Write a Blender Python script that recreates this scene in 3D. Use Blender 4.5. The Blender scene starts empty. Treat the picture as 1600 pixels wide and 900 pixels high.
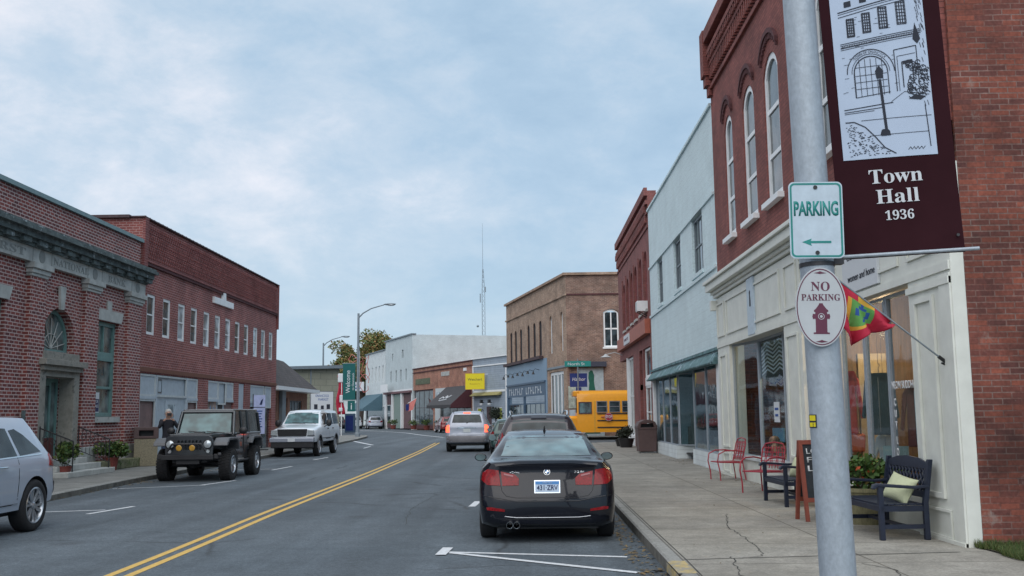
import bpy, bmesh, math, random
import numpy as np
from mathutils import Vector, Matrix
from mathutils.geometry import tessellate_polygon, delaunay_2d_cdt
from mathutils.bvhtree import BVHTree
R = math.radians
random.seed(7)
SC = bpy.context.scene
COL = SC.collection

# ---------------------------------------------------------------- camera
cam = bpy.data.cameras.new('camera'); cam.sensor_width = 36; cam.lens = 1560 / 1600 * 36
cam.clip_end = 3000; cam.clip_start = 0.1
co = bpy.data.objects.new('camera', cam); COL.objects.link(co)
def set_cam(o, p, a, r):
    fwd = Vector((math.sin(a) * math.cos(p), math.cos(a) * math.cos(p), math.sin(p)))
    rt = Vector((math.cos(a), -math.sin(a), 0)); up = rt.cross(fwd)
    X = rt * math.cos(r) + up * math.sin(r); U = -rt * math.sin(r) + up * math.cos(r)
    m = Matrix((X, U, -fwd)).transposed().to_4x4(); m.translation = (0, 0, 1.65); o.matrix_world = m
set_cam(co, R(7.20766), R(-0.82469), R(-0.68755))
SC.camera = co

# ---------------------------------------------------------------- world and sun
SUN_EL, SUN_AZ = 50, 183
W = bpy.data.worlds.new('World'); SC.world = W; W.use_nodes = True
nt = W.node_tree; nt.nodes.clear()
def N(nt, t, **k):
    n = nt.nodes.new(t)
    for a, v in k.items():
        if a[0] == '_':
            n.inputs[a[1:].replace('_', ' ')].default_value = v
        else: setattr(n, a, v)
    return n
def mathn(nt, op, a, b=None, clamp=False):
    n = nt.nodes.new('ShaderNodeMath'); n.operation = op; n.use_clamp = clamp
    for i, v in enumerate((a, b)):
        if v is None: continue
        if isinstance(v, (int, float)): n.inputs[i].default_value = v
        else: nt.links.new(v, n.inputs[i])
    return n.outputs[0]
def ramp(nt, src, stops):
    n = nt.nodes.new('ShaderNodeValToRGB'); e = n.color_ramp.elements
    while len(e) < len(stops): e.new(0.5)
    for el, (p, c) in zip(e, stops):
        el.position = p; el.color = (c, c, c, 1) if isinstance(c, (int, float)) else (*c, 1)
    nt.links.new(src, n.inputs[0]); return n.outputs[0]
def mixc(nt, fac, a, b, mode='MIX'):
    n = nt.nodes.new('ShaderNodeMix'); n.data_type = 'RGBA'; n.blend_type = mode
    for i, v in ((0, fac), (6, a), (7, b)):
        if isinstance(v, (int, float)): n.inputs[i].default_value = v
        elif isinstance(v, tuple): n.inputs[i].default_value = (*v[:3], 1)
        else: nt.links.new(v, n.inputs[i])
    return n.outputs[2]
tc = N(nt, 'ShaderNodeTexCoord'); sep = N(nt, 'ShaderNodeSeparateXYZ'); nt.links.new(tc.outputs['Generated'], sep.inputs[0])
zz = mathn(nt, 'ADD', mathn(nt, 'MAXIMUM', sep.outputs[2], 0.0), 0.30)
cx = mathn(nt, 'DIVIDE', sep.outputs[0], zz); cy = mathn(nt, 'DIVIDE', sep.outputs[1], zz)
cmb = N(nt, 'ShaderNodeCombineXYZ'); nt.links.new(cx, cmb.inputs[0]); nt.links.new(cy, cmb.inputs[1])
mp = N(nt, 'ShaderNodeMapping'); mp.inputs['Location'].default_value = (3.1, 1.9, 0); mp.inputs['Rotation'].default_value = (0, 0, R(-25)); mp.inputs['Scale'].default_value = (1.0, 1.0, 1.9)
nt.links.new(tc.outputs['Generated'], mp.inputs[0])
n1 = N(nt, 'ShaderNodeTexNoise', _Scale=3.0, _Detail=10.0, _Roughness=0.56, _Distortion=0.25)
n2 = N(nt, 'ShaderNodeTexNoise', _Scale=8.5, _Detail=12.0, _Roughness=0.66, _Distortion=0.2)
nt.links.new(mp.outputs[0], n1.inputs['Vector']); nt.links.new(mp.outputs[0], n2.inputs['Vector'])
cl = mathn(nt, 'ADD', mathn(nt, 'MULTIPLY', n1.outputs['Fac'], 0.60), mathn(nt, 'MULTIPLY', n2.outputs['Fac'], 0.42))
# brighter towards the left of the view
cl = mathn(nt, 'ADD', cl, mathn(nt, 'MULTIPLY', sep.outputs[0], -0.20))
cl = mathn(nt, 'ADD', cl, mathn(nt, 'MULTIPLY', sep.outputs[2], 0.05))
ccol = ramp(nt, cl, [(0.34, (0.37, 0.53, 0.70)), (0.47, (0.455, 0.61, 0.77)), (0.57, (0.57, 0.69, 0.82)), (0.71, (0.84, 0.865, 0.94))])
hz = ramp(nt, sep.outputs[2], [(0.0, 0.6), (0.22, 0.0)])
ccol = mixc(nt, hz, ccol, (0.43, 0.60, 0.72))
sky = N(nt, 'ShaderNodeTexSky'); sky.sky_type = 'NISHITA'; sky.sun_disc = False
sky.sun_elevation = R(SUN_EL); sky.sun_rotation = R(SUN_AZ)
b1 = N(nt, 'ShaderNodeBackground', _Strength=0.08); nt.links.new(sky.outputs[0], b1.inputs[0])
b2 = N(nt, 'ShaderNodeBackground', _Strength=0.74); nt.links.new(ccol, b2.inputs[0])
mx = N(nt, 'ShaderNodeMixShader'); mx.inputs[0].default_value = 0.9
nt.links.new(b1.outputs[0], mx.inputs[1]); nt.links.new(b2.outputs[0], mx.inputs[2])
wo = N(nt, 'ShaderNodeOutputWorld'); nt.links.new(mx.outputs[0], wo.inputs[0])
sl = bpy.data.lights.new('sun', 'SUN'); sl.energy = 1.5; sl.angle = R(75); sl.color = (1.0, 0.95, 0.9)
so = bpy.data.objects.new('sun', sl); COL.objects.link(so)
sd = Vector((math.sin(R(SUN_AZ)) * math.cos(R(SUN_EL)), math.cos(R(SUN_AZ)) * math.cos(R(SUN_EL)), math.sin(R(SUN_EL))))
so.rotation_euler = sd.to_track_quat('Z', 'Y').to_euler()
SC.view_settings.view_transform = 'Standard'; SC.view_settings.look = 'None'
SC.view_settings.exposure = 0.52; SC.view_settings.gamma = 1.0
try: SC.view_settings.use_curve_mapping = False
except Exception: pass
SC.render.engine = 'CYCLES'
SC.cycles.max_bounces = 6; SC.cycles.transparent_max_bounces = 12; SC.cycles.caustics_reflective = False

# ---------------------------------------------------------------- materials
def newmat(name):
    m = bpy.data.materials.new(name); m.use_nodes = True; t = m.node_tree
    return m, t, t.nodes['Principled BSDF']
def P(name, col, rough=0.6, metal=0.0, noise=0.12, nscale=6.0, bump=0.0, bscale=40, coat=0, spec=0.5, stretch=None, ior=None, wear=None):
    m, t, b = newmat(name)
    b.inputs['Roughness'].default_value = rough; b.inputs['Metallic'].default_value = metal
    b.inputs['Specular IOR Level'].default_value = spec
    if ior: b.inputs['IOR'].default_value = ior
    if coat: b.inputs['Coat Weight'].default_value = coat; b.inputs['Coat Roughness'].default_value = 0.04
    tcn = N(t, 'ShaderNodeTexCoord'); vec = tcn.outputs['Object']
    if stretch:
        mpn = N(t, 'ShaderNodeMapping'); mpn.inputs['Scale'].default_value = stretch; t.links.new(vec, mpn.inputs[0]); vec = mpn.outputs[0]
    nn = N(t, 'ShaderNodeTexNoise', _Scale=nscale, _Detail=6.0, _Roughness=0.62); t.links.new(vec, nn.inputs['Vector'])
    f = ramp(t, nn.outputs['Fac'], [(0.3, 1 - noise), (0.7, 1 + noise)])
    c = mixc(t, 1.0, col, f, 'MULTIPLY')
    if wear:
        wn = N(t, 'ShaderNodeTexNoise', _Scale=wear[1], _Detail=8.0, _Roughness=0.7); t.links.new(vec, wn.inputs['Vector'])
        c = mixc(t, ramp(t, wn.outputs['Fac'], [(wear[2], 0.0), (wear[2] + 0.1, 1.0)]), c, wear[0])
    t.links.new(c, b.inputs['Base Color'])
    if bump:
        bn = N(t, 'ShaderNodeTexNoise', _Scale=bscale, _Detail=5.0); t.links.new(vec, bn.inputs['Vector'])
        bp = N(t, 'ShaderNodeBump', _Strength=bump, _Distance=0.02); t.links.new(bn.outputs['Fac'], bp.inputs['Height']); t.links.new(bp.outputs[0], b.inputs['Normal'])
    return m
def wallvec(t):
    tcn = N(t, 'ShaderNodeTexCoord'); s = N(t, 'ShaderNodeSeparateXYZ'); t.links.new(tcn.outputs['Object'], s.inputs[0])
    s2 = N(t, 'ShaderNodeSeparateXYZ'); t.links.new(tcn.outputs['Normal'], s2.inputs[0])
    f = mathn(t, 'GREATER_THAN', mathn(t, 'ABSOLUTE', s2.outputs[0]), 0.6)
    u = mathn(t, 'ADD', s.outputs[0], mathn(t, 'MULTIPLY', f, mathn(t, 'SUBTRACT', s.outputs[1], s.outputs[0])))
    c = N(t, 'ShaderNodeCombineXYZ'); t.links.new(u, c.inputs[0]); t.links.new(s.outputs[2], c.inputs[1])
    return c.outputs[0], tcn.outputs['Object']
def brick(name, c1, c2, mortar, bw=0.215, rh=0.075, ms=0.012, dark=(0.05, 0.02, 0.02), stain=0.25, offset=0.5, smooth=0.1, bump=0.5, patch=None, mfade=0.35, warp=0.012):
    m, t, b = newmat(name); v, ov = wallvec(t)
    wn = N(t, 'ShaderNodeTexNoise', _Scale=1.6, _Detail=3.0); t.links.new(v, wn.inputs['Vector'])
    vm = N(t, 'ShaderNodeVectorMath', operation='MULTIPLY_ADD'); t.links.new(wn.outputs['Color'], vm.inputs[0]); vm.inputs[1].default_value = (warp, warp, 0); t.links.new(v, vm.inputs[2]); v = vm.outputs[0]
    br = N(t, 'ShaderNodeTexBrick', offset=offset, _Scale=1.0, _Mortar_Size=ms, _Mortar_Smooth=smooth, _Bias=0.0, _Brick_Width=bw, _Row_Height=rh)
    br.inputs['Color1'].default_value = (*c1, 1); br.inputs['Color2'].default_value = (*c2, 1); br.inputs['Mortar'].default_value = (*mortar, 1)
    t.links.new(v, br.inputs['Vector'])
    fn = N(t, 'ShaderNodeTexNoise', _Scale=2.3, _Detail=7.0, _Roughness=0.7); t.links.new(ov, fn.inputs['Vector'])
    t.links.new(mixc(t, ramp(t, fn.outputs['Fac'], [(0.38, mfade * 1.9 if mfade < .5 else 0.95), (0.62, 0.0)]), mortar, tuple((a + q) * .42 for a, q in zip(c1, c2))), br.inputs['Mortar'])
    # a second brick lookup picks single burnt bricks
    br2 = N(t, 'ShaderNodeTexBrick', offset=offset, _Scale=1.0, _Mortar_Size=ms, _Mortar_Smooth=smooth, _Bias=-0.72, _Brick_Width=bw, _Row_Height=rh)
    br2.inputs['Color1'].default_value = (0, 0, 0, 1); br2.inputs['Color2'].default_value = (1, 1, 1, 1); br2.inputs['Mortar'].default_value = (0, 0, 0, 1)
    mpn = N(t, 'ShaderNodeMapping'); mpn.inputs['Location'].default_value = (bw * 37, rh * 54, 0); t.links.new(v, mpn.inputs[0]); t.links.new(mpn.outputs[0], br2.inputs['Vector'])
    c = mixc(t, ramp(t, br2.outputs['Color'], [(0.25, 0.0), (0.6, 0.75)]), br.outputs['Color'], dark)
    n = N(t, 'ShaderNodeTexNoise', _Scale=0.9, _Detail=7.0, _Roughness=0.65); t.links.new(ov, n.inputs['Vector'])
    c = mixc(t, 1.0, c, ramp(t, n.outputs['Fac'], [(0.32, 1 - stain), (0.7, 1 + stain)]), 'MULTIPLY')
    n3 = N(t, 'ShaderNodeTexNoise', _Scale=26.0, _Detail=3.0); t.links.new(ov, n3.inputs['Vector'])
    c = mixc(t, 1.0, c, ramp(t, n3.outputs['Fac'], [(0.35, 0.82), (0.7, 1.16)]), 'MULTIPLY')
    if patch:
        pn = N(t, 'ShaderNodeTexNoise', _Scale=patch[1], _Detail=6.0, _Roughness=0.7); t.links.new(ov, pn.inputs['Vector'])
        c = mixc(t, ramp(t, pn.outputs['Fac'], [(patch[2], 0.0), (patch[2] + 0.08, 0.55)]), c, patch[0])
    t.links.new(c, b.inputs['Base Color']); b.inputs['Roughness'].default_value = 0.85
    bp = N(t, 'ShaderNodeBump', _Strength=bump, _Distance=0.006, invert=True); t.links.new(br.outputs['Fac'], bp.inputs['Height']); t.links.new(bp.outputs[0], b.inputs['Normal'])
    return m
def glass_see(name, tint=(0.80, 0.86, 0.88), refl=1.0):
    m, t, b = newmat(name); t.nodes.remove(b); out = [n for n in t.nodes if n.type == 'OUTPUT_MATERIAL'][0]
    tr = N(t, 'ShaderNodeBsdfTransparent'); tr.inputs[0].default_value = (*tint, 1)
    gl = N(t, 'ShaderNodeBsdfGlossy', _Roughness=0.03); gl.inputs[0].default_value = (0.9, 0.95, 1, 1)
    ge = N(t, 'ShaderNodeNewGeometry'); dt = N(t, 'ShaderNodeVectorMath', operation='DOT_PRODUCT'); t.links.new(ge.outputs['Incoming'], dt.inputs[0]); t.links.new(ge.outputs['True Normal'], dt.inputs[1])
    fr_ = mathn(t, 'ADD', 0.035, mathn(t, 'MULTIPLY', 0.9, mathn(t, 'POWER', mathn(t, 'SUBTRACT', 1.0, mathn(t, 'ABSOLUTE', dt.outputs['Value'])), 4.0)))
    tcn = N(t, 'ShaderNodeTexCoord'); nn = N(t, 'ShaderNodeTexNoise', _Scale=1.3, _Detail=2.0); t.links.new(tcn.outputs['Object'], nn.inputs['Vector'])
    bp = N(t, 'ShaderNodeBump', _Strength=0.08, _Distance=0.05); t.links.new(nn.outputs['Fac'], bp.inputs['Height']); t.links.new(bp.outputs[0], gl.inputs['Normal'])
    mxn = N(t, 'ShaderNodeMixShader'); t.links.new(mathn(t, 'MULTIPLY', fr_, refl * 0.42, True), mxn.inputs[0])
    t.links.new(tr.outputs[0], mxn.inputs[1]); t.links.new(gl.outputs[0], mxn.inputs[2]); t.links.new(mxn.outputs[0], out.inputs[0])
    return m
def glass_dark(name, col=(0.02, 0.03, 0.035), ior=1.9, rough=0.05, wob=0.1):
    m, t, b = newmat(name); b.inputs['Base Color'].default_value = (*col, 1); b.inputs['Roughness'].default_value = rough; b.inputs['IOR'].default_value = ior
    tcn = N(t, 'ShaderNodeTexCoord'); nn = N(t, 'ShaderNodeTexNoise', _Scale=2.2, _Detail=2.0); t.links.new(tcn.outputs['Object'], nn.inputs['Vector'])
    t.links.new(mixc(t, ramp(t, nn.outputs['Fac'], [(0.4, 0.0), (0.65, 1.0)]), col, tuple(min(1, c * 3.0 + 0.01) for c in col)), b.inputs['Base Color'])
    bp = N(t, 'ShaderNodeBump', _Strength=wob, _Distance=0.05); t.links.new(nn.outputs['Fac'], bp.inputs['Height']); t.links.new(bp.outputs[0], b.inputs['Normal'])
    return m
def emit(name, col, s):
    m, t, b = newmat(name); b.inputs['Base Color'].default_value = (*col, 1); b.inputs['Emission Color'].default_value = (*col, 1); b.inputs['Emission Strength'].default_value = s
    return m
def asphalt():
    m, t, b = newmat('asphalt'); tcn = N(t, 'ShaderNodeTexCoord'); v = tcn.outputs['Object']
    a = N(t, 'ShaderNodeTexNoise', _Scale=0.18, _Detail=6.0, _Roughness=0.6); t.links.new(v, a.inputs['Vector'])
    f = N(t, 'ShaderNodeTexNoise', _Scale=60.0, _Detail=4.0, _Roughness=0.7); t.links.new(v, f.inputs['Vector'])
    mpn = N(t, 'ShaderNodeMapping'); mpn.inputs['Scale'].default_value = (1.4, 0.06, 1); t.links.new(v, mpn.inputs[0])
    s = N(t, 'ShaderNodeTexNoise', _Scale=1.0, _Detail=5.0); t.links.new(mpn.outputs[0], s.inputs['Vector'])
    c = mixc(t, ramp(t, a.outputs['Fac'], [(0.3, 0.0), (0.7, 1.0)]), (0.072, 0.092, 0.108), (0.108, 0.130, 0.147))
    c = mixc(t, 1.0, c, ramp(t, f.outputs['Fac'], [(0.3, 0.55), (0.72, 1.5)]), 'MULTIPLY')
    c = mixc(t, 1.0, c, ramp(t, s.outputs['Fac'], [(0.35, 0.80), (0.65, 1.16)]), 'MULTIPLY')
    g3 = N(t, 'ShaderNodeTexNoise', _Scale=17.0, _Detail=4.0, _Roughness=0.85); t.links.new(v, g3.inputs['Vector'])
    c = mixc(t, 1.0, c, ramp(t, g3.outputs['Fac'], [(0.36, 0.70), (0.64, 1.32)]), 'MULTIPLY')
    pb = N(t, 'ShaderNodeTexBrick', offset=0.37, _Scale=1.0, _Mortar_Size=0.012, _Brick_Width=7.3, _Row_Height=4.1); t.links.new(v, pb.inputs['Vector']); pb.inputs['Color1'].default_value = (1, 1, 1, 1); pb.inputs['Color2'].default_value = (0.90, 0.90, 0.91, 1); pb.inputs['Mortar'].default_value = (0.85, 0.85, 0.85, 1)
    c = mixc(t, 1.0, c, pb.outputs['Color'], 'MULTIPLY')
    g2 = N(t, 'ShaderNodeTexNoise', _Scale=2.2, _Detail=8.0, _Roughness=0.75); t.links.new(v, g2.inputs['Vector'])
    c = mixc(t, 1.0, c, ramp(t, g2.outputs['Fac'], [(0.32, 0.80), (0.68, 1.2)]), 'MULTIPLY')
    o2 = N(t, 'ShaderNodeTexVoronoi', _Scale=0.55); t.links.new(v, o2.inputs['Vector'])
    c = mixc(t, ramp(t, o2.outputs['Distance'], [(0.05, 0.5), (0.16, 0.0)]), c, (0.04, 0.043, 0.047))
    vo = N(t, 'ShaderNodeTexVoronoi', feature='DISTANCE_TO_EDGE', _Scale=0.22); 
    wn = N(t, 'ShaderNodeTexNoise', _Scale=1.5, _Detail=5.0); t.links.new(v, wn.inputs['Vector'])
    wv = mixc(t, 0.18, v, wn.outputs['Color']); t.links.new(wv, vo.inputs['Vector'])
    pn = N(t, 'ShaderNodeTexNoise', _Scale=0.5, _Detail=2.0); t.links.new(v, pn.inputs['Vector'])
    cr = mathn(t, 'MULTIPLY', ramp(t, vo.outputs['Distance'], [(0.0, 1.0), (0.009, 0.0)]), ramp(t, pn.outputs['Fac'], [(0.46, 0.0), (0.54, 0.8)]))
    c = mixc(t, cr, c, (0.035, 0.04, 0.045))
    t.links.new(c, b.inputs['Base Color']); b.inputs['Roughness'].default_value = 0.82
    bp = N(t, 'ShaderNodeBump', _Strength=0.5, _Distance=0.008); t.links.new(f.outputs['Fac'], bp.inputs['Height']); t.links.new(bp.outputs[0], b.inputs['Normal'])
    return m
def concrete(name, c1, c2, joint=(1.9, 1.55), jm=0.012, spots=True):
    m, t, b = newmat(name); tcn = N(t, 'ShaderNodeTexCoord'); v = tcn.outputs['Object']
    a = N(t, 'ShaderNodeTexNoise', _Scale=0.8, _Detail=8.0, _Roughness=0.65); t.links.new(v, a.inputs['Vector'])
    f = N(t, 'ShaderNodeTexNoise', _Scale=30.0, _Detail=5.0, _Roughness=0.75); t.links.new(v, f.inputs['Vector'])
    c = mixc(t, ramp(t, a.outputs['Fac'], [(0.3, 0.0), (0.7, 1.0)]), c1, c2)
    c = mixc(t, 1.0, c, ramp(t, f.outputs['Fac'], [(0.3, 0.68), (0.7, 1.28)]), 'MULTIPLY')
    g2 = N(t, 'ShaderNodeTexNoise', _Scale=3.5, _Detail=8.0, _Roughness=0.75); t.links.new(v, g2.inputs['Vector'])
    c = mixc(t, 1.0, c, ramp(t, g2.outputs['Fac'], [(0.35, 0.78), (0.65, 1.14)]), 'MULTIPLY')
    if joint:
        br = N(t, 'ShaderNodeTexBrick', offset=0.0, _Scale=1.0, _Mortar_Size=jm, _Mortar_Smooth=0.3, _Brick_Width=joint[0], _Row_Height=joint[1])
        br.inputs['Color1'].default_value = (1, 1, 1, 1); br.inputs['Color2'].default_value = (0.86, 0.86, 0.87, 1); br.inputs['Mortar'].default_value = (0.42, 0.4, 0.38, 1)
        mpn = N(t, 'ShaderNodeMapping'); mpn.inputs['Location'].default_value = (-1.42 - 0.16, -10.35, 0); t.links.new(v, mpn.inputs[0]); t.links.new(mpn.outputs[0], br.inputs['Vector'])
        c = mixc(t, 1.0, c, br.outputs['Color'], 'MULTIPLY')
    if spots:
        vs = N(t, 'ShaderNodeTexVoronoi', _Scale=3.0, _Randomness=1.0); t.links.new(v, vs.inputs['Vector'])
        c = mixc(t, ramp(t, vs.outputs['Distance'], [(0.05, 0.55), (0.075, 0.0)]), c, tuple(x * 0.4 for x in c1))
    t.links.new(c, b.inputs['Base Color']); b.inputs['Roughness'].default_value = 0.88
    bp = N(t, 'ShaderNodeBump', _Strength=0.35, _Distance=0.006); t.links.new(f.outputs['Fac'], bp.inputs['Height']); t.links.new(bp.outputs[0], b.inputs['Normal'])
    return m
def siding(name, col, pitch=0.12, dark=0.6, rough=0.55):
    m, t, b = newmat(name); tcn = N(t, 'ShaderNodeTexCoord'); s = N(t, 'ShaderNodeSeparateXYZ'); t.links.new(tcn.outputs['Object'], s.inputs[0])
    fr = mathn(t, 'FRACT', mathn(t, 'DIVIDE', s.outputs[2], pitch))
    n = N(t, 'ShaderNodeTexNoise', _Scale=2.0, _Detail=5.0); t.links.new(tcn.outputs['Object'], n.inputs['Vector'])
    c = mixc(t, 1.0, col, ramp(t, n.outputs['Fac'], [(0.3, 0.86), (0.7, 1.1)]), 'MULTIPLY')
    c = mixc(t, ramp(t, fr, [(0.0, 1.0), (0.09, 0.0)]), c, tuple(x * dark for x in col))
    t.links.new(c, b.inputs['Base Color']); b.inputs['Roughness'].default_value = rough
    bp = N(t, 'ShaderNodeBump', _Strength=0.8, _Distance=0.015, invert=True); t.links.new(fr, bp.inputs['Height']); t.links.new(bp.outputs[0], b.inputs['Normal'])
    return m
def leafmat(name, cols):
    m, t, b = newmat(name); g = N(t, 'ShaderNodeNewGeometry')
    st = [(i / max(1, len(cols) - 1), c) for i, c in enumerate(cols)]
    t.links.new(ramp(t, g.outputs['Random Per Island'], st), b.inputs['Base Color']); b.inputs['Roughness'].default_value = 0.7
    b.inputs['Subsurface Weight'].default_value = 0.0
    return m

M = {}
M['asphalt'] = asphalt()
M['walk'] = concrete('sidewalk concrete', (0.235, 0.220, 0.188), (0.355, 0.338, 0.295))
M['walkL'] = concrete('old sidewalk concrete', (0.20, 0.20, 0.185), (0.27, 0.27, 0.25))
M['kerb'] = concrete('kerb concrete', (0.25, 0.25, 0.23), (0.33, 0.33, 0.31), joint=(50, 3.05), spots=False)
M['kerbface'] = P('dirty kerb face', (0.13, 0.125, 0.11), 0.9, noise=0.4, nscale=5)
M['yellowkerb'] = P('worn yellow kerb paint', (0.44, 0.34, 0.15), 0.8, noise=0.3, nscale=8, wear=((0.27, 0.26, 0.23), 12, 0.47))
M['white_line'] = P('worn white road paint', (0.62, 0.64, 0.66), 0.7, noise=0.2, nscale=14, wear=((0.16, 0.18, 0.19), 16, 0.62))
M['yellow_line'] = P('worn yellow road paint', (0.62, 0.40, 0.10), 0.7, noise=0.2, nscale=14, wear=((0.14, 0.15, 0.15), 16, 0.62))
M['crack'] = P('crack dirt', (0.05, 0.05, 0.045), 0.95)
M['brick_near'] = brick('weathered red brick', (0.24, 0.068, 0.042), (0.11, 0.038, 0.032), (0.22, 0.145, 0.125), bw=0.215, rh=0.068, ms=0.0075, dark=(0.045, 0.026, 0.036), stain=0.55, mfade=0.6, patch=((0.30, 0.25, 0.22), 1.7, 0.62))
M['brick_front'] = brick('painted red brick', (0.27, 0.088, 0.072), (0.20, 0.062, 0.054), (0.115, 0.04, 0.038), rh=0.075, ms=0.007, dark=(0.11, 0.04, 0.04), stain=0.3, bump=0.6)
M['brick_dark'] = P('dark red brick trim', (0.095, 0.035, 0.038), 0.85, noise=0.3, nscale=9)
M['brick_bank'] = brick('bank brick with pale mortar', (0.27, 0.062, 0.05), (0.12, 0.034, 0.036), (0.52, 0.41, 0.39), bw=0.23, rh=0.092, ms=0.0135, dark=(0.03, 0.018, 0.025), stain=0.12, mfade=0.04)
M['brick_b2'] = brick('dark red hall brick', (0.28, 0.078, 0.066), (0.19, 0.055, 0.052), (0.46, 0.30, 0.28), bw=0.23, rh=0.088, ms=0.010, dark=(0.08, 0.03, 0.045), stain=0.3, mfade=0.2)
M['brick_b2top'] = brick('smooth red parapet brick', (0.24, 0.070, 0.062), (0.175, 0.050, 0.050), (0.38, 0.20, 0.19), bw=0.23, rh=0.084, ms=0.009, dark=(0.06, 0.02, 0.03), stain=0.2)
M['brick_r3'] = brick('maroon shop brick', (0.27, 0.09, 0.08), (0.20, 0.07, 0.065), (0.22, 0.12, 0.11), rh=0.08, ms=0.008, stain=0.28)
M['brick_brown'] = brick('tan brown corner brick', (0.43, 0.29, 0.20), (0.27, 0.175, 0.125), (0.48, 0.39, 0.32), bw=0.24, rh=0.085, ms=0.012, dark=(0.12, 0.06, 0.05), stain=0.3)
M['brick_brownside'] = brick('red brown side brick', (0.29, 0.175, 0.13), (0.17, 0.10, 0.08), (0.38, 0.30, 0.25), bw=0.24, rh=0.085, ms=0.012, dark=(0.09, 0.04, 0.035), stain=0.35)
M['brick_orange'] = brick('orange brick', (0.45, 0.21, 0.14), (0.33, 0.14, 0.10), (0.38, 0.25, 0.19), bw=0.24, rh=0.09, ms=0.012, dark=(0.17, 0.07, 0.055), stain=0.35)
M['brick_bankside'] = M['brick_b2']
M['stucco'] = brick('white painted masonry', (0.66, 0.79, 0.82), (0.64, 0.77, 0.80), (0.60, 0.73, 0.76), bw=0.4, rh=0.2, ms=0.008, dark=(0.62, 0.72, 0.74), stain=0.08, bump=0.25)
M['white_brick'] = brick('far whitewashed brick', (0.60, 0.68, 0.70), (0.55, 0.63, 0.65), (0.48, 0.56, 0.58), bw=0.3, rh=0.1, ms=0.01, dark=(0.50, 0.57, 0.59), stain=0.10, bump=0.3)
M['cream'] = P('cream shop front paint', (0.70, 0.715, 0.655), 0.5, noise=0.08, nscale=3)
M['cream_dark'] = P('cream paint in shade groove', (0.30, 0.33, 0.30), 0.6)
M['white'] = P('white window paint', (0.80, 0.82, 0.83), 0.45, noise=0.06)
M['offwhite'] = P('dusty white paint', (0.52, 0.56, 0.57), 0.6, noise=0.12)
M['stone'] = P('pale limestone', (0.44, 0.45, 0.43), 0.85, noise=0.2, nscale=3, bump=0.2, wear=((0.17, 0.20, 0.18), 4, 0.60))
M['stone_dirty'] = P('blackened limestone cornice', (0.10, 0.125, 0.125), 0.9, noise=0.5, nscale=4, bump=0.3, wear=((0.42, 0.48, 0.50), 3.5, 0.58))
M['stone_brown'] = P('weathered brown limestone', (0.27, 0.26, 0.23), 0.9, noise=0.3, nscale=4, bump=0.3, wear=((0.13, 0.13, 0.12), 4, 0.55))
M['letter_dark'] = P('carved letter shade', (0.25, 0.26, 0.25), 0.9)
M['copper'] = P('grey green metal coping', (0.17, 0.26, 0.27), 0.5, noise=0.15)
M['green_frame'] = P('bank green woodwork', (0.14, 0.26, 0.25), 0.5, noise=0.15)
M['coping'] = P('dark clay coping', (0.07, 0.045, 0.05), 0.8, noise=0.3)
M['mansard'] = brick('grey asphalt shingles', (0.10, 0.085, 0.08), (0.075, 0.065, 0.065), (0.05, 0.045, 0.045), bw=0.3, rh=0.14, ms=0.012, dark=(0.06, 0.05, 0.05), stain=0.2)
M['brick_mans'] = brick('orange storefront brick', (0.33, 0.15, 0.09), (0.26, 0.12, 0.08), (0.22, 0.15, 0.12), stain=0.2)
M['block'] = brick('beige concrete block', (0.30, 0.30, 0.235), (0.27, 0.27, 0.21), (0.20, 0.20, 0.16), bw=1.2, rh=0.55, ms=0.03, dark=(0.25, 0.25, 0.2), stain=0.12)
M['roof'] = P('roof felt', (0.07, 0.075, 0.08), 0.9)
M['panel_white'] = P('pale blue grey board', (0.42, 0.49, 0.55), 0.5, noise=0.1)
M['panel_brown'] = P('faded brown board', (0.20, 0.13, 0.125), 0.7, noise=0.25, nscale=2)
M['glass'] = glass_dark('old window glass', ior=1.55)
M['glass_black'] = P('black unlit opening', (0.008, 0.008, 0.01), 0.6)
M['glass_pale'] = glass_dark('curtained window glass', (0.16, 0.19, 0.21), 1.7)
M['glass_teal'] = glass_dark('bank window glass', (0.05, 0.07, 0.07), 1.7)
M['shop_glass'] = glass_see('shop window glass')
M['shop_glass2'] = glass_see('reflecting shop window glass', (0.74, 0.82, 0.84), 1.8)
M['grey_siding'] = siding('grey blue clapboard', (0.30, 0.36, 0.43), 0.2, 0.5)
M['white_siding'] = siding('white clapboard', (0.66, 0.72, 0.73), 0.14)
M['blue_front'] = P('pale blue shop paint', (0.20, 0.30, 0.41), 0.5, noise=0.08)
M['blue_trim'] = P('slate blue shop paint', (0.06, 0.11, 0.18), 0.5, noise=0.1)
M['awning_green'] = P('green awning canvas', (0.10, 0.19, 0.20), 0.8, noise=0.5, nscale=5, wear=((0.26, 0.38, 0.44), 3, 0.53))
M['awning_blue'] = P('blue grey awning canvas', (0.07, 0.14, 0.18), 0.8, noise=0.1)
M['awning_black'] = P('charcoal awning canvas', (0.055, 0.055, 0.06), 0.85, noise=0.15)
M['awning_maroon'] = P('maroon awning side', (0.07, 0.02, 0.028), 0.85)
M['red_sign'] = P('orange red signboard', (0.36, 0.095, 0.055), 0.55, noise=0.2)
M['red_panel'] = P('dull red panel', (0.25, 0.065, 0.07), 0.6, noise=0.15)
M['red_door'] = P('dark red door', (0.12, 0.02, 0.02), 0.5)
M['galv'] = P('galvanised steel', (0.37, 0.42, 0.47), 0.55, metal=0.3, noise=0.13, nscale=38, stretch=(1, 1, 0.6), bump=0.1, bscale=90, wear=((0.22, 0.23, 0.24), 60, 0.68))
M['pole_grey'] = P('grey pole paint', (0.22, 0.26, 0.29), 0.5, metal=0.3)
M['black_metal'] = P('black metal', (0.018, 0.018, 0.02), 0.45)
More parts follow.
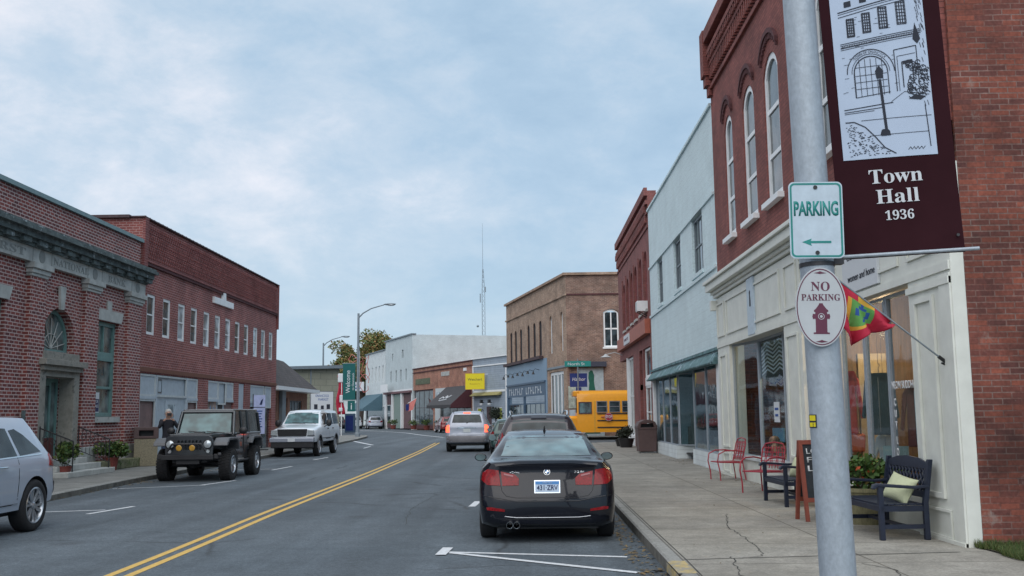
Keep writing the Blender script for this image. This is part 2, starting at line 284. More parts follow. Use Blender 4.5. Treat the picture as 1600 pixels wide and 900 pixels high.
M['sign_white'] = P('sign face white', (0.50, 0.60, 0.68), 0.55, noise=0.1, nscale=12, wear=((0.42, 0.50, 0.56), 60, 0.62))
M['sign_oval'] = P('oval sign face', (0.47, 0.50, 0.52), 0.5, noise=0.06)
M['sign_green'] = P('sign green', (0.01, 0.22, 0.20), 0.5)
M['maroon'] = P('maroon sign paint', (0.11, 0.02, 0.05), 0.5)
M['banner'] = P('plum banner cloth', (0.034, 0.011, 0.015), 0.9, spec=0.08, noise=0.12, nscale=3)
M['banner_white'] = P('banner picture ground', (0.47, 0.56, 0.70), 0.8, noise=0.04)
M['banner_text'] = P('banner lettering white', (0.62, 0.65, 0.68), 0.8, noise=0.02)
M['ink'] = P('drawing ink', (0.02, 0.025, 0.04), 0.8)
M['green_banner'] = P('deep green banner cloth', (0.005, 0.10, 0.10), 0.8, noise=0.1)
M['bench'] = P('navy bench paint', (0.010, 0.016, 0.036), 0.45, noise=0.25, nscale=12)
M['cushion'] = P('pale green cushion', (0.52, 0.55, 0.36), 0.9, noise=0.1, bump=0.3, bscale=60)
M['red_metal'] = P('red enamelled metal', (0.36, 0.03, 0.05), 0.35, noise=0.15)
M['aboard'] = P('red brown sign wood', (0.22, 0.055, 0.035), 0.6, noise=0.2)
M['chalk'] = P('chalkboard', (0.02, 0.025, 0.032), 0.8, noise=0.3)
M['chalk_white'] = P('chalk writing', (0.62, 0.64, 0.66), 0.9)
M['bin_brown'] = P('brown bin plastic', (0.10, 0.062, 0.06), 0.6, noise=0.12)
M['bin_tan'] = P('tan aggregate bin', (0.26, 0.23, 0.16), 0.9, noise=0.35, nscale=30)
M['tyre'] = P('tyre rubber', (0.018, 0.018, 0.02), 0.85, noise=0.25, nscale=20)
M['rim'] = P('alloy rim', (0.45, 0.47, 0.5), 0.3, metal=0.8, noise=0.05)
M['rim_dark'] = P('dark alloy', (0.05, 0.05, 0.055), 0.4, metal=0.4)
M['chrome'] = P('chrome', (0.65, 0.68, 0.7), 0.12, metal=1.0, noise=0.02)
M['plastic'] = P('black trim plastic', (0.02, 0.02, 0.023), 0.5, noise=0.15)
M['plastic_grey'] = P('grey trim plastic', (0.11, 0.115, 0.125), 0.5, noise=0.1)
M['car_glass'] = glass_dark('car glass', (0.012, 0.018, 0.02), 1.42, 0.05, 0.02)
M['car_glass_mid'] = glass_dark('tinted windscreen glass', (0.035, 0.08, 0.085), 1.6, 0.05, 0.02)
M['car_glass_sky'] = glass_dark('bright reflecting car glass', (0.05, 0.085, 0.09), 2.6, 0.04, 0.03)
M['tail_red'] = P('red lamp lens', (0.20, 0.002, 0.005), 0.25, noise=0.5, nscale=40, coat=0.2, spec=0.3)
M['tail_clear'] = P('clear lamp lens', (0.30, 0.10, 0.11), 0.15, noise=0.1)
M['tail_lit'] = emit('lit brake lamp', (1.0, 0.07, 0.03), 3.0)
M['lamp_clear'] = P('headlamp lens', (0.55, 0.6, 0.63), 0.08, noise=0.25, nscale=25, metal=0.4)
M['amber'] = P('amber fog lamp', (0.42, 0.23, 0.03), 0.2, noise=0.2)
def paint(n, c, metal=0.3, rough=0.35): return P(n, c, rough, metal=metal, noise=0.04, nscale=2, coat=1.0)
M['p_black'] = P('black car paint', (0.004, 0.005, 0.010), 0.22, noise=0.04, spec=0.2, coat=0.6)
M['p_silver'] = paint('silver car paint', (0.36, 0.39, 0.46), 0.3)
M['p_edge'] = paint('light blue silver car paint', (0.44, 0.50, 0.60), 0.15)
M['p_white'] = paint('white car paint', (0.82, 0.87, 0.92), 0.0)
M['p_plum'] = paint('dark plum car paint', (0.022, 0.016, 0.022), 0.3)
M['p_jeep'] = paint('charcoal truck paint', (0.035, 0.042, 0.05), 0.4)
M['p_green'] = paint('dark green car paint', (0.02, 0.06, 0.055), 0.3)
M['p_red'] = paint('dark red car paint', (0.20, 0.02, 0.02), 0.2)
M['bus'] = P('school bus yellow', (0.80, 0.33, 0.008), 0.4, noise=0.05, coat=0.4)
M['wood_in'] = P('interior wood panelling', (0.20, 0.115, 0.06), 0.7, noise=0.3, stretch=(6, 6, 0.4))
M['dark_in'] = P('dim interior', (0.035, 0.035, 0.038), 0.9, noise=0.4, nscale=2)
M['cloth_red'] = P('red wool', (0.38, 0.03, 0.02), 0.9, noise=0.2)
M['cloth_teal'] = P('dark teal wool', (0.012, 0.05, 0.065), 0.9, noise=0.2)
M['cloth_dark'] = P('dark jacket cloth', (0.02, 0.02, 0.028), 0.9, noise=0.2)
M['denim'] = P('blue denim', (0.04, 0.06, 0.11), 0.9, noise=0.2)
M['skin'] = P('skin', (0.42, 0.25, 0.19), 0.6, noise=0.05)
M['hair'] = P('grey white hair', (0.45, 0.44, 0.42), 0.9, noise=0.3, nscale=30)
M['flag_red'] = P('crimson flag cloth', (0.42, 0.014, 0.045), 0.8, noise=0.12)
M['flag_yellow'] = P('golden flag cloth', (0.62, 0.36, 0.05), 0.8)
M['flag_green'] = P('leaf green flag cloth', (0.10, 0.30, 0.07), 0.8)
M['flag_blue'] = P('blue flag cloth', (0.02, 0.08, 0.30), 0.8)
M['sign_yellow'] = P('yellow sign', (0.72, 0.60, 0.01), 0.5, noise=0.05)
M['sign_blue'] = P('navy blue sign', (0.008, 0.025, 0.16), 0.5)
M['bark'] = P('bark', (0.07, 0.055, 0.045), 0.95, noise=0.3)
M['leaf_tree'] = leafmat('turning tree leaves', [(0.08, 0.13, 0.04), (0.13, 0.17, 0.05), (0.20, 0.20, 0.06), (0.33, 0.18, 0.07), (0.11, 0.14, 0.05)])
M['leaf_green'] = leafmat('green plant leaves', [(0.035, 0.085, 0.02), (0.06, 0.12, 0.03), (0.12, 0.15, 0.03), (0.03, 0.06, 0.02)])
M['leaf_flower'] = leafmat('leaves and orange blooms', [(0.03, 0.09, 0.02), (0.08, 0.17, 0.03), (0.05, 0.12, 0.03), (0.04, 0.09, 0.02), (0.10, 0.18, 0.03), (0.06, 0.12, 0.03), (0.05, 0.11, 0.02), (0.10, 0.17, 0.04), (0.07, 0.12, 0.03), (0.45, 0.07, 0.02)])
M['leaf_dark'] = leafmat('dark shrub leaves', [(0.012, 0.02, 0.01), (0.02, 0.03, 0.015), (0.03, 0.035, 0.02)])
M['grass'] = leafmat('grass blades', [(0.04, 0.085, 0.015), (0.07, 0.11, 0.025), (0.11, 0.12, 0.035), (0.035, 0.07, 0.02)])
M['litter'] = leafmat('fallen leaves', [(0.16, 0.10, 0.04), (0.10, 0.07, 0.03), (0.22, 0.15, 0.06), (0.06, 0.05, 0.03)])
M['soil'] = P('soil', (0.05, 0.045, 0.03), 0.95, noise=0.4)
M['terracotta'] = P('terracotta pot', (0.20, 0.05, 0.04), 0.8)
M['barrel'] = P('weathered barrel wood', (0.22, 0.20, 0.11), 0.8, noise=0.3, stretch=(8, 8, 0.5))
M['pink_tube'] = P('pale red decoration tube', (0.55, 0.16, 0.14), 0.4)
M['lamp_warm'] = emit('warm spot lamp', (1.0, 0.75, 0.42), 8)
M['mural_green'] = P('mural green paint', (0.01, 0.11, 0.075), 0.7)
M['plate_blue'] = P('plate blue', (0.06, 0.22, 0.50), 0.4, noise=0.02)
M['plate_pale'] = P('plate pale', (0.45, 0.55, 0.68), 0.4, noise=0.02)
M['ink_blue'] = P('plate letters', (0.008, 0.02, 0.09), 0.5)
M['pumpkin'] = P('pumpkin skin', (0.5, 0.17, 0.03), 0.6)

# ---------------------------------------------------------------- helpers
def tag(o, label=None, cat=None, group=None, kind=None):
    if label: o['label'] = label
    if cat: o['category'] = cat
    if group: o['group'] = group
    if kind: o['kind'] = kind
    return o
def thing(name, label, cat, loc=(0, 0, 0), rz=0.0, group=None):
    o = bpy.data.objects.new(name, None); o.empty_display_size = 0.2; COL.objects.link(o)
    o.location = loc; o.rotation_euler = (0, 0, rz)
    return tag(o, label, cat, group)
def copy_tree(o, parent=None):
    c = o.copy(); COL.objects.link(c); c.parent = parent
    for ch in list(o.children): copy_tree(ch, c)
    return c
class MB:
    def __init__(s): s.v = []; s.f = []; s.m = []; s.mi = 0
    def add(s, vs, fs):
        b = len(s.v); s.parts = getattr(s, 'parts', []) + [(b, len(s.f))]; s.v += [tuple(p) for p in vs]; s.f += [tuple(b + i for i in f) for f in fs]; s.m += [s.mi] * len(fs); return s
    def box(s, x0, x1, y0, y1, z0, z1):
        v = [(x, y, z) for z in (z0, z1) for y in (y0, y1) for x in (x0, x1)]
        return s.add(v, [(0, 2, 3, 1), (4, 5, 7, 6), (0, 1, 5, 4), (2, 6, 7, 3), (0, 4, 6, 2), (1, 3, 7, 5)])
    def cbox(s, c, d, rz=0, rx=0, ry=0):
        m = Matrix.Translation(c) @ Matrix.Rotation(rz, 4, 'Z') @ Matrix.Rotation(ry, 4, 'Y') @ Matrix.Rotation(rx, 4, 'X')
        v = [m @ Vector((x * d[0] / 2, y * d[1] / 2, z * d[2] / 2)) for z in (-1, 1) for y in (-1, 1) for x in (-1, 1)]
        return s.add(v, [(0, 2, 3, 1), (4, 5, 7, 6), (0, 1, 5, 4), (2, 6, 7, 3), (0, 4, 6, 2), (1, 3, 7, 5)])
    def tube(s, pts, r, n=8, r1=None, caps=True):
        pts = [Vector(p) for p in pts]; k = len(pts); rings = []
        prev = None
        for i, p in enumerate(pts):
            d = (pts[min(i + 1, k - 1)] - pts[max(i - 1, 0)]).normalized()
            if prev is None:
                a = Vector((0, 0, 1)) if abs(d.z) < 0.9 else Vector((1, 0, 0)); x = d.cross(a).normalized()
            else: x = (prev - d * prev.dot(d)).normalized()
            prev = x; y = d.cross(x)
            rr = r if r1 is None else r + (r1 - r) * i / (k - 1)
            rings.append([p + (x * math.cos(2 * math.pi * j / n) + y * math.sin(2 * math.pi * j / n)) * rr for j in range(n)])
        v = [q for g in rings for q in g]; f = []
        for i in range(k - 1):
            for j in range(n): f.append((i * n + j, i * n + (j + 1) % n, (i + 1) * n + (j + 1) % n, (i + 1) * n + j))
        if caps: f += [tuple(reversed(range(n))), tuple((k - 1) * n + j for j in range(n))]
        return s.add(v, f)
    def lathe(s, prof, c=(0, 0, 0), axis='z', n=24, caps=True):
        v = []; f = []
        for (r, h) in prof:
            for j in range(n):
                a = 2 * math.pi * j / n
                p = {'z': (r * math.cos(a), r * math.sin(a), h), 'x': (h, r * math.cos(a), r * math.sin(a)), 'y': (r * math.cos(a), h, r * math.sin(a))}[axis]
                v.append((p[0] + c[0], p[1] + c[1], p[2] + c[2]))
        for i in range(len(prof) - 1):
            for j in range(n): f.append((i * n + j, i * n + (j + 1) % n, (i + 1) * n + (j + 1) % n, (i + 1) * n + j))
        if caps: f += [tuple(reversed(range(n))), tuple((len(prof) - 1) * n + j for j in range(n))]
        return s.add(v, f)
    def ball(s, c, r, n=10, sc=(1, 1, 1)):
        v = []; f = []; m = n // 2 + 1
        for i in range(m + 1):
            th = math.pi * i / m
            for j in range(n):
                a = 2 * math.pi * j / n; v.append((c[0] + r * sc[0] * math.sin(th) * math.cos(a), c[1] + r * sc[1] * math.sin(th) * math.sin(a), c[2] + r * sc[2] * math.cos(th)))
        for i in range(m):
            for j in range(n): f.append((i * n + j, (i + 1) * n + j, (i + 1) * n + (j + 1) % n, i * n + (j + 1) % n))
        return s.add(v, f)
    def plate(s, outline, holes, mp, d0, d1):
        """polygon with holes, extruded between depths d0,d1; mp(u,v,d)->xyz"""
        loops = [list(outline)] + [list(h) for h in holes]
        tris = tessellate_polygon([[Vector((a, b, 0)) for a, b in l] for l in loops])
        pts = [p for l in loops for p in l]; k = len(pts)
        v = [mp(a, b, d0) for a, b in pts] + [mp(a, b, d1) for a, b in pts]
        f = [tuple(t) for t in tris] + [tuple(reversed([i + k for i in t])) for t in tris]
        o = 0
        for l in loops:
            n = len(l)
            for i in range(n): j = (i + 1) % n; f.append((o + i, o + j, k + o + j, k + o + i))
            o += n
        return s.add(v, f)
    def xz(s, outline, y0, y1, holes=()): return s.plate(outline, holes, lambda a, b, d: (a, d, b), y0, y1)
    def xy(s, outline, z0, z1, holes=()): return s.plate(outline, holes, lambda a, b, d: (a, b, d), z0, z1)
    def yz(s, outline, x0, x1, holes=()): return s.plate(outline, holes, lambda a, b, d: (d, a, b), x0, x1)
    def build(s, name, mat, parent=None, smooth=None, bevel=0, tags=None):
        me = bpy.data.meshes.new(name); me.from_pydata(s.v, [], s.f)
        for m in (mat if isinstance(mat, (list, tuple)) else [mat]): me.materials.append(m)
        for p, i in zip(me.polygons, s.m): p.material_index = i
        bm = bmesh.new(); bm.from_mesh(me); bmesh.ops.recalc_face_normals(bm, faces=bm.faces); bm.to_mesh(me); bm.free()
        if smooth:
            for p in me.polygons: p.use_smooth = True
            me.set_sharp_from_angle(angle=R(smooth))
        o = bpy.data.objects.new(name, me); COL.objects.link(o)
        if parent is not None: o.parent = parent
        if bevel:
            md = o.modifiers.new('bevel', 'BEVEL'); md.width = bevel; md.segments = 2; md.limit_method = 'ANGLE'; md.angle_limit = R(40)
        if tags: tag(o, *tags)
        return o
def builds(s, name, mat, parent=None, smooth=None, bevel=0):
    ps = s.parts + [(len(s.v), len(s.f))]; o = None
    for (v0, f0), (v1, f1) in zip(ps, ps[1:]):
        q = MB(); q.v = s.v[v0:v1]; q.f = [tuple(i - v0 for i in f) for f in s.f[f0:f1]]; q.m = s.m[f0:f1]; o = q.build(name, mat, parent, smooth, bevel)
    return o
MB.builds = builds
def rect(a, b, c, d): return [(a, c), (b, c), (b, d), (a, d)]
def arch(u0, u1, z0, z1, rise, n=10):
    """rectangle whose top is a circular segment of the given rise, crown at z1"""
    if rise <= 0: return rect(u0, u1, z0, z1)
    w = (u1 - u0) / 2; r = (w * w + rise * rise) / (2 * rise); cxx = (u0 + u1) / 2; cz = z1 - r; a = math.asin(min(1, w / r))
    return [(u0, z0), (u1, z0)] + [(cxx + r * math.sin(a - 2 * a * i / n), cz + r * math.cos(a - 2 * a * i / n)) for i in range(n + 1)]
def inset(pl, d):
    n = len(pl); out = []
    A = sum(pl[i][0] * pl[(i + 1) % n][1] - pl[(i + 1) % n][0] * pl[i][1] for i in range(n)); sg = 1 if A > 0 else -1
    for i in range(n):
        p0, p1, p2 = (Vector(pl[j % n]) for j in (i - 1, i, i + 1))
        e1 = (p1 - p0).normalized(); e2 = (p2 - p1).normalized()
        n1_ = Vector((-e1.y, e1.x)) * sg; n2_ = Vector((-e2.y, e2.x)) * sg
        b = (n1_ + n2_); l = max(0.35, b.length_squared / 2); b = b / l if l else b
        out.append((p1.x + b.x * d, p1.y + b.y * d))
    return out
def serif(s):
    o = ''
    for ch in s:
        if 'A' <= ch <= 'Z': o += chr(0x1D400 + ord(ch) - 65)
        elif 'a' <= ch <= 'z': o += chr(0x1D41A + ord(ch) - 97)
        elif '0' <= ch <= '9': o += chr(0x1D7CE + ord(ch) - 48)
        else: o += ch
    return o
def text(s, h, mat, parent, at, width=None, xs=1.0, bold=0.0, depth=0.004, name='lettering', align='CENTER', rot=0.0, mp=None, useserif=False, shear=0, italic=0):
    """lettering facing local -Y, capital height h, baseline centre at (x,y,z)"""
    c = bpy.data.curves.new(name, 'FONT'); c.body = serif(s) if useserif else s; c.size = 1; c.align_x = align; c.offset = bold; c.extrude = 0; c.resolution_u = 3; c.shear = italic
    o = bpy.data.objects.new(name, c); COL.objects.link(o)
    dg = bpy.context.evaluated_depsgraph_get(); me = bpy.data.meshes.new_from_object(o.evaluated_get(dg))
    bpy.data.objects.remove(o); me.name = name
    k = h / 0.70
    xsv = [v.co.x for v in me.vertices] or [0, 1]
    if width: xs = width / max(1e-6, (max(xsv) - min(xsv)) * k)
    ca, sa = math.cos(rot), math.sin(rot)
    bm = bmesh.new(); bm.from_mesh(me)
    r = bmesh.ops.extrude_face_region(bm, geom=list(bm.faces))
    ex = {v for v in r['geom'] if isinstance(v, bmesh.types.BMVert)}
    for v in bm.verts:
        x = v.co.x * k * xs; z = v.co.y * k; z += x * shear
        x, z = x * ca - z * sa, x * sa + z * ca
        y = -depth if v in ex else 0
        v.co = mp(x, y, z) if mp else (at[0] + x, at[1] + y, at[2] + z)
    bmesh.ops.recalc_face_normals(bm, faces=bm.faces)
    bm.to_mesh(me); bm.free(); me.materials.clear(); me.materials.append(mat)
    o = bpy.data.objects.new(name, me); COL.objects.link(o)
    if parent is not None: o.parent = parent
    return o
def window(par, u0, u1, z0, z1, y, fm, gm, rise=0, mu=0, mz=1, fw=0.06, sill=None, bars=0.035, name='window', depth=0.07, sm=None):
    """frame set back at y (front face), pane child, sill child"""
    ol = arch(u0, u1, z0, z1, rise); il = inset(ol, fw)
    b = MB(); b.xz(ol, y, y + depth, [il])
    for i in range(mu):
        x = u0 + (u1 - u0) * (i + 1) / (mu + 1); b.box(x - bars / 2, x + bars / 2, y + 0.015, y + depth - 0.01, z0 + fw * .9, z1 - fw * .9 - (rise * .15))
    for i in range(mz):
        z = z0 + (z1 - z0 - rise * .5) * (i + 1) / (mz + 1); b.box(u0 + fw * .9, u1 - fw * .9, y + 0.012, y + depth - 0.012, z - bars * .65, z + bars * .65)
    f = b.build(name, fm, par)
    g = MB(); g.xz(inset(ol, fw * .8), y + depth * .55, y + depth * .55 + 0.012); g.build('pane', gm, f)
    if sill: MB().box(u0 - 0.08, u1 + 0.08, y - sill, y + depth, z0 - 0.11, z0 - 0.002).build('sill', sm or fm, f)
    return f
exec_parts = []
# ================================================================= SETTING
def sheet(name, pts, z, mat, kind='structure', thick=0.0, side=None):
    b = MB()
    if thick:
        b.xy(pts, z - thick, z)
    else:
        tr = tessellate_polygon([[Vector((x, y, 0)) for x, y in pts]]); b.add([(x, y, z) for x, y in pts], tr)
    o = b.build(name, mat); o['kind'] = kind; return o
g = MB()
xs = [-900, -200, -60, -20, 0, 20, 60, 200, 900]; ys = [-300, -20, 10, 40, 80, 140, 300, 1500]
g.add([(x, y, 0) for y in ys for x in xs], [(j * 9 + i, j * 9 + i + 1, (j + 1) * 9 + i + 1, (j + 1) * 9 + i) for j in range(len(ys) - 1) for i in range(8)])
go = g.build('road', M['asphalt']); go['kind'] = 'structure'
# right pavement
RC = [(1.30, -4), (1.42, 8), (1.46, 20), (1.5, 40), (1.6, 49), (1.9, 51), (2.7, 52.6), (4.0, 53.3), (7.5, 53.5), (20, 53.5)]
LC = [(-9.55, -4), (-9.6, 12), (-9.75, 20), (-10.2, 26), (-10.45, 34), (-10.8, 46), (-11.1, 58), (-11.6, 68), (-12.2, 76), (-12.7, 79.5), (-13.6, 81.2), (-15, 82), (-19, 82.5)]
FC = [(30, 64.6), (3.5, 64.6), (1.0, 65.0), (-0.1, 66.2), (-0.9, 70), (-4.7, 92), (-8.5, 106), (-17, 133), (-24, 152), (-40, 190)]
def offs(pl, d):
    out = []
    for i, p in enumerate(pl):
        a = Vector(pl[max(0, i - 1)]); b = Vector(pl[min(len(pl) - 1, i + 1)]); t = (b - a).normalized(); out.append((p[0] - t.y * d, p[1] + t.x * d))
    return out
def kerb(name, pl, w, z0, z1, mats):
    b = MB(); q = offs(pl, -w); n = len(pl)
    v = [(x, y, z0) for x, y in pl] + [(x, y, z1 - 0.02) for x, y in pl] + [(x, y, z1) for x, y in offs(pl, -0.02)] + [(x, y, z1) for x, y in q]
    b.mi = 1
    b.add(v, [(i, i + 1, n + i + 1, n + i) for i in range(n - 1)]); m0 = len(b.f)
    b.mi = 0
    b.f += [(n + i, n + i + 1, 2 * n + i + 1, 2 * n + i) for i in range(n - 1)] + [(2 * n + i, 2 * n + i + 1, 3 * n + i + 1, 3 * n + i) for i in range(n - 1)]
    b.m += [0] * (2 * (n - 1))
    o = b.build(name, mats); o['kind'] = 'structure'; return o
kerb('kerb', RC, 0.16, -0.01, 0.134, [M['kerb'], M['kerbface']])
sheet('pavement', offs(RC, -0.162) + [(20, -4)], 0.130, M['walk'])
lc = list(reversed(LC))
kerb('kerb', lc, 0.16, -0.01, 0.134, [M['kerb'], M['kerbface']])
sheet('pavement', [(-22, 82.3)] + offs(lc, -0.162) + [(-22, -4)], 0.130, M['walkL'])
kerb('kerb', FC[::-1][::-1] if False else list(FC), 0.16, -0.01, 0.134, [M['kerb'], M['kerbface']]) if False else kerb('kerb', list(reversed(FC)), 0.16, -0.01, 0.134, [M['kerb'], M['kerbface']])
sheet('pavement', offs(list(reversed(FC)), -0.162) + [(60, 64.8), (60, 250), (0, 250)], 0.130, M['walkL'])
b = MB(); b.box(1.405, 1.585, 9.75, 10.55, 0.1345, 0.1375); b.build('kerb_paint', M['yellowkerb'], None)['kind'] = 'structure'
b = MB(); b.box(1.400, 1.4045, 9.75, 10.55, 0.03, 0.120); b.build('kerb_paint', M['yellowkerb'], None)['kind'] = 'structure'
# road markings
def strip(name, pts, w, mat, z=0.004):
    l = offs(pts, w / 2); r = offs(pts, -w / 2); n = len(pts); b = MB()
    b.add([(x, y, z) for x, y in l] + [(x, y, z) for x, y in r], [(i, i + 1, n + i + 1, n + i) for i in range(n - 1)])
    o = b.build(name, mat); o['kind'] = 'structure'; return o
def smooth(pts, k=6):
    out = []
    for i in range(len(pts) - 1):
        p = [Vector(pts[max(0, min(len(pts) - 1, j))]) for j in (i - 1, i, i + 1, i + 2)]
        for t in range(k):
            t /= k; out.append(tuple(0.5 * ((2 * p[1]) + (p[2] - p[0]) * t + (2 * p[0] - 5 * p[1] + 4 * p[2] - p[3]) * t * t + (3 * p[1] - p[0] - 3 * p[2] + p[3]) * t ** 3)))
    return out + [tuple(pts[-1])]
cl_ = smooth([(-4.33, -2), (-4.36, 11), (-4.5, 18), (-4.56, 27), (-4.72, 36), (-4.95, 46), (-5.45, 60.5)])
for d in (-0.11, 0.11): strip('centre_line', offs(cl_, d), 0.10, M['yellow_line'])
WL = M['white_line']
strip('parking_mark', [(-1.10, 12.42), (1.12, 11.83)], 0.09, WL)
strip('parking_mark', [(-0.95, 12.30), (1.12, 10.65)], 0.10, WL, 0.008)
strip('parking_mark', [(-1.06, 12.1), (-1.02, 12.75)], 0.13, WL, 0.012)
strip('parking_mark', [(-1.04, 18.4), (-0.98, 19.5)], 0.13, WL)
strip('parking_mark', [(-9.4, 18.05), (-7.75, 18.5)], 0.09, WL); strip('parking_mark', [(-7.75, 17.75), (-7.5, 19.2)], 0.10, WL)
strip('parking_mark', [(-9.9, 24.0), (-8.0, 25.0)], 0.09, WL); strip('parking_mark', [(-8.1, 25.0), (-7.75, 26.7)], 0.10, WL)
strip('parking_mark', [(-10.1, 32.0), (-8.1, 32.3)], 0.09, WL); strip('parking_mark', [(-8.05, 31.7), (-7.95, 33.9)], 0.10, WL)
strip('parking_mark', [(-10.3, 39.2), (-8.2, 39.6)], 0.09, WL); strip('parking_mark', [(-8.25, 38.7), (-8.15, 41)], 0.10, WL)
strip('parking_mark', [(-8.5, 52), (-8.62, 55)], 0.12, WL)
strip('stop_line', [(-12.1, 68.5), (-8.9, 57.5)], 0.22, WL)
strip('edge_line', smooth([(-6.3, 75), (-8.8, 84), (-12.3, 98), (-17.5, 112), (-25, 130)]), 0.2, WL)
def tar(pts, w):
    rnd = random.Random(int(pts[0][1] * 10)); out = []
    for a, b_ in zip(pts, pts[1:]):
        for j in range(14): out.append((a[0] + (b_[0] - a[0]) * j / 14 + rnd.uniform(-.03, .03), a[1] + (b_[1] - a[1]) * j / 14 + rnd.uniform(-.03, .03)))
    out.append(pts[-1]); strip('road_crack', out, w, M['crack'], 0.0035)
tar([(-1.9, 15.5), (-2.1, 18), (-1.95, 21)], .009)
tar([(-6.9, 14.6), (-5.6, 14.9), (-4.6, 14.5)], .012); tar([(-1.2, 11.0), (-.2, 11.3), (.6, 11.1)], .01)
# cracks in the pavement
def crack(name, pts, w=0.012):
    rnd = random.Random(len(pts) * 7 + int(pts[0][0] * 100)); out = []
    for i in range(len(pts) - 1):
        a, b_ = Vector(pts[i]), Vector(pts[i + 1]); k = max(2, int((b_ - a).length / 0.07)); nrm = Vector((-(b_ - a).y, (b_ - a).x)).normalized()
        for j in range(k): out.append(tuple(a.lerp(b_, j / k) + nrm * rnd.uniform(-0.022, 0.022)))
    out.append(pts[-1]); l = []; r = []
    for i, p in enumerate(out):
        ww = w * rnd.uniform(0.5, 1.3); q = offs(out, ww); l.append(q[i]); r.append(p)
    n = len(out); bb = MB(); bb.add([(x, y, 0.1335) for x, y in l] + [(x, y, 0.1335) for x, y in r], [(i, i + 1, n + i + 1, n + i) for i in range(n - 1)])
    bb.build(name, M['crack'])['kind'] = 'structure'
crack('pavement_crack', [(2.95, 15.3), (2.62, 13.6), (2.6, 12.3), (2.55, 11.6), (2.47, 10.9), (2.3, 10.8)])
crack('pavement_crack', [(2.12, 10.85), (2.05, 10.3), (1.95, 9.6), (1.85, 9.5), (1.57, 9.35)])
crack('pavement_crack', [(1.95, 9.6), (2.3, 9.1), (2.5, 8.6)])
crack('pavement_crack', [(3.3, 10.3), (3.5, 9.9), (3.4, 9.5), (3.65, 9.2)])
strip('pavement_joint', [(1.6, 10.66), (4.6, 11.02)], 0.022, M['crack'], 0.1338)
strip('pavement_joint', [(1.6, 17.5), (4.6, 17.6)], 0.015, M['crack'], 0.1338)
strip('pavement_joint', [(1.6, 9.4), (1.62, 10.66), (1.63, 30)], 0.012, M['crack'], 0.1342)
# grass bed beside the near wall
sheet('grass_bed', [(4.93, 11.38), (4.97, 9.9), (5.05, 8), (5.2, 4), (20, 4), (20, 11.38)], 0.145, M['soil'])
gb = MB(); rnd = random.Random(3)
def ingrass(x, y): return x > 4.90 + (11.38 - y) * 0.03 + .05 * math.sin(y * 7)
for i in range(26000):
    x = 4.90 + rnd.random() ** 1.6 * 3.0; y = rnd.uniform(8.2, 11.4)
    if not ingrass(x, y): continue
    h = rnd.uniform(0.03, 0.085) * (1.25 if y > 11.1 else 1); a = rnd.uniform(0, 6.28); w = 0.006; dx = math.cos(a) * w; dy = math.sin(a) * w
    lx = rnd.uniform(-.035, .035); ly = rnd.uniform(-.035, .035)
    gb.add([(x - dx, y - dy, .14), (x + dx, y + dy, .14), (x + lx, y + ly, .145 + h)], [(0, 1, 2)])
gb.build('grass', M['grass'])['kind'] = 'stuff'
def litter(name, spots, z, seed, size=0.03):
    rnd = random.Random(seed); b = MB()
    for (x0, x1, y0, y1, n) in spots:
        for i in range(n):
            x = rnd.uniform(x0, x1); y = rnd.uniform(y0, y1); a = rnd.uniform(0, 6.28); s_ = size * rnd.uniform(.4, 1.2)
            p = [(x + s_ * math.cos(a + t), y + s_ * math.sin(a + t) * .8, z + rnd.uniform(.003, .02)) for t in (0, 1.7, 3.3, 4.8)]
            b.add(p, [(0, 1, 2, 3)])
    b.build(name, M['litter'])['kind'] = 'stuff'
litter('leaf_litter', [(1.12, 1.41, 9.5, 19, 380), (1.2, 1.41, 19, 45, 300), (-10.2, -9.75, 20, 34, 260), (-9.75, -9.5, 15, 20, 160)], 0.002, 5)
litter('leaf_litter', [(4.5, 4.88, 20, 39, 130), (1.7, 4.8, 9, 30, 35), (-13, -12.6, 24, 34, 130)], 0.132, 6, 0.022)

# ================================================================= BUILDINGS
def Rb(name, label, yfar, cat='building'): return thing(name, label, cat, (4.9, yfar, 0), R(-90))
def Lb(name, label, y0, x=-13.1, cat='building'): return thing(name, label, cat, (x, y0, 0), R(90))
def shell(par, w, h, d, wm, holes=(), th=0.3, side=(True, True), sm=None, roof=True, name='wall', parapet=0.4, z0=0.0):
    MB().xz(rect(0, w, z0, h), 0, th, holes).build(name, wm, par)
    if side[0]: MB().box(0, th, th + .001, d, 0, h - .002).build('side_wall', sm or wm, par)
    if side[1]: MB().box(w - th, w, th + .001, d, 0, h - .002).build('side_wall', sm or wm, par)
    MB().box(0 if not side[0] else th + .002, w if not side[1] else w - th - .002, d - th, d, 0, h - .004).build('back_wall', sm or wm, par)
    if roof: MB().box(th + .003, w - th - .003, th + .003, d - th - .003, h - parapet - .15, h - parapet).build('roof', M['roof'], par)

# ---- R1: near brick building with cream shopfront. u = 25.4 - Y
R1 = Rb('brick_shop_building', 'tall red brick building above a cream panelled shopfront, nearest on the right', 25.4)
W1 = 14.0; H1 = 11.45
wins = [(1.55, 2.45), (3.6, 4.7), (5.6, 6.75), (9.15, 10.3), (11.6, 12.75)]
holes = [arch(a, b_, 5.78, 8.72, 0.38) for a, b_ in wins]
MB().xz(rect(0, W1, 5.0, H1), 0, .35, holes).build('wall', M['brick_front'], R1)
MB().box(W1 + .001, W1 + .045, .10, 16, 0.0, H1 - .002).build('side_wall', M['brick_near'], R1)
MB().box(0, .35, .352, 16, 0, H1 - .002).build('side_wall', M['brick_near'], R1)
MB().box(.352, W1 - .352, .36, 16, H1 - .6, H1 - .45).build('roof', M['roof'], R1)
MB().box(.352, W1 - .352, 15.6, 16, 0, H1 - .6).build('back_wall', M['brick_near'], R1)
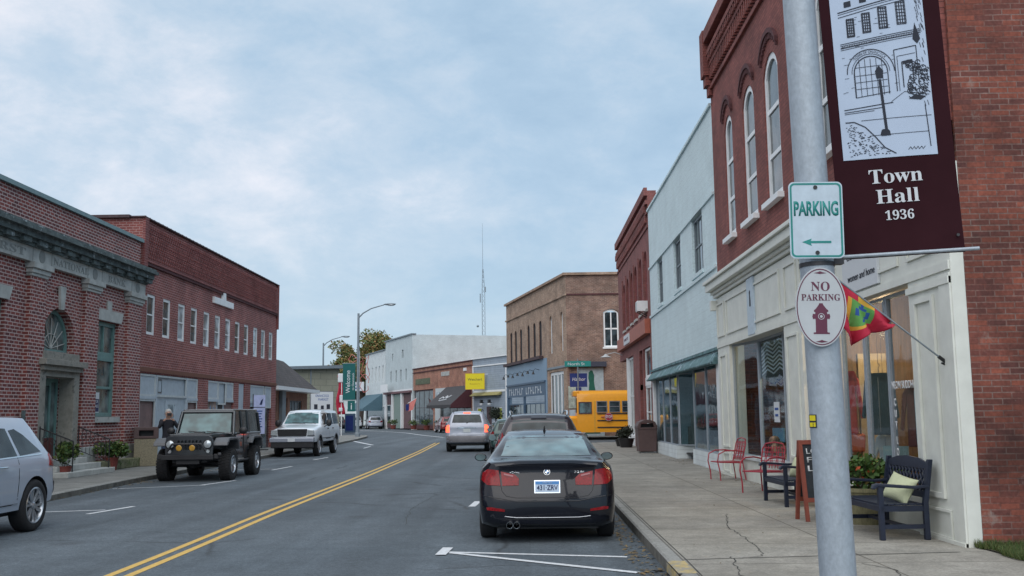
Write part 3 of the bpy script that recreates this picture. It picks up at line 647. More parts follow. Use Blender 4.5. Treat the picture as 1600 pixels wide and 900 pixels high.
MB().box(.352, W1 - .352, .352, 4.2, 4.2, 4.35).build('ceiling', M['offwhite'], R1)
for a, b_ in wins:
    window(R1, a, b_, 5.78, 8.72, .03, M['white'], M['glass'], rise=.38, mu=0, mz=2, fw=.13, sill=.16, bars=.07)
    c = (a + b_) / 2; bb = MB(); w = (b_ - a) / 2; r0 = (w * w + .38 * .38) / (2 * .38)
    # brick hood: stepped dark soldier bricks round the arch head
    aa = math.asin(w / r0)
    o1 = arch(a - .12, b_ + .12, 8.2, 9.20, .38, 14)[2:]; o0 = arch(a - .12, b_ + .12, 8.2, 9.10, .38, 14)[2:]
    bb.xz(o1 + o0[::-1], -.07, -.001)
    for i in range(13):
        x_ = a - .08 + (b_ - a + .16) * i / 12; bb.box(x_ - .022, x_ + .022, -.05, -.001, 8.62 + .36 * (1 - ((x_ - c) / (w + .12)) ** 2), 8.76 + .36 * (1 - ((x_ - c) / (w + .12)) ** 2))
    bb.build('arch_hood', M['brick_dark'], R1)
# corbelled top cornice
bb = MB()
for i, (z0, z1, p) in enumerate([(9.95, 10.05, .07), (10.52, 10.62, .10), (10.8, 10.92, .16), (11.15, 11.46, .22)]): bb.box(-.04, W1, -p, -.001, z0, z1)
for i in range(70):
    u = .1 + i * .2; bb.box(u, u + .09, -.09, -.001, 10.2, 10.518); bb.box(u, u + .09, -.15, -.001, 10.63, 10.795)
bb.box(-.05, .38, -.24, -.005, 10.3, 11.5); bb.box(-.03, .32, -.18, -.005, 10.05, 10.3); bb.box(-.02, .28, -.10, -.005, 9.8, 10.05)
bb.build('cornice', M['brick_front'], R1)
# shopfront
def panel(bb, u0, u1, z0, z1, y, w=.045, d=.03):
    bb.xz(rect(u0, u1, z0, z1), y - d, y, [rect(u0 + w, u1 - w, z0 + w, z1 - w)])
sf = MB()
A0, A1 = 1.4, 6.55; D0, D1 = 7.75, 9.3; B0, B1 = 9.45, 12.75      # window A, door recess, window B
sf.xz([(0, .0), (A0, .0), (A0, 3.24), (A1, 3.24), (A1, 0), (D0, 0), (D0, 3.24), (B1, 3.24), (B1, 0), (14.0, 0), (14.0, 4.5), (0, 4.5)], -.06, .3)
sf.box(14.001, 14.05, -.06, .098, .0, 4.5)
sf.build('shopfront', M['cream'], R1, bevel=.006)
pb = MB(); y = -.062
for u0, u1 in ((.12, 1.0), (1.25, 4.0), (4.2, 6.4), (6.75, 7.6), (7.8, 9.6), (9.8, 12.5)): panel(pb, u0, u1, 3.5, 4.35, y)
panel(pb, 12.8, 13.85, 3.5, 4.35, y)
for u0, u1 in ((.35, 1.1), (6.75, 7.55)): panel(pb, u0, u1, .8, 3.05, y); panel(pb, u0, u1, .2, .68, y)
panel(pb, 12.95, 13.55, .62, 3.0, y, .06, .035); panel(pb, 12.9, 13.7, .16, .5, y, .03)
pb.box(-.02, 14.04, -.085, -.061, 3.24, 3.34); pb.box(12.76, 14.04, -.1, -.061, 3.08, 3.16); pb.box(13.74, 14.04, -.085, -.061, 0, 3.2)
pb.box(12.76, 14.04, -.10, -.061, 0.13, .17); pb.box(0, A0, -.1, -.061, .13, .19)
pb.build('moulding', M['cream'], R1)
cb = MB()
for z0, z1, p in ((4.52, 4.60, .12), (4.60, 4.68, .18), (4.68, 4.86, .30), (4.86, 4.94, .36), (4.94, 5.0, .22)): cb.box(-.06 - p * .4, W1 + .05, -p, .0, z0, z1)
cb.box(-.06, .12, -.22, -.061, 4.2, 4.45)
cb.build('shopfront_cornice', M['cream'], R1, bevel=.01)
# window A : canted side panes and central pane
def shopwin(par, segs, z0, z1, fm, gm, fw=.05, name='shop_window'):
    b = MB(); gl = MB()
    for (ax, ay), (bx_, by) in segs:
        d = Vector((bx_ - ax, by - ay)); L = d.length; t = d.normalized(); nn_ = Vector((-t.y, t.x))
        def mpf(u, v, q, ax=ax, ay=ay, t=t, nn_=nn_): return (ax + t.x * u + nn_.x * q, ay + t.y * u + nn_.y * q, v)
        b.plate(rect(0, L, z0, z1), [rect(fw, L - fw, z0 + fw, z1 - fw)], mpf, 0, .06)
        gl.plate(rect(fw * .9, L - fw * .9, z0 + fw * .9, z1 - fw * .9), [], mpf, .03, .038)
    f = b.build(name, fm, par); gl.build('pane', gm, f); return f
shopwin(R1, [((1.4, .02), (3.0, .25)), ((3.01, .25), (5.2, .25)), ((5.21, .25), (6.55, .02))], .62, 3.24, M['galv'], M['shop_glass'])
MB().box(A0, A1, -.02, .3, .13, .60).builds('stallriser', M['cream'], R1); MB().box(A0 - .02, A1 + .02, -.08, .3, .60, .66).build('window_ledge', M['offwhite'], R1)
shopwin(R1, [((9.47, .1), (10.5, .1)), ((10.52, .1), (11.45, .1)), ((11.47, .1), (12.75, .1))], .58, 3.22, M['galv'], M['shop_glass'], .045)
MB().box(9.3, B1, -.02, .3, .13, .56).builds('stallriser', M['cream'], R1)
# entrance door, set back
MB().xz(rect(7.75, 9.3, .13, 3.24), .12, .17, [rect(7.95, 9.1, .5, 2.2), rect(7.95, 9.1, 2.4, 3.1)]).build('door', M['offwhite'], R1)
# interior
MB().box(.4, 13.6, 4.0, 4.1, .1, 4.2).build('interior_wall', M['wood_in'], R1)
MB().box(.4, 13.6, .31, 4.0, .30, .34).build('interior_floor', M['wood_in'], R1)
MB().box(7.3, 7.4, .45, 4.0, .3, 4.2).build('interior_wall', M['wood_in'], R1)
MB().box(A0 + .2, A1, 1.4, 1.44, .34, 2.1).build('display_back', M['dark_in'], R1)
pl = MB(); pl.box(7.42, 7.46, 1.0, 1.5, .34, 2.65); pl.box(9.9, 10.4, 2.3, 2.34, .34, 2.6); pl.builds('display_panel', P('pale display boards', (.48, .36, .22), .7), R1)
# shop lettering
text('NEON BUDDHA', .10, M['chalk_white'], R1, (12.0, .09, 1.93), width=.84, bold=.03)
for k, ch in enumerate('CUT'): text(ch, .10, M['chalk_white'], R1, (11.67, .09, 1.70 - k * .155), xs=.75, bold=.04)
for k, ch in enumerate('LOO'): text(ch, .10, M['chalk_white'], R1, (11.67, .09, 1.70 - (k + 3.3) * .155), xs=.75, bold=.04)
for k, ch in enumerate('AOT'): text(ch, .10, M['chalk_white'], R1, (12.57, .09, 1.33 - k * .19), xs=.75, bold=.04)
# interior spotlights (lit in the photograph)
for u, yy in ((8.3, 1.2), (9.9, 1.5), (3.8, 1.0), (11.6, 2.0)):
    s_ = MB(); s_.lathe([(.05, 0), (.07, .12), (.03, .14)], (u, yy, 3.0)); s_.tube([(u, yy, 3.13), (u, yy, 4.2)], .012); o = s_.build('spot_lamp', M['black_metal'], R1, 30)
    MB().lathe([(.045, -.002), (.045, .004)], (u, yy, 2.995)).build('bulb', M['lamp_warm'], o)
    l = bpy.data.lights.new('spot', 'POINT'); l.energy = 34; l.color = (1, .72, .42); l.shadow_soft_size = .08
    lo = bpy.data.objects.new('spot_light', l); COL.objects.link(lo); lo.parent = R1; lo.location = (u, yy, 2.9)
# upper sign boards
def signboard(name, label, loc, rz, w, h, mat, frame=None, th=.04, cat='sign', bevel=0.004):
    t = thing(name, label, cat, loc, rz); MB().box(-w / 2, w / 2, 0, th, 0, h).build('board', mat, t, bevel=bevel)
    if frame: MB().xz(rect(-w / 2 - .02, w / 2 + .02, -.02, h + .02), -.01, th + .01, [rect(-w / 2 + .02, w / 2 - .02, .02, h - .02)]).build('frame', frame, t)
    return t
t = signboard('shop_sign', 'narrow upright white sign with a small dark figure on the cream shopfront fascia', (4.80, 21.4, 3.28), R(-90), .62, 1.22, M['sign_white'])
MB().xz([(-.05, .62), (.0, .60), (.06, .62), (.07, .72), (.03, .86), (.05, .92), (0, .96), (-.05, .92), (-.03, .84)], -.006, 0).build('figure_mark', M['ink'], t)
t = signboard('shop_sign', 'white lettered sign above the second shop window, half hidden by the banner', (4.80, 14.35, 3.37), R(-90), 1.5, .82, M['banner_text'])
text('women and home', .105, M['ink'], t, (.08, -.002, .16), width=1.15, italic=.2); text('clothing for', .12, M['ink'], t, (0, -.002, .48), width=1.0, italic=.2)

# ---- R2 white painted building. u = 39.3 - Y, width 13.9
R2 = Rb('white_building', 'pale blue white two storey building with three sash windows beside the brick shop', 39.3)
W2 = 13.88; w2 = [(2.35, 3.7), (6.5, 8.0), (10.2, 11.95)]
MB().xz(rect(0.0, W2, 3.05, 9.6), 0, .35, [rect(a, b_, 5.56, 7.24) for a, b_ in w2]).build('wall', M['stucco'], R2)
MB().box(0, .3, .352, 16, 0, 9.55).build('side_wall', M['stucco'], R2); MB().box(W2 - .3, W2 - .003, .352, 16, 0, 9.55).build('side_wall', M['stucco'], R2)
MB().box(.3, W2 - .3, .36, 16, 9.0, 9.15).build('roof', M['roof'], R2)
bb = MB(); bb.box(0, W2 - .01, -.05, -.001, 5.33, 5.42); bb.box(0, W2 - .01, -.05, -.001, 7.25, 7.33); bb.box(-.02, W2 - .01, -.06, .4, 9.602, 9.68); bb.builds('band_course', M['stucco'], R2)
for a, b_ in w2:
    f = window(R2, a + .02, b_ - .02, 5.58, 7.22, .07, M['pole_grey'], M['glass'], mu=2, mz=1, fw=.07, sill=.12, sm=M['stucco'])
bb = MB(); bb.box(0, .35, -.02, .3, 0, 3.05); bb.box(13.3, W2 - .01, -.02, .3, 0, 3.05); bb.box(.35, 13.3, 0, .3, 2.95, 3.05); bb.builds('corner_post', M['white'], R2)
bb = MB(); bb.box(.35, 5.9, .0, .25, .13, .56); bb.box(9.1, 13.3, .0, .25, .13, .56); bb.box(5.72, 5.9, .252, 1.6, .13, .56); bb.box(9.1, 9.28, .252, 1.6, .13, .56)
bb.builds('stallriser', M['white_siding'], R2)
shopwin(R2, [((.4, .06), (2.3, .06)), ((2.31, .06), (4.1, .06)), ((4.11, .06), (5.9, .06)), ((5.91, .1), (6.3, 1.55))], .56, 2.93, M['galv'], M['shop_glass2'], .035)
shopwin(R2, [((8.7, 1.55), (9.08, .1)), ((9.1, .06), (11.2, .06)), ((11.21, .06), (13.25, .06))], .56, 2.93, M['galv'], M['shop_glass2'], .035)
MB().xz(rect(6.35, 8.65, .13, 2.93), 1.6, 1.66, [rect(6.9, 8.1, .4, 2.5)]).build('door', M['pole_grey'], R2)
MB().box(6.92, 8.08, 1.62, 1.63, .42, 2.48).build('door_pane', M['glass'], R2)
MB().box(.3, W2 - .3, 3.6, 3.7, 0, 4).build('interior_wall', M['dark_in'], R2); MB().box(.3, W2 - .3, .3, 3.6, .3, .33).build('interior_floor', M['dark_in'], R2)
bb = MB(); rnd = random.Random(12)
for i in range(26):
    u = rnd.uniform(.6, 13); y = rnd.uniform(.5, 2.8)
    if 5.8 < u < 9.2: continue
    h = rnd.uniform(.7, 1.9); bb.box(u, u + rnd.uniform(.15, .7), y, y + .3, .33, h)
bb.build('shop_fittings', P('mixed shop fittings', (.22, .20, .17), .7, noise=.7, nscale=1.7), R2)
bb = MB(); bb.yz([(-.20, 2.92), (-.18, 2.87), (-.02, 2.87), (-.02, 3.18)], -.15, W2 - .25); bb.build('awning', M['awning_green'], R2)
bb = MB(); bb.tube([(-.15, -.20, 2.90), (W2 - .25, -.20, 2.90)], .035); bb.box(-.15, W2 - .2, -.06, -.001, 3.22, 3.30); bb.builds('awning_rail', M['awning_green'], R2)
def awn(x, y, z): return (8.2 + x, -.205 + z * .65 + y, 2.95 + z)
text('The', .15, M['sign_white'], R2, (0, 0, 0), mp=awn)
# ---- R3 maroon brick building, u = 52.8 - Y
R3 = Rb('maroon_brick_building', 'narrow maroon brick building with arched windows and orange signboard at the corner', 52.9)
W3 = 13.55
w3 = [(2.6, 3.6), (4.45, 5.4), (6.3, 7.2), (7.95, 8.95), (9.95, 10.85), (11.8, 12.7)]
MB().xz(rect(0, W3, 4.4, 10.5), 0, .35, [arch(a, b_, 5.72 + i * .02, 8.05 + i * .04, .35) for i, (a, b_) in enumerate(w3)]).build('wall', M['brick_r3'], R3)
MB().box(0, .35, .352, 15, 4.38, 10.45).build('side_wall', M['brick_r3'], R3); MB().box(0, .35, 4.2, 15, 0, 4.378).build('side_wall', M['brick_r3'], R3); MB().xy([(3.9, .31), (4.2, .31), (.35, 4.3), (.05, 4.3)], .0, 4.378).build('corner_wall', M['brick_r3'], R3); MB().box(3.70, 3.86, -.03, .18, .13, 4.3).build('corner_post', M['white'], R3); MB().box(.36, 3.7, .31, 3.0, 4.3, 4.378).build('soffit', M['offwhite'], R3); MB().box(W3 - .3, W3 - .003, .352, 15, 0, 10.4).build('side_wall', M['brick_r3'], R3)
MB().box(.36, W3 - .31, .36, 15, 9.8, 9.95).build('roof', M['roof'], R3)
for i, (a, b_) in enumerate(w3):
    window(R3, a, b_, 5.72 + i * .02, 8.05 + i * .04, .06, M['red_panel'], M['glass'], rise=.35, fw=.07, sill=.13, sm=M['stone'])
    bb = MB(); o = arch(a - .14, b_ + .14, 6.9, 8.22 + i * .04, .42); bb.xz(o, -.06, -.001, [arch(a, b_, 6.0, 8.06 + i * .04, .35)] if False else []); 
bb = MB(); 
for z0, z1, p in ((9.0, 9.1, .05), (9.55, 9.65, .07), (9.95, 10.1, .10), (10.3, 10.62, .14)): bb.box(-.03, W3, -p, -.001, z0, z1)
for i in range(66): u = .1 + i * .2; bb.box(u, u + .1, -.09, -.001, 9.25, 9.54); bb.box(u, u + .1, -.14, -.001, 9.66, 9.94)
for a, b_ in w3: bb.box(a - .2, a - .05, -.05, -.001, 5.7, 8.3)
bb.build('cornice', M['brick_r3'], R3)
MB().box(1.0, 13.3, -.22, -.001, 4.78, 5.36).build('signboard', M['red_sign'], R3)
MB().box(4.9, 7.4, -.26, -.222, 4.84, 5.28).build('sign_panel', M['banner_text'], R3); text('ONANCOCK', .12, M['maroon'], R3, (6.15, -.262, 5.0), width=1.8)
MB().xz([(3.66, 4.3), (6.6, 4.3), (6.6, 0), (9.1, 0), (9.1, 4.3), (10.3, 4.3), (10.3, 0), (10.6, 0), (10.6, 4.3), (13.1, 4.3), (13.1, 0), (W3, 0), (W3, 4.398), (0, 4.398), (0, 4.3)], -.0, .3).build('ground_wall', M['brick_r3'], R3)
window(R3, 3.88, 6.58, .6, 4.28, .1, M['white'], M['glass_teal'], mu=2, mz=1, fw=.1)
MB().box(6.75, 9.08, .06, .12, 2.85, 4.3).builds('transom_panel', M['red_panel'], R3); MB().box(6.62, 9.1, .02, .14, 2.62, 2.86).build('door_head', M['white'], R3)
MB().box(6.75, 9.08, .12, .2, .13, 2.62).build('door', M['red_door'], R3)
window(R3, 10.62, 13.08, 3.1, 4.28, .08, M['white'], M['glass'], fw=.09, mz=0); window(R3, 10.62, 13.08, .6, 2.75, .08, M['white'], M['glass_teal'], fw=.09, mu=1); MB().box(10.6, 13.1, .06, .2, 2.75, 3.1).build('fascia', M['white'], R3)
MB().box(3.72, 6.58, .04, .3, .13, .6).builds('stallriser', M['white'], R3); MB().box(10.6, 13.1, .04, .3, .13, .6).builds('stallriser', M['red_panel'], R3)
bb = MB(); bb.tube([(1.4, 0, 4.6), (1.4, -.4, 4.75), (1.4, -.8, 4.65)], .02); bb.lathe([(.05, .12), (.1, .05), (.3, -.05)], (1.4, -.85, 4.55), n=16); bb.build('gooseneck_lamp', M['offwhite'], R3, 40)
ac = thing('air_conditioner', 'white window air conditioner sticking out of the maroon brick building', 'air conditioner', (4.9, 39.9 + .85, 5.75), R(-90))
MB().box(-.30, .30, -.40, .15, 0, .42).build('case', M['white'], ac, bevel=.01); MB().xz(rect(-.27, .27, .04, .38), -.41, -.401, [rect(-.25 + i * .064, -.21 + i * .064, .07, .35) for i in range(8)]).build('grille', M['offwhite'], ac)
MB().tube([(-.25, -.35, 0), (-.25, 0, -.2)], .02).tube([(.25, -.35, 0), (.25, 0, -.2)], .02).build('bracket', M['black_metal'], ac)

# ---- bank (left). u = Y - 14
BK = Lb('bank_building', 'red brick bank with carved limestone frieze and arched green doorway, leftmost', 14.0)
WB = 19.35
MB().xz(rect(0, WB, .13, 7.6), .0, .35, [arch(12.65, 14.55, 3.5, 4.72, .95, 16), rect(12.75, 14.5, .14, 2.85), rect(16.1, 17.75, 1.72, 4.66), rect(9.0, 10.75, 1.72, 4.66), rect(3, 4.7, 1.72, 4.66)]).build('wall', M['brick_bank'], BK)
MB().box(WB - .35, WB, .352, 14, 0, 7.58).build('side_wall', M['brick_bank'], BK)
MB().box(0, WB - .36, .36, 14, 7.0, 7.1).build('roof', M['roof'], BK)
bb = MB(); bb.box(-.1, WB + .04, -.10, .40, 7.6, 7.72); bb.build('coping', M['copper'], BK)
bb = MB(); bb.box(0, WB + .12, -.16, -.001, 5.78, 6.16); bb.build('frieze', M['stone'], BK)
for u in [11.0, 12.1 + .2, 15.7, 18.6, 19.3, 14.9 + .6]:
    pass
bb = MB()
for z0, z1, p in ((6.16, 6.25, .24), (6.25, 6.34, .30), (6.34, 6.5, .42), (6.5, 6.6, .55), (6.6, 6.68, .48), (6.68, 6.78, .2)): bb.box(-.1, WB + p * .5, -p, .0, z0, z1)
for i in range(24): bb.box(i * .83, i * .83 + .38 + (i % 3) * .05, -.36, -.2, 6.20, 6.335)
bb.build('cornice', M['stone_dirty'], BK)
for u0, u1 in ((8.0 - .2, 8.9 - .2), (11.75, 12.85 - .25), (15.05, 16.0 - .05), (18.2, 19.3)):
    bb = MB(); bb.box(u0, u1, -.13, -.001, .85, 5.42); bb.build('pilaster', M['brick_bank'], BK)
    bb = MB(); bb.box(u0 - .03, u1 + .03, -.16, -.001, 5.42, 5.5); bb.box(u0 - .07, u1 + .07, -.2, -.001, 5.5, 5.62); bb.box(u0 - .13, u1 + .13, -.26, -.001, 5.62, 5.777); bb.build('capital', M['stone'], BK, bevel=.01)
    bb = MB(); bb.box(u0 - .05, u1 + .05, -.18, -.001, .13, .85); bb.build('pilaster_base', M['stone'], BK, bevel=.02)
for s_, u, w in (('FIRST', 10.3, 2.0), ('NATIONAL', 13.95, 2.2), ('BANK', 17.1, 1.35)): text(s_, .2, M['letter_dark'], BK, (u, -.162, 5.87), width=w, depth=.005, useserif=True)
bb = MB()
for u in (12.2, 15.5, 18.8): bb.lathe([(.13, -.168), (.15, -.172), (.17, -.168), (.17, -.161)], (u, 0, 5.97), 'y', 16)
for u in (11.7, 12.75, 15.0, 16.0, 18.3): bb.box(u - .012, u + .012, -.1655, -.1605, 5.785, 6.155)
bb.builds('roundel', M['letter_dark'], BK)
# window surrounds and woodwork
for u0, u1 in ((16.1, 17.75), (9.0, 10.75), (3, 4.7)):
    f = window(BK, u0, u1, 1.72, 4.66, .12, M['green_frame'], M['glass_teal'], fw=.13, mz=0, mu=0, depth=.1)
    bb = MB(); bb.box(u0 + .1, u1 - .1, .11, .2, 3.45, 3.72); bb.box(u0 + .1, u1 - .1, .12, .2, 2.58, 2.66); bb.box((u0 + u1) / 2 - .03, (u0 + u1) / 2 + .03, .12, .2, 3.7, 4.55); bb.builds('transom', M['green_frame'], f)
    bb = MB(); bb.box(u0 - .12, u1 + .12, -.1, .12, 1.55, 1.715); bb.build('sill', M['stone'], f)
    bb = MB(); c = (u0 + u1) / 2; bb.xz([(u0 - .1, 4.68), (u1 + .1, 4.68), (u1 + .25, 5.02), (c + .14, 5.02), (c + .17, 5.3), (c - .17, 5.3), (c - .14, 5.02), (u0 - .25, 5.02)], -.05, -.001); bb.build('lintel', M['stone'], BK)
    bb = MB(); bb.xz(rect(u0 + .05, u1 - .05, .95, 1.4), -.04, -.001, [rect(u0 + .2, u1 - .2, 1.08, 1.27)]); bb.build('apron_panel', M['brick_bank'], BK)
# arch doorway
bb = MB(); bb.xz(arch(12.25, 14.95, 3.5, 5.12, 1.3, 20)[0:], -.05, -.001, [arch(12.63, 14.57, 3.52, 4.74, .95, 20)]); bb.build('arch_ring', M['brick_bank'], BK)
MB().xz([(13.5, 4.7), (13.7, 4.7), (13.78, 5.35), (13.42, 5.35)], -.12, -.0515).build('keystone', M['stone'], BK)
f = MB().xz(arch(12.67, 14.53, 3.5, 4.70, .93, 20), .15, .22, [arch(12.78, 14.42, 3.6, 4.60, .82, 20)]).build('fanlight', M['green_frame'], BK)
bb = MB()
for k in range(7):
    a = math.pi * (k + .5) / 7; bb.tube([(13.6, .18, 3.62), (13.6 + .85 * math.cos(a), .18, 3.62 + .85 * math.sin(a))], .014, 5)
bb.tube([(13.6 + .42 * math.cos(math.pi * k / 12), .18, 3.62 + .42 * math.sin(math.pi * k / 12)) for k in range(13)], .014, 5)
bb.build('tracery', M['stone'], f); MB().xz(arch(12.75, 14.45, 3.55, 4.64, .85, 20), .2, .21).build('pane', M['glass_teal'], f)
bb = MB(); bb.box(12.55, 14.7, -.16, .0, 3.28, 3.5); bb.box(12.35, 14.9, -.34, -.001, 3.12, 3.28); bb.box(12.45, 14.8, -.24, -.001, 2.98, 3.12); bb.xz([(12.45, .14), (12.78, .14), (12.78, 2.82), (14.47, 2.82), (14.47, .14), (14.8, .14), (14.8, 2.98), (12.45, 2.98)], -.14, .3)
bb.build('door_surround', M['stone_brown'], BK, bevel=.012)
f = MB().xz(rect(12.79, 14.46, .6, 2.81), .32, .38, [rect(12.9, 13.2, .9, 2.7), rect(13.3, 13.95, 1.2, 2.6), rect(14.05, 14.35, .9, 2.7)]).build('door', M['green_frame'], BK)
MB().box(12.85, 14.4, .35, .36, .65, 2.75).build('pane', M['glass_teal'], f); MB().box(13.3, 14.2, .26, .315, .6, 1.15).build('gate_panel', P('dark red gate panel', (.09, .02, .02), .6), BK)
st = thing('entrance_steps', 'grey stone steps in front of the arched bank doorway', 'steps', (-13.1, 27.6, 0), R(90))
for k in range(3): MB().box(-1.25 - .12 * (2 - k), 1.25 + .12 * (2 - k), -1.15 + k * .36, -.16, .13 + k * .15, .28 + k * .15).build('step', M['stone'], st, bevel=.015)
def railing(loc, label):
    t = thing('iron_railing', label, 'railing', loc, R(90)); b = MB()
    b.tube([(0, -1.1, .0), (0, -1.1, .95)], .018).tube([(0, -.2, .3), (0, -.2, 1.35)], .018).tube([(0, -1.1, .95), (0, -.2, 1.3)], .018).tube([(0, -1.1, .3), (0, -.2, .65)], .012)
    for k in range(1, 8):
        y = -1.1 + .9 * k / 8; z = .3 + .35 * k / 8; b.tube([(0, y, z), (0, y, z + .66)], .008, 5)
    for k in range(4):
        y = -1.0 + .22 * k; b.tube([(0, y + .07 * math.cos(a), .75 + .09 * k + .07 * math.sin(a)) for a in [i * .52 for i in range(13)]], .008, 5)
    b.build('bars', M['black_metal'], t); return t
railing((-13.1, 26.45, .13), 'black iron scroll railing on the near side of the bank steps'); railing((-13.1, 28.75, .13), 'black iron railing on the far side of the bank steps')
nt_ = thing('window_notice', 'small dark notice taped inside the lower bank window', 'notice', (-13.1 - .16, 30.45, 1.85), R(90))
MB().box(0, .42, 0, .01, 0, .62).build('sheet', M['banner_text'], nt_); MB().box(.02, .40, -.004, -.001, .03, .42).build('picture', M['ink_blue'], nt_); text('FOR', .09, M['banner_text'], nt_, (.21, -.006, .30), width=.26); text('SALE', .09, M['banner_text'], nt_, (.21, -.006, .16), width=.28)
# plaque
MB().box(11.55, 11.72, -.16, -.132, 1.5, 1.9).build('plaque', M['stone_dirty'], BK)
wl = Lb('mossy_kerb_wall', 'low mossy concrete edging along the foot of the bank wall', 29.2, cat='edging')
MB().box(0, 5.6, -.62, -.3, .13, .42).build('edging', P('mossy concrete', (.17, .17, .10), .95, noise=.4, nscale=6, wear=((.07, .10, .03), 5, .5)), wl, bevel=.03)

# ---- brick hall (left 2) u = Y - 33.45
B2 = Lb('brick_hall_building', 'long dark red brick hall with a row of narrow white framed upper windows', 33.45, x=-13.1)
WH = 18.55
yw = [33.99, 35.51, 37.08, 38.51, 40.05, 41.52, 42.98, 44.42, 45.86, 47.44, 48.87, 50.34]
hw = [(y - 33.45 + .08, y - 33.45 + .86) for y in yw]
MB().xz(rect(0, WH, 3.3, 8.5), 0, .35, [rect(a, b_, 4.54, 5.95) for a, b_ in hw]).build('wall', M['brick_b2'], B2)
MB().box(0, .35, .352, 20, 0, 8.48).build('side_wall', M['brick_b2'], B2); MB().box(WH - .35, WH, .352, 20, 0, 8.48).build('side_wall', M['brick_b2'], B2)
MB().box(.36, WH - .36, .36, 20, 7.8, 7.95).build('roof', M['roof'], B2)
bb = MB(); bb.box(.35, WH - .2, -.07, -.001, 7.05, 8.35); bb.box(.3, WH - .15, -.12, -.001, 7.0, 7.06); bb.box(-.0, .33, -.10, -.001, 6.2, 8.5); bb.box(WH - .18, WH, -.1, -.001, 6.2, 8.5); 
for i in range(84):
    u = .45 + i * .21; [bb.box(u + (k % 2) * .1, u + .09 + (k % 2) * .1, -.10, -.071, 7.16 + k * .145, 7.27 + k * .145) for k in range(8)]
bb.build('parapet_panel', M['brick_b2top'], B2)
MB().box(.3, WH - .15, -.09, -.001, 6.9, 6.995).build('string_course', M['brick_dark'], B2)
bb = MB(); bb.box(-.08, WH + .05, -.10, .40, 8.5, 8.545)
for i in range(46): bb.tube([(i * .41, -.105, 8.535), (i * .41, .41, 8.535)], .028, 6)
bb.box(-.15, .2, .42, 20, 8.48, 8.58); bb.build('coping', M['coping'], B2)
for i, (a, b_) in enumerate(hw): window(B2, a, b_, 4.54, 5.95, .03, M['white'], M['glass_pale'] if i in (2, 4, 5, 6, 9) else M['glass'], fw=.10, sill=.02)
MB().xz([(7.75, 6.42), (10.45, 6.42), (10.45, 6.68), (9.35, 6.68), (9.3, 6.98), (8.95, 6.98), (8.9, 6.68), (7.75, 6.68)], -.10, -.001).build('plaque', M['white'], B2)
# ground floor
bb = MB(); bb.xz([(0, 0), (.25, 0), (.25, 3.2), (6.25, 3.2), (6.25, 0), (7.5, 0), (7.5, 3.2), (11.1, 3.2), (11.1, 0), (11.85, 0), (11.85, 3.2), (12.8, 3.2), (12.8, 0), (13.75, 0), (13.75, 3.2), (17.7, 3.2), (17.7, 0), (WH, 0), (WH, 3.3), (0, 3.3)], 0, .3); bb.build('ground_wall', M['brick_b2'], B2)
MB().box(0, WH, -.04, -.001, 3.25, 3.4).build('string_course', P('rusty lintel', (.17, .07, .045), .8), B2)
bb = MB(); bb.box(.26, 1.75, .05, .1, 2.4, 3.18); bb.box(1.8, 5.0, .1, .15, .14, 3.18); bb.box(5.05, 6.24, .05, .1, 2.4, 3.18); bb.box(7.52, 8.9, .05, .1, 2.35, 3.18); bb.box(8.95, 10.0, .1, .15, 1.7, 3.18); bb.box(10.05, 11.08, .05, .1, 2.4, 3.18)
bb.box(11.87, 12.78, .05, .1, 2.0, 3.18); bb.box(13.77, 16.3, .05, .1, 2.15, 3.18); bb.box(16.5, 17.68, .05, .1, 2.1, 3.18); bb.box(14.6, 15.8, .12, .16, .14, 2.1)
for u0, u1 in ((.26, 1.75), (5.05, 6.24), (7.52, 8.9), (10.05, 11.08), (13.77, 16.3)): bb.box(u0, u1, .0, .049, 2.32, 2.42)
bb.box(1.76, 1.86, .0, .12, .14, 3.18); bb.box(4.95, 5.04, .0, .12, .14, 3.18)
bb.builds('transom_panel', M['panel_white'], B2)
bb = MB(); bb.xz(rect(2.1, 2.5, 2.55, 3.05), .085, .099, [rect(2.15, 2.5, 2.6, 3.0)]); bb.build('panel_mark', M['plastic_grey'], B2)
bb = MB(); bb.box(.26, 1.75, .1, .15, .14, 2.32); bb.box(5.05, 6.24, .1, .15, .14, 2.32); bb.box(10.05, 11.08, .1, .15, .5, 2.4); bb.builds('boarded_window', M['panel_brown'], B2)
bb = MB(); bb.box(7.52, 8.9, .1, .15, .5, 2.35); bb.builds('boarded_window', P('peeling mural board', (.32, .24, .20), .7, noise=.8, nscale=2.5, wear=((.2, .3, .45), 3, .5)), B2)
bb = MB(); bb.box(8.95, 10.0, .12, .17, .14, 1.7); bb.box(13.77, 14.55, .12, .17, .14, 2.1); bb.box(16.5, 17.68, .12, .17, .14, 2.1); bb.box(11.87, 12.78, .12, .17, .14, 2.0); bb.builds('shop_window', M['glass'], B2)
for u0, u1, z0, z1 in ((.26, 1.75, .14, 2.32), (.26, 1.75, 2.42, 3.18), (1.86, 4.95, 2.42, 3.18), (5.05, 6.24, .14, 2.32), (5.05, 6.24, 2.42, 3.18), (7.52, 8.9, 2.42, 3.18), (8.95, 10.0, 2.2, 3.18), (10.05, 11.08, 2.42, 3.18), (13.77, 16.3, 2.42, 3.18), (16.5, 17.68, 2.1, 3.18), (14.6, 15.8, .14, 2.1)):
    MB().xz(rect(u0, u1, z0, z1), .02, .05, [rect(u0 + .07, u1 - .07, z0 + .07, z1 - .07)]).build('panel_frame', M['offwhite'], B2)
MB().box(9.1, 9.75, .09, .099, 1.95, 2.25).build('transom_light', M['glass_black'], B2)
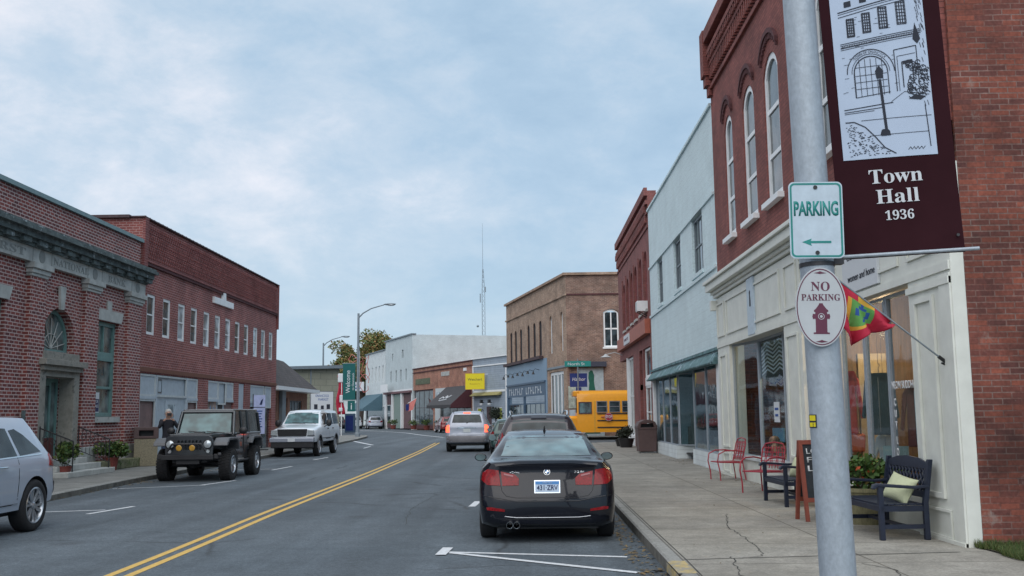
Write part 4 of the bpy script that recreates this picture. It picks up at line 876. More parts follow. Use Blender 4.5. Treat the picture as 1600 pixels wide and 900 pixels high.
f = MB().xz(rect(2.9, 4.0, .14, 2.3), .05, .095, [rect(3.05, 3.85, .9, 2.15)]).build('door', M['panel_white'], B2); MB().box(3.05, 3.85, .07, .08, .9, 2.15).build('pane', M['glass_pale'], f)
t = thing('upright_banner', 'narrow upright white banner with blue writing by the brick hall doorway', 'banner', (-12.55, 46.8, .13), R(45))
MB().box(-.3, .3, -.01, .01, .75, 2.55).build('cloth', P('pale lilac banner cloth', (.50, .54, .78), .8), t); MB().tube([(-.32, .02, 0), (-.32, .02, 2.6)], .018).box(-.4, .4, -.2, .2, 0, .04).box(-.31, .31, -.015, -.011, 1.97, 2.0).build('stand', M['black_metal'], t)
MB().xz([(.0, 2.1), (.12, 2.1), (.2, 2.4), (.08, 2.3)], -.016, -.011).build('mark', M['ink_blue'], t)
for k, s_ in enumerate(('GALLERY', 'ART', 'CLASSES')): pass
bb = MB()
for k in range(7): bb.box(-.16 + (k % 2) * .05, .16 - (k % 3) * .04, -.015, -.011, 1.78 - k * .12, 1.83 - k * .12)
bb.build('writing_lines', M['flag_blue'], t)

# ---- mansard shop u = Y-52.05
MS = Lb('mansard_shop', 'low orange brick shop under a grey shingled mansard roof', 52.1)
MB().xz(rect(0, 10.1, 0, 3.3), .6, .9, [rect(1.7, 2.5, 1.1, 2.7), rect(4.0, 5.0, .14, 2.7), rect(5.6, 8.6, 1.1, 2.6)]).build('wall', M['brick_mans'], MS)
MB().box(9.8, 10.1, .902, 9, 0, 3.3).build('side_wall', M['brick_mans'], MS)
v = [(-.05, 0, 3.3), (10.3, 0, 3.3), (10.3, 9, 3.3), (-.05, 9, 3.3), (-.05, 1.5, 5.1), (7.6, 1.5, 4.95), (7.6, 8, 4.95), (-.05, 8, 5.1)]
MB().add(v, [(0, 1, 5, 4), (1, 2, 6, 5), (4, 5, 6, 7), (0, 3, 2, 1), (3, 0, 4, 7), (2, 3, 7, 6)]).build('roof', M['mansard'], MS)
MB().box(-.02, 10.4, -.12, .6, 3.08, 3.28).build('fascia', M['white'], MS)
window(MS, 1.7, 2.5, 1.1, 2.7, .66, M['white'], M['glass']); window(MS, 5.6, 8.6, 1.1, 2.6, .66, M['plastic_grey'], M['glass_teal'], mu=3, mz=0)
MB().box(4.02, 4.98, .7, .75, .14, 2.68).build('door', M['panel_white'], MS); MB().box(3.0, 3.8, .4, .58, .13, 3.08).build('downpipe_cover', M['pole_grey'], MS)
# ---- penthouse/far grey block behind hall, beige block building with sign
PH = thing('rooftop_block', 'small grey block building rising behind the brick hall', 'building', (-17.2, 57, 0), R(90)); MB().box(0, 4.0, 0, 5, 0, 6.0).build('wall', M['block'], PH); MB().box(-.1, 4.1, -.1, 5.1, 6.0, 6.15).build('coping', M['pole_grey'], PH); MB().box(.6, 2.8, -.01, -.001, 4.9, 5.4).build('vent', M['pole_grey'], PH)
BG = thing('beige_building', 'plain beige block building with a grey roof edge behind the white truck', 'building', (-21.0, 86, 0), R(42))
MB().box(0, 5.55, 0, 14, 0, 5.9).build('wall', M['block'], BG); MB().add([(-.3, -.5, 5.7), (6.3, -.5, 5.95), (6.3, 14, 5.95), (-.3, 14, 5.7), (-.3, -.5, 5.95), (6.3, -.5, 6.25), (6.3, 14, 6.25), (-.3, 14, 5.95)], [(0, 1, 2, 3), (4, 5, 6, 7), (0, 1, 5, 4), (1, 2, 6, 5), (2, 3, 7, 6), (3, 0, 4, 7)]).build('roof_edge', M['pole_grey'], BG)
MB().tube([(2.6, -.06, 0), (2.6, -.06, 5.8)], .06).build('downpipe', M['pole_grey'], BG)
MB().lathe([(.2, 5.9), (.2, 7.0), (.28, 7.0), (.28, 7.2)], (-.2, 2, 0)).build('chimney_pipe', M['pole_grey'], BG)
t = signboard('notice_board', 'white notice board with blue heading on the beige building wall', (-16.9, 82.3, 1.95), R(35), 2.0, 1.75, M['banner_text'], M['plastic_grey'])
text('ONANCOCK', .2, M['flag_blue'], t, (0, -.003, 1.3), width=1.2); text('MARKET', .2, M['flag_blue'], t, (.1, -.003, 1.0), width=.9); MB().box(-.7, -.4, -.008, -.001, .3, .7).box(-.1, .15, -.008, -.001, .3, .6).box(.4, .7, -.008, -.001, .3, .7).builds('pictures', M['ink'], t)
MB().box(-1.0, -.92, .05, .12, -1.82, 1.7).box(.92, 1.0, .05, .12, -1.82, 1.7).builds('post', M['white'], t)

# ---- brown corner building
def ang(name, label, A, B, cat='building'):
    A = Vector(A); B = Vector(B); d = A - B
    return thing(name, label, cat, (B.x, B.y, 0), math.atan2(d.y, d.x)), d.length
BR, WR = ang('brown_corner_building', 'tan brown brick two storey corner building behind the school bus', (2.7, 68.0), (-1.8, 87.5))
def U(s): return WR - s
bw_ = [(17.6 + .42, 6.0, 8.6), (16.2, 6.0, 8.6), (14.2, 6.0, 8.6), (11.45, 6.0, 8.65), (9.45, 6.0, 8.65), (7.5, 6.0, 8.65)]
bh = [arch(U(s) - .44, U(s) + .44, a, b_, .3) for s, a, b_ in bw_]; bh2 = [arch(U(4.3) - .38, U(4.3) + .38, 5.96, 8.69, .32), arch(U(1.25) - .32, U(1.25) + .32, 5.96, 8.69, .3)]
MB().xz([(0, 5.75), (U(5.85), 5.75), (U(5.85), 4.95), (WR, 4.95), (WR, 11.08), (0, 11.08)], 0, .4, bh + bh2).build('wall', M['brick_brown'], BR)
MB().xz([(0, 0), (.35, 0), (.35, 4.05), (U(6.0), 4.05), (U(6.0), 0), (U(5.55), 0), (U(5.55), 5.747), (0, 5.747)], -.03, .35).build('shopfront', M['blue_front'], BR)
bb = MB(); bb.box(.3, U(5.95), -.14, -.031, 3.98, 4.12); bb.xz([(.35, .14), (.55, .14), (.55, 3.05), (6.6, 3.05), (6.6, .14), (6.9, .14), (6.9, 3.05), (13.7, 3.05), (13.7, .14), (U(6.02), .14), (U(6.02), 4.04), (.35, 4.04)], -.05, .1)
bb.build('shopfront_frame', M['blue_trim'], BR)
for a, b_ in ((.56, 6.59), (6.91, 13.69)):
    window(BR, a, b_, .6, 2.5, .04, M['blue_trim'], M['glass'], mu=3, mz=0, fw=.1); MB().box(a, b_, .03, .12, .14, .6).builds('stallriser', M['blue_trim'], BR)
text('NORTH STREET', .5, M['banner_text'], BR, (7.0, -.053, 3.2), width=9.5) if False else None
bb = MB()
rnd = random.Random(2)
for k in range(15):
    u = 1.2 + k * .8
    if abs(u - 6.75) < .5: continue
    bb.box(u, u + .14, -.056, -.051, 3.2, 3.75); bb.box(u, u + .45, -.056, -.051, [3.63, 3.42, 3.2][k % 3], [3.75, 3.52, 3.32][k % 3])
bb.build('lettering', M['banner_text'], BR)
for (s, a, b_), h in zip(bw_, bh): window(BR, U(s) - .44, U(s) + .44, a, b_, .05, M['coping'], M['glass_black'], rise=.3, fw=.05)
for s, w in ((4.3, .38), (1.25, .32)): window(BR, U(s) - w, U(s) + w, 5.96, 8.69, .12, M['white'], M['glass_pale'], rise=.3, fw=.09, sill=.1)
bb = MB()
for s0, s1 in ((19.9, 12.9), (12.6, 6.6)): bb.box(U(s0), U(s1), -.35, -.031, 5.72, 5.95)
bb.builds('flower_box', M['coping'], BR)
bb = MB()
for k in range(7):
    u = 1.0 + k * 1.85; bb.tube([(u, -.03, 4.95), (u, -.35, 5.05), (u, -.5, 4.85)], .02, 6); bb.lathe([(.04, .12), (.07, .02), (.13, -.10)], (u, -.5, 4.72 + .12 * (k % 2)), n=10)
bb.builds('sign_lamp', M['black_metal'], BR)
bb = MB(); bb.box(0, WR + .1, -.12, -.001, 9.68, 9.8); bb.box(-.05, WR + .12, -.2, .45, 11.08, 11.25); bb.build('cornice', M['brick_brown'], BR)
MB().box(U(5.5), WR + .02, -.08, .0, 4.8, 4.949).build('lintel', M['pole_grey'], BR)
MB().xz([(U(5.54), 0), (U(4.9), 0), (U(4.9), 4.6), (U(.95), 4.6), (U(.95), 0), (WR, 0), (WR, 4.798), (U(5.54), 4.798)], 0, .35).build('ground_wall', M['brick_brown'], BR)
window(BR, U(4.88), U(.97), .14, 4.58, .1, M['white'], M['glass'], mu=3, mz=0, fw=.2, bars=.3)
# side face, facing the camera, at Y=68: own child with world-aligned frame
def side_face(par, A, B, h, mat, holes=(), z0=0, th=.4, name='side_wall'):
    """wall from A to B built in the parent's local frame, facing the viewer's side (-Y when A left of B)"""
    m = par.matrix_basis.inverted() if True else None
    Mx = Matrix.Translation(par.location) @ Matrix.Rotation(par.rotation_euler.z, 4, 'Z'); inv = Mx.inverted()
    A = Vector((*A, 0)); B = Vector((*B, 0)); d = (B - A).normalized(); nrm = Vector((-d.y, d.x, 0))
    b = MB(); b.plate(rect(0, (B - A).length, z0, h), holes, lambda u, v, q: inv @ (A + d * u + nrm * q + Vector((0, 0, v))), 0, th); return b.build(name, mat, par)
def sub(par, A, name='panel'):
    """local transform helper: child box coordinates in world-aligned axes"""
    Mx = Matrix.Translation(par.location) @ Matrix.Rotation(par.rotation_euler.z, 4, 'Z'); inv = Mx.inverted()
    def f(b):
        b.v = [tuple(inv @ Vector(p)) for p in b.v]; return b
    return f
MS_side = brick('red brown side brick turned', (0.29, 0.175, 0.13), (0.17, 0.10, 0.08), (0.38, 0.30, 0.25), bw=0.24, rh=0.085, ms=0.012, dark=(0.09, 0.04, 0.035), stain=0.35)
side_face(BR, (2.705, 68.0), (20, 68.0), 11.08, MS_side, [arch(5.22 - 2.7, 6.28 - 2.7, 6.1, 8.72, .25)])
tr = sub(BR, None)
tr(MB().box(2.5, 20, 67.8, 68.5, 11.081, 11.25)).build('cornice', M['brick_brown'], BR); tr(MB().box(2.7, 20, 67.93, 67.999, 9.7, 9.8)).build('cornice', M['brick_dark'], BR)
b = MB(); b.xz(arch(5.24, 6.26, 6.12, 8.70, .25), 68.08, 68.16, [inset(arch(5.24, 6.26, 6.12, 8.70, .25), .1)]); b.box(5.71, 5.79, 68.09, 68.15, 6.2, 8.5); b.box(5.3, 6.2, 68.09, 68.15, 7.32, 7.42); b.box(5.15, 6.35, 67.92, 68.1, 6.0, 6.12)
f = tr(b).build('window', M['white'], BR); tr(MB().box(5.3, 6.2, 68.12, 68.13, 6.2, 8.5)).build('pane', M['glass'], f)
tr(MB().box(2.75, 5.35, 67.55, 67.999, 4.78, 5.12)).build('canopy', P('dark canopy paint', (.04, .045, .07), .6), BR)
tr(MB().box(3.45, 5.15, 67.95, 67.999, .14, 4.74)).build('mural_board', P('white mural board', (.40, .47, .50), .7, noise=.15, nscale=5, wear=((.28, .33, .42), 6, .58)), BR)
def px(pts): return [(x, z) for x, z in pts]
tr(MB().xz(px([(3.85, .3), (4.85, .3), (4.72, 2.4), (4.55, 3.4), (4.50, 3.75), (4.52, 4.2), (4.42, 4.5), (4.3, 4.55), (4.15, 4.4), (4.12, 4.0), (4.18, 3.7), (4.15, 3.3), (4.0, 2.4)]), 67.935, 67.949)).build('mural_figure', M['mural_green'], BR)
tr(MB().box(2.75, 3.4, 67.94, 67.999, 2.0, 3.5)).build('poster_panel', P('pale posters', (.40, .44, .38), .7, noise=.5, nscale=3), BR); tr(MB().box(2.8, 3.4, 67.9, 67.999, .3, 1.9)).build('utility_door', M['panel_white'], BR)
# ---- grey clapboard house
GH, WG = ang('grey_clapboard_house', 'grey clapboard shop house with white trim between orange and brown brick buildings', (-1.9, 91.8), (-5.35, 98.0))
MB().xz(rect(0, WG, 0, 7.0), 0, .25, [rect(.8, 1.9, .9, 2.35), rect(5.0, 6.1, .9, 2.35)]).build('wall', M['grey_siding'], GH)
MB().box(0, WG, .26, 10, 0, 7.0).build('body', M['grey_siding'], GH)
bb = MB(); bb.box(0, WG, -.07, -.001, 6.25, 6.37); bb.box(0, .18, -.06, -.001, 0, 6.25); bb.box(WG - .18, WG, -.06, -.001, 0, 6.25); bb.box(0, WG, -.06, -.001, 3.75, 3.95); bb.box(-.05, WG + .05, -.15, .3, 7.0, 7.12); bb.build('trim', M['white'], GH)
bb = MB(); bb.yz([(-.55, 3.45), (-.5, 3.4), (-.01, 3.5), (-.01, 3.8)], .3, WG - 1.0); bb.build('awning', P('olive yellow awning', (.28, .25, .10), .8), GH)
for a in (.8, 5.0): window(GH, a, a + 1.1, .9, 2.35, .05, M['white'], P('lime blind', (.35, .40, .03), .6), mz=0, fw=.12)
MB().box(3.0, 4.0, -.03, -.001, .14, 2.4).build('door', M['coping'], GH)
t = signboard('yellow_sign', 'bright yellow sign projecting from the grey clapboard house', (-5.0, 95.2, 4.05), R(-8), 1.85, 1.5, M['sign_yellow'], M['flag_yellow'])
text('Weichert', .24, M['ink'], t, (0, -.003, .82), width=1.4); text('Realtors', .13, P('ochre letters', (.45, .28, .01), .6), t, (0, -.003, .45), width=1.0)
MB().tube([(.9, .05, 1.4), (1.6, .3, 1.4)], .03).build('bracket', M['white'], t)
def walllamp(loc, rz, label):
    t = thing('lantern_lamp', label, 'lamp', loc, rz); MB().tube([(0, 0, 0), (0, -.3, .1)], .03).box(-.12, .12, -.42, -.18, -.05, .3).build('bracket', M['black_metal'], t); MB().ball((0, -.3, -.12), .16, 10).build('globe', M['banner_text'], t, 60)
walllamp((-4.15, 95.3, 2.75), GH.rotation_euler.z, 'left of two black lanterns on the grey clapboard house'); walllamp((-3.35, 93.9, 2.75), GH.rotation_euler.z, 'right of two black lanterns on the grey clapboard house')
# ---- orange brick building
OR, WO = ang('orange_brick_building', 'one storey orange brick building with two shopfronts and a charcoal awning', (-5.45, 98.1), (-13.2, 115.6))
MB().xz([(0, 4.5), (7.2, 4.5), (7.2, .0), (7.9, 0), (7.9, 4.5), (WO - .2, 4.5), (WO - .2, 0), (WO, 0), (WO, 6.9), (0, 6.9)], 0, .35).build('wall', M['brick_orange'], OR)
MB().box(0, WO, .36, 12, 0, 6.6).build('body', M['brick_orange'], OR)
bb = MB(); bb.box(-.05, WO + .05, -.12, .4, 6.9, 7.0); bb.box(0, WO, -.1, -.001, 6.45, 6.55); bb.build('cornice', M['brick_dark'], OR)
bb = MB(); bb.box(1.0, 6.2, -.05, -.001, 5.1, 5.75); bb.build('ghost_sign', P('faded green sign', (.11, .13, .08), .8, noise=.4), OR)
MB().box(10.0, 12.6, -.05, -.001, 5.75, 6.2).build('name_stone', M['stone'], OR); MB().box(WO - 2.2, WO - 1.4, -.1, -.001, 6.0, 6.3).build('wall_light', M['white'], OR)
window(OR, .2, 7.15, .5, 4.48, .1, M['coping'], M['glass'], mu=3, mz=1, fw=.15); MB().box(.2, 7.15, .1, .3, 0.14, .5).builds('stallriser', M['brick_dark'], OR)
bb = MB(); bb.box(8.0, 13.4, -.02, .1, 3.2, 4.5); bb.build('transom_frame', M['offwhite'], OR)
bb = MB(); [bb.box(8.25 + k * .5, 8.55 + k * .5, -.04, -.021, 3.35, 4.1) for k in range(10)]; bb.build('transom_panes', M['glass_pale'], OR)
window(OR, 7.95, WO - .25, .5, 3.15, .1, M['coping'], M['glass'], mu=4, mz=0, fw=.15); MB().box(7.95, 9.6, -.04, .1, .14, 2.9).build('door', M['offwhite'], OR)
f = MB().add([(11.6, -2.2, 2.65), (WO - .1, -2.2, 2.65), (WO - .1, -.02, 4.55), (11.6, -.02, 4.55), (11.6, -2.2, 2.35), (WO - .1, -2.2, 2.35)], [(0, 1, 2, 3), (4, 5, 1, 0)]).build('awning', M['awning_black'], OR)
MB().add([(WO - .1, -2.2, 2.35), (WO - .1, -.02, 2.35), (WO - .1, -.02, 4.55), (WO - .1, -2.2, 2.65)], [(0, 1, 2, 3)]).build('awning_side', M['awning_maroon'], f)
MB().add([(11.6, -2.2, 2.35), (11.6, -.02, 2.35), (11.6, -.02, 4.55), (11.6, -2.2, 2.65)], [(0, 1, 2, 3)]).build('awning_side', M['awning_maroon'], f)
def aw2(x, y, z): return (15.2 + x, -1.5 + z * .75 + y - .02, 3.26 + z * .655)
text('The Shop', .5, M['banner_text'], OR, (0, 0, 0), mp=aw2, italic=.3, width=3.0) if False else None
bb = MB()
for k, (x0, z0, x1, z1) in enumerate([(-1.4, 0, -.9, .35), (-.9, .35, -.4, .1), (-.4, .1, .3, .45), (.3, .45, .5, .05), (.5, .05, 1.3, .5), (-1.0, -.25, .9, -.1)]): bb.tube([aw2(x0, -.02, z0), aw2(x1, -.02, z1)], .05, 5)
bb.build('awning_script', M['banner_text'], OR)
# ---- white three storey + two storey
WT, WW = ang('white_brick_building', 'tall whitewashed brick building at the bend with a blank side wall', (-13.35, 115.8), (-18.1, 127.5))
s3 = lambda s: WW - s
hs = [rect(s3(s) - .32, s3(s) + .32, 5.75, 7.15) for s in (9.9, 7.3, 5.1, 2.7)]; hs2 = [rect(s3(4.3) - .35, s3(4.3) + .35, 8.5, 9.5), rect(s3(9.1) - .3, s3(9.1) + .3, 8.4, 9.3)]
MB().xz(rect(0, WW, 4.75, 11.0), 0, .35, hs + hs2).build('wall', M['white_brick'], WT)
for h in hs: window(WT, h[0][0], h[1][0], 5.75, 7.15, .15, M['pole_grey'], M['glass'], fw=.08)
for h in hs2: window(WT, h[0][0], h[1][0], h[0][1], h[2][1], .15, M['pole_grey'], M['glass'], fw=.08, mz=0)
side_face(WT, (-13.33, 115.78), (6.5, 122.6), 11.0, M['white_brick'], th=.3)
tr = sub(WT, None); 
bb = MB(); bb.box(-.15, WW + .15, -.15, .45, 11.0, 11.15); bb.build('coping', M['pole_grey'], WT)
MB().box(.1, WW - .1, .5, 12, 10.2, 10.4).build('roof', M['roof'], WT)
MB().xz([(0, 0), (.5, 0), (.5, 4.5), (WW - .4, 4.5), (WW - .4, 0), (WW, 0), (WW, 4.748), (0, 4.748)], -.02, .3).build('ground_frame', M['white'], WT)
MB().box(0, WW, -.3, -.021, 4.3, 4.55).build('shop_cornice', P('faded maroon trim', (.16, .08, .09), .7), WT)
MB().box(.5, WW - .4, .1, .3, .14, 4.3).build('recess', P('weathered maroon panels', (.13, .07, .075), .7, noise=.3), WT)
bb = MB()
for s in (8.7, 4.3): bb.box(s3(s) - .2, s3(s) + .2, -.2, .1, .14, 4.3)
bb.builds('column', M['white'], WT); MB().box(s3(8.3), s3(5.0), -.02, .09, .14, 4.2).build('door_panel', P('pale green panel', (.20, .27, .24), .6), WT)
window(WT, .7, 2.6, .9, 3.0, 0, M['offwhite'], M['glass'], fw=.1)
f = MB().box(1.0, 4.2, -.9, -.8, 4.55, 5.5).build('hanging_sign', M['white'], WT)
W2b, WW2 = ang('white_low_building', 'lower white building with five tall windows and a blue grey awning', (-18.15, 127.6), (-22.2, 138.0))
s4 = lambda s: WW2 - (s - 12.6)
h5 = [rect(s4(s) - .36, s4(s) + .36, 6.0, 8.1) for s in (22.3, 20.2, 18.0, 16.0, 13.9)]
MB().xz(rect(-.6, WW2, 3.0, 10.0), 0, .35, h5).build('wall', M['white_siding'], W2b)
for h in h5: window(W2b, h[0][0], h[1][0], 6.0, 8.1, .12, M['white'], M['glass'], fw=.07)
MB().box(-.6, WW2, .36, 12, 0, 9.7).build('body', M['white_siding'], W2b); MB().box(-.7, WW2, -.15, .4, 10.0, 10.12).build('coping', M['pole_grey'], W2b)
MB().xz([(-.6, 0), (0, 0), (0, 2.8), (WW2 - .5, 2.8), (WW2 - .5, 0), (WW2, 0), (WW2, 2.998), (-.6, 2.998)], 0, .3).build('ground_frame', M['white'], W2b); MB().box(0, WW2 - .5, .1, .2, .5, 2.8).builds('shop_window', M['glass'], W2b)
f = MB().add([(-.3, -2.6, 2.6), (WW2 - 1.4, -2.6, 2.6), (WW2 - 1.4, -.02, 4.5), (-.3, -.02, 4.5), (-.3, -2.6, 2.3), (WW2 - 1.4, -2.6, 2.3)], [(0, 1, 2, 3), (4, 5, 1, 0)]).build('awning', M['awning_blue'], W2b)
MB().add([(WW2 - 1.4, -2.6, 2.3), (WW2 - 1.4, -.02, 2.3), (WW2 - 1.4, -.02, 4.5), (WW2 - 1.4, -2.6, 2.6)], [(0, 1, 2, 3)]).build('awning_side', M['awning_blue'], f)
t = signboard('hanging_sign', 'white hanging signboard above the blue grey awning', (-23.3, 134.4, 5.0), R(-12), 2.8, 1.2, M['banner_text']); text('ANTIQUES', .3, M['flag_blue'], t, (0, -.003, .6), width=1.8) if False else None
bb = MB(); bb.box(-1.0, .3, -.01, -.001, .7, .85).box(-.4, .9, -.01, -.001, .3, .45); bb.build('writing_lines', M['flag_blue'], t)
# distant building closing the street
DB = thing('distant_building', 'low pale distant building at the end of the bend', 'building', (-44, 175, 0), R(10)); MB().box(0, 22, 0, 10, 0, 5).build('wall', M['white_siding'], DB); MB().add([(-.5, -.5, 5), (22.5, -.5, 5), (22.5, 10.5, 5), (-.5, 10.5, 5), (3, 5, 8), (19, 5, 8)], [(0, 1, 5, 4), (1, 2, 5), (2, 3, 4, 5), (3, 0, 4), (0, 3, 2, 1)]).build('roof', M['roof'], DB)
for u in (3, 7, 14, 18): window(DB, u, u + 1.2, 1, 3, -.08, M['white'], M['glass'])
# ================================================================= VEHICLES
def mono(xs, ys, x):
    n = len(xs); h = [xs[i + 1] - xs[i] for i in range(n - 1)]; d = [(ys[i + 1] - ys[i]) / h[i] for i in range(n - 1)]
    m = [d[0]] + [0 if d[i - 1] * d[i] <= 0 else 3 * (h[i - 1] + h[i]) / ((2 * h[i] + h[i - 1]) / d[i - 1] + (h[i] + 2 * h[i - 1]) / d[i]) for i in range(1, n - 1)] + [d[-1]]
    i = 0
    while i < n - 2 and x > xs[i + 1]: i += 1
    t = (x - xs[i]) / h[i]
    return (2 * t ** 3 - 3 * t * t + 1) * ys[i] + (t ** 3 - 2 * t * t + t) * h[i] * m[i] + (-2 * t ** 3 + 3 * t * t) * ys[i + 1] + (t ** 3 - t * t) * h[i] * m[i + 1]
def car_body(par, mat, st, rear=None, front=None, arches=(), crown=.02, tumble=.12, wellmat=None, belt=.955, name='body'):
    """st rows: y, half width, sill z, shoulder z, half width of top, top z"""
    L = st[-1][0]; ysn = sorted(set([s[0] for s in st] + [s[0] + (t[0] - s[0]) * k / 3 for s, t in zip(st, st[1:]) for k in (1, 2)]))
    cols = list(zip(*st)); rows = [[mono(cols[0], cols[k], y) for k in range(6)] for y in ysn]
    def ring(r, s=1.0):
        y, w, zb, zs, wr, zt = r; k = max(0, min(1, (zt - zs) / .35)); ws = w * belt
        h = [(0, zb), (w * .8, zb), (w * .965, zb + .05), (w * .995, zb + .3 * (zs - zb)), (w, zb + .6 * (zs - zb)), (w * .985, zs - .09), (ws, zs), (wr + (ws - wr) * (tumble + (1 - k) * .15), zs + (zt - zs) * (.80 if k > .3 else .5)), (wr * .94, zt - .018), (wr * .5, zt + crown * .7), (0, zt + crown)]
        zc = zb + .5 * (zt - zb); full = h + [(-x, z) for x, z in reversed(h[1:-1])]
        return [(x * s, zc + (z - zc) * s) for x, z in full]
    V = []; nr = 0
    def warp(x, y, z):
        if rear: y += rear(x, z) * math.exp(-(y / .35) ** 1.3) if y < 1.6 else 0
        if front: y -= front(x, z) * math.exp(-((L - y) / .35) ** 1.3) if y > L - 1.6 else 0
        return (x, y, z)
    seq = [(rows[0], s, rows[0][0]) for s in (.15, .4, .7, .9)] + [(r, 1.0, r[0]) for r in rows] + [(rows[-1], s, rows[-1][0]) for s in (.9, .7, .4, .15)]
    for r, s, y in seq: V += [warp(x, y, z) for x, z in ring(r, s)]
    n = 20; nr = len(seq); F = [(i * n + j, i * n + (j + 1) % n, (i + 1) * n + (j + 1) % n, (i + 1) * n + j) for i in range(nr - 1) for j in range(n)] + [tuple(range(n)), tuple((nr - 1) * n + j for j in range(n))]
    b = MB(); b.add(V, F); o = b.build(name, [mat, M['plastic']], par, 42)
    cut = MB()
    for (y, r, zc, w) in arches:
        for sx in (-1, 1): cut.lathe([(r, sx * (w - .34)), (r, sx * (w + .4))], (0, y, zc), 'x', 36)
    if arches:
        cut.mi = 0; c = cut.build('cutter', M['plastic']); md = o.modifiers.new('b', 'BOOLEAN'); md.operation = 'DIFFERENCE'; md.object = c; md.solver = 'EXACT'; md.material_mode = 'TRANSFER'
        c.parent = par; bpy.context.view_layer.update()
        dg = bpy.context.evaluated_depsgraph_get(); me = bpy.data.meshes.new_from_object(o.evaluated_get(dg)); o.modifiers.clear(); o.data = me; me.name = name; bpy.data.objects.remove(c)
        for p in me.polygons: p.use_smooth = True
        me.set_sharp_from_angle(angle=R(38))
    me = o.data; bv = BVHTree.FromPolygons([v.co for v in me.vertices], [tuple(p.vertices) for p in me.polygons])
    return o, bv, L
def decal(par, name, mat, poly, view, bv, off=.004, th=.012, step=.06, mirror=False, smooth=50):
    """a panel that follows the body: outline given in the side/front/rear view"""
    if mirror:
        decal(par, name, mat, [(-a, b) for a, b in poly] if view in ('rear', 'front', 'top') else poly, {'right': 'left'}.get(view, view), bv, off, th, step)
    pts = [Vector(p) for p in poly]; bd = []
    for i, p in enumerate(pts):
        q = pts[(i + 1) % len(pts)]; k = max(1, int((q - p).length / step)); bd += [p.lerp(q, j / k) for j in range(k)]
    a0, a1 = min(p.x for p in pts), max(p.x for p in pts); b0, b1 = min(p.y for p in pts), max(p.y for p in pts); nb = len(bd)
    inn = []
    def inside(x, y):
        c = False; j = len(pts) - 1
        for i in range(len(pts)):
            if (pts[i].y > y) != (pts[j].y > y) and x < (pts[j].x - pts[i].x) * (y - pts[i].y) / (pts[j].y - pts[i].y) + pts[i].x: c = not c
            j = i
        return c
    for i in range(1, int((a1 - a0) / step) + 1):
        for j in range(1, int((b1 - b0) / step) + 1):
            x = a0 + i * step; y = b0 + j * step
            if inside(x, y) and min((Vector((x, y)) - q).length for q in bd) > step * .4: inn.append(Vector((x, y)))
    res = delaunay_2d_cdt(bd + inn, [(i, (i + 1) % nb) for i in range(nb)], [list(range(nb))], 1, 1e-5)
    vv, ee, ff = res[0], res[1], res[2]
    P3 = []; NN = []
    for v in vv:
        o, d = {'rear': (Vector((v.x, -6, v.y)), Vector((0, 1, 0))), 'front': (Vector((v.x, 14, v.y)), Vector((0, -1, 0))), 'right': (Vector((5, v.x, v.y)), Vector((-1, 0, 0))), 'left': (Vector((-5, v.x, v.y)), Vector((1, 0, 0))), 'top': (Vector((v.x, v.y, 6)), Vector((0, 0, -1)))}[view]
        loc, nrm, _, _ = bv.ray_cast(o, d)
        if loc is None: loc, nrm, _, _ = bv.find_nearest(o + d * (5 if view in ('left', 'right') else 6))
        if nrm.dot(d) > 0: nrm = -nrm
        P3.append(loc + nrm * off * .4 - d * off); NN.append(d)
    n = len(P3); b = MB(); V = P3 + [p + d * th for p, d in zip(P3, NN)]
    F = [tuple(f) for f in ff] + [tuple(reversed([i + n for i in f])) for f in ff]
    cnt = {}
    for f in ff:
        for i in range(len(f)): e = (f[i], f[(i + 1) % len(f)]); cnt[tuple(sorted(e))] = cnt.get(tuple(sorted(e)), 0) + 1
    F += [(a, b_, b_ + n, a + n) for (a, b_), c in cnt.items() if c == 1]
    b.add(V, F); return b.build(name, mat, par, smooth)
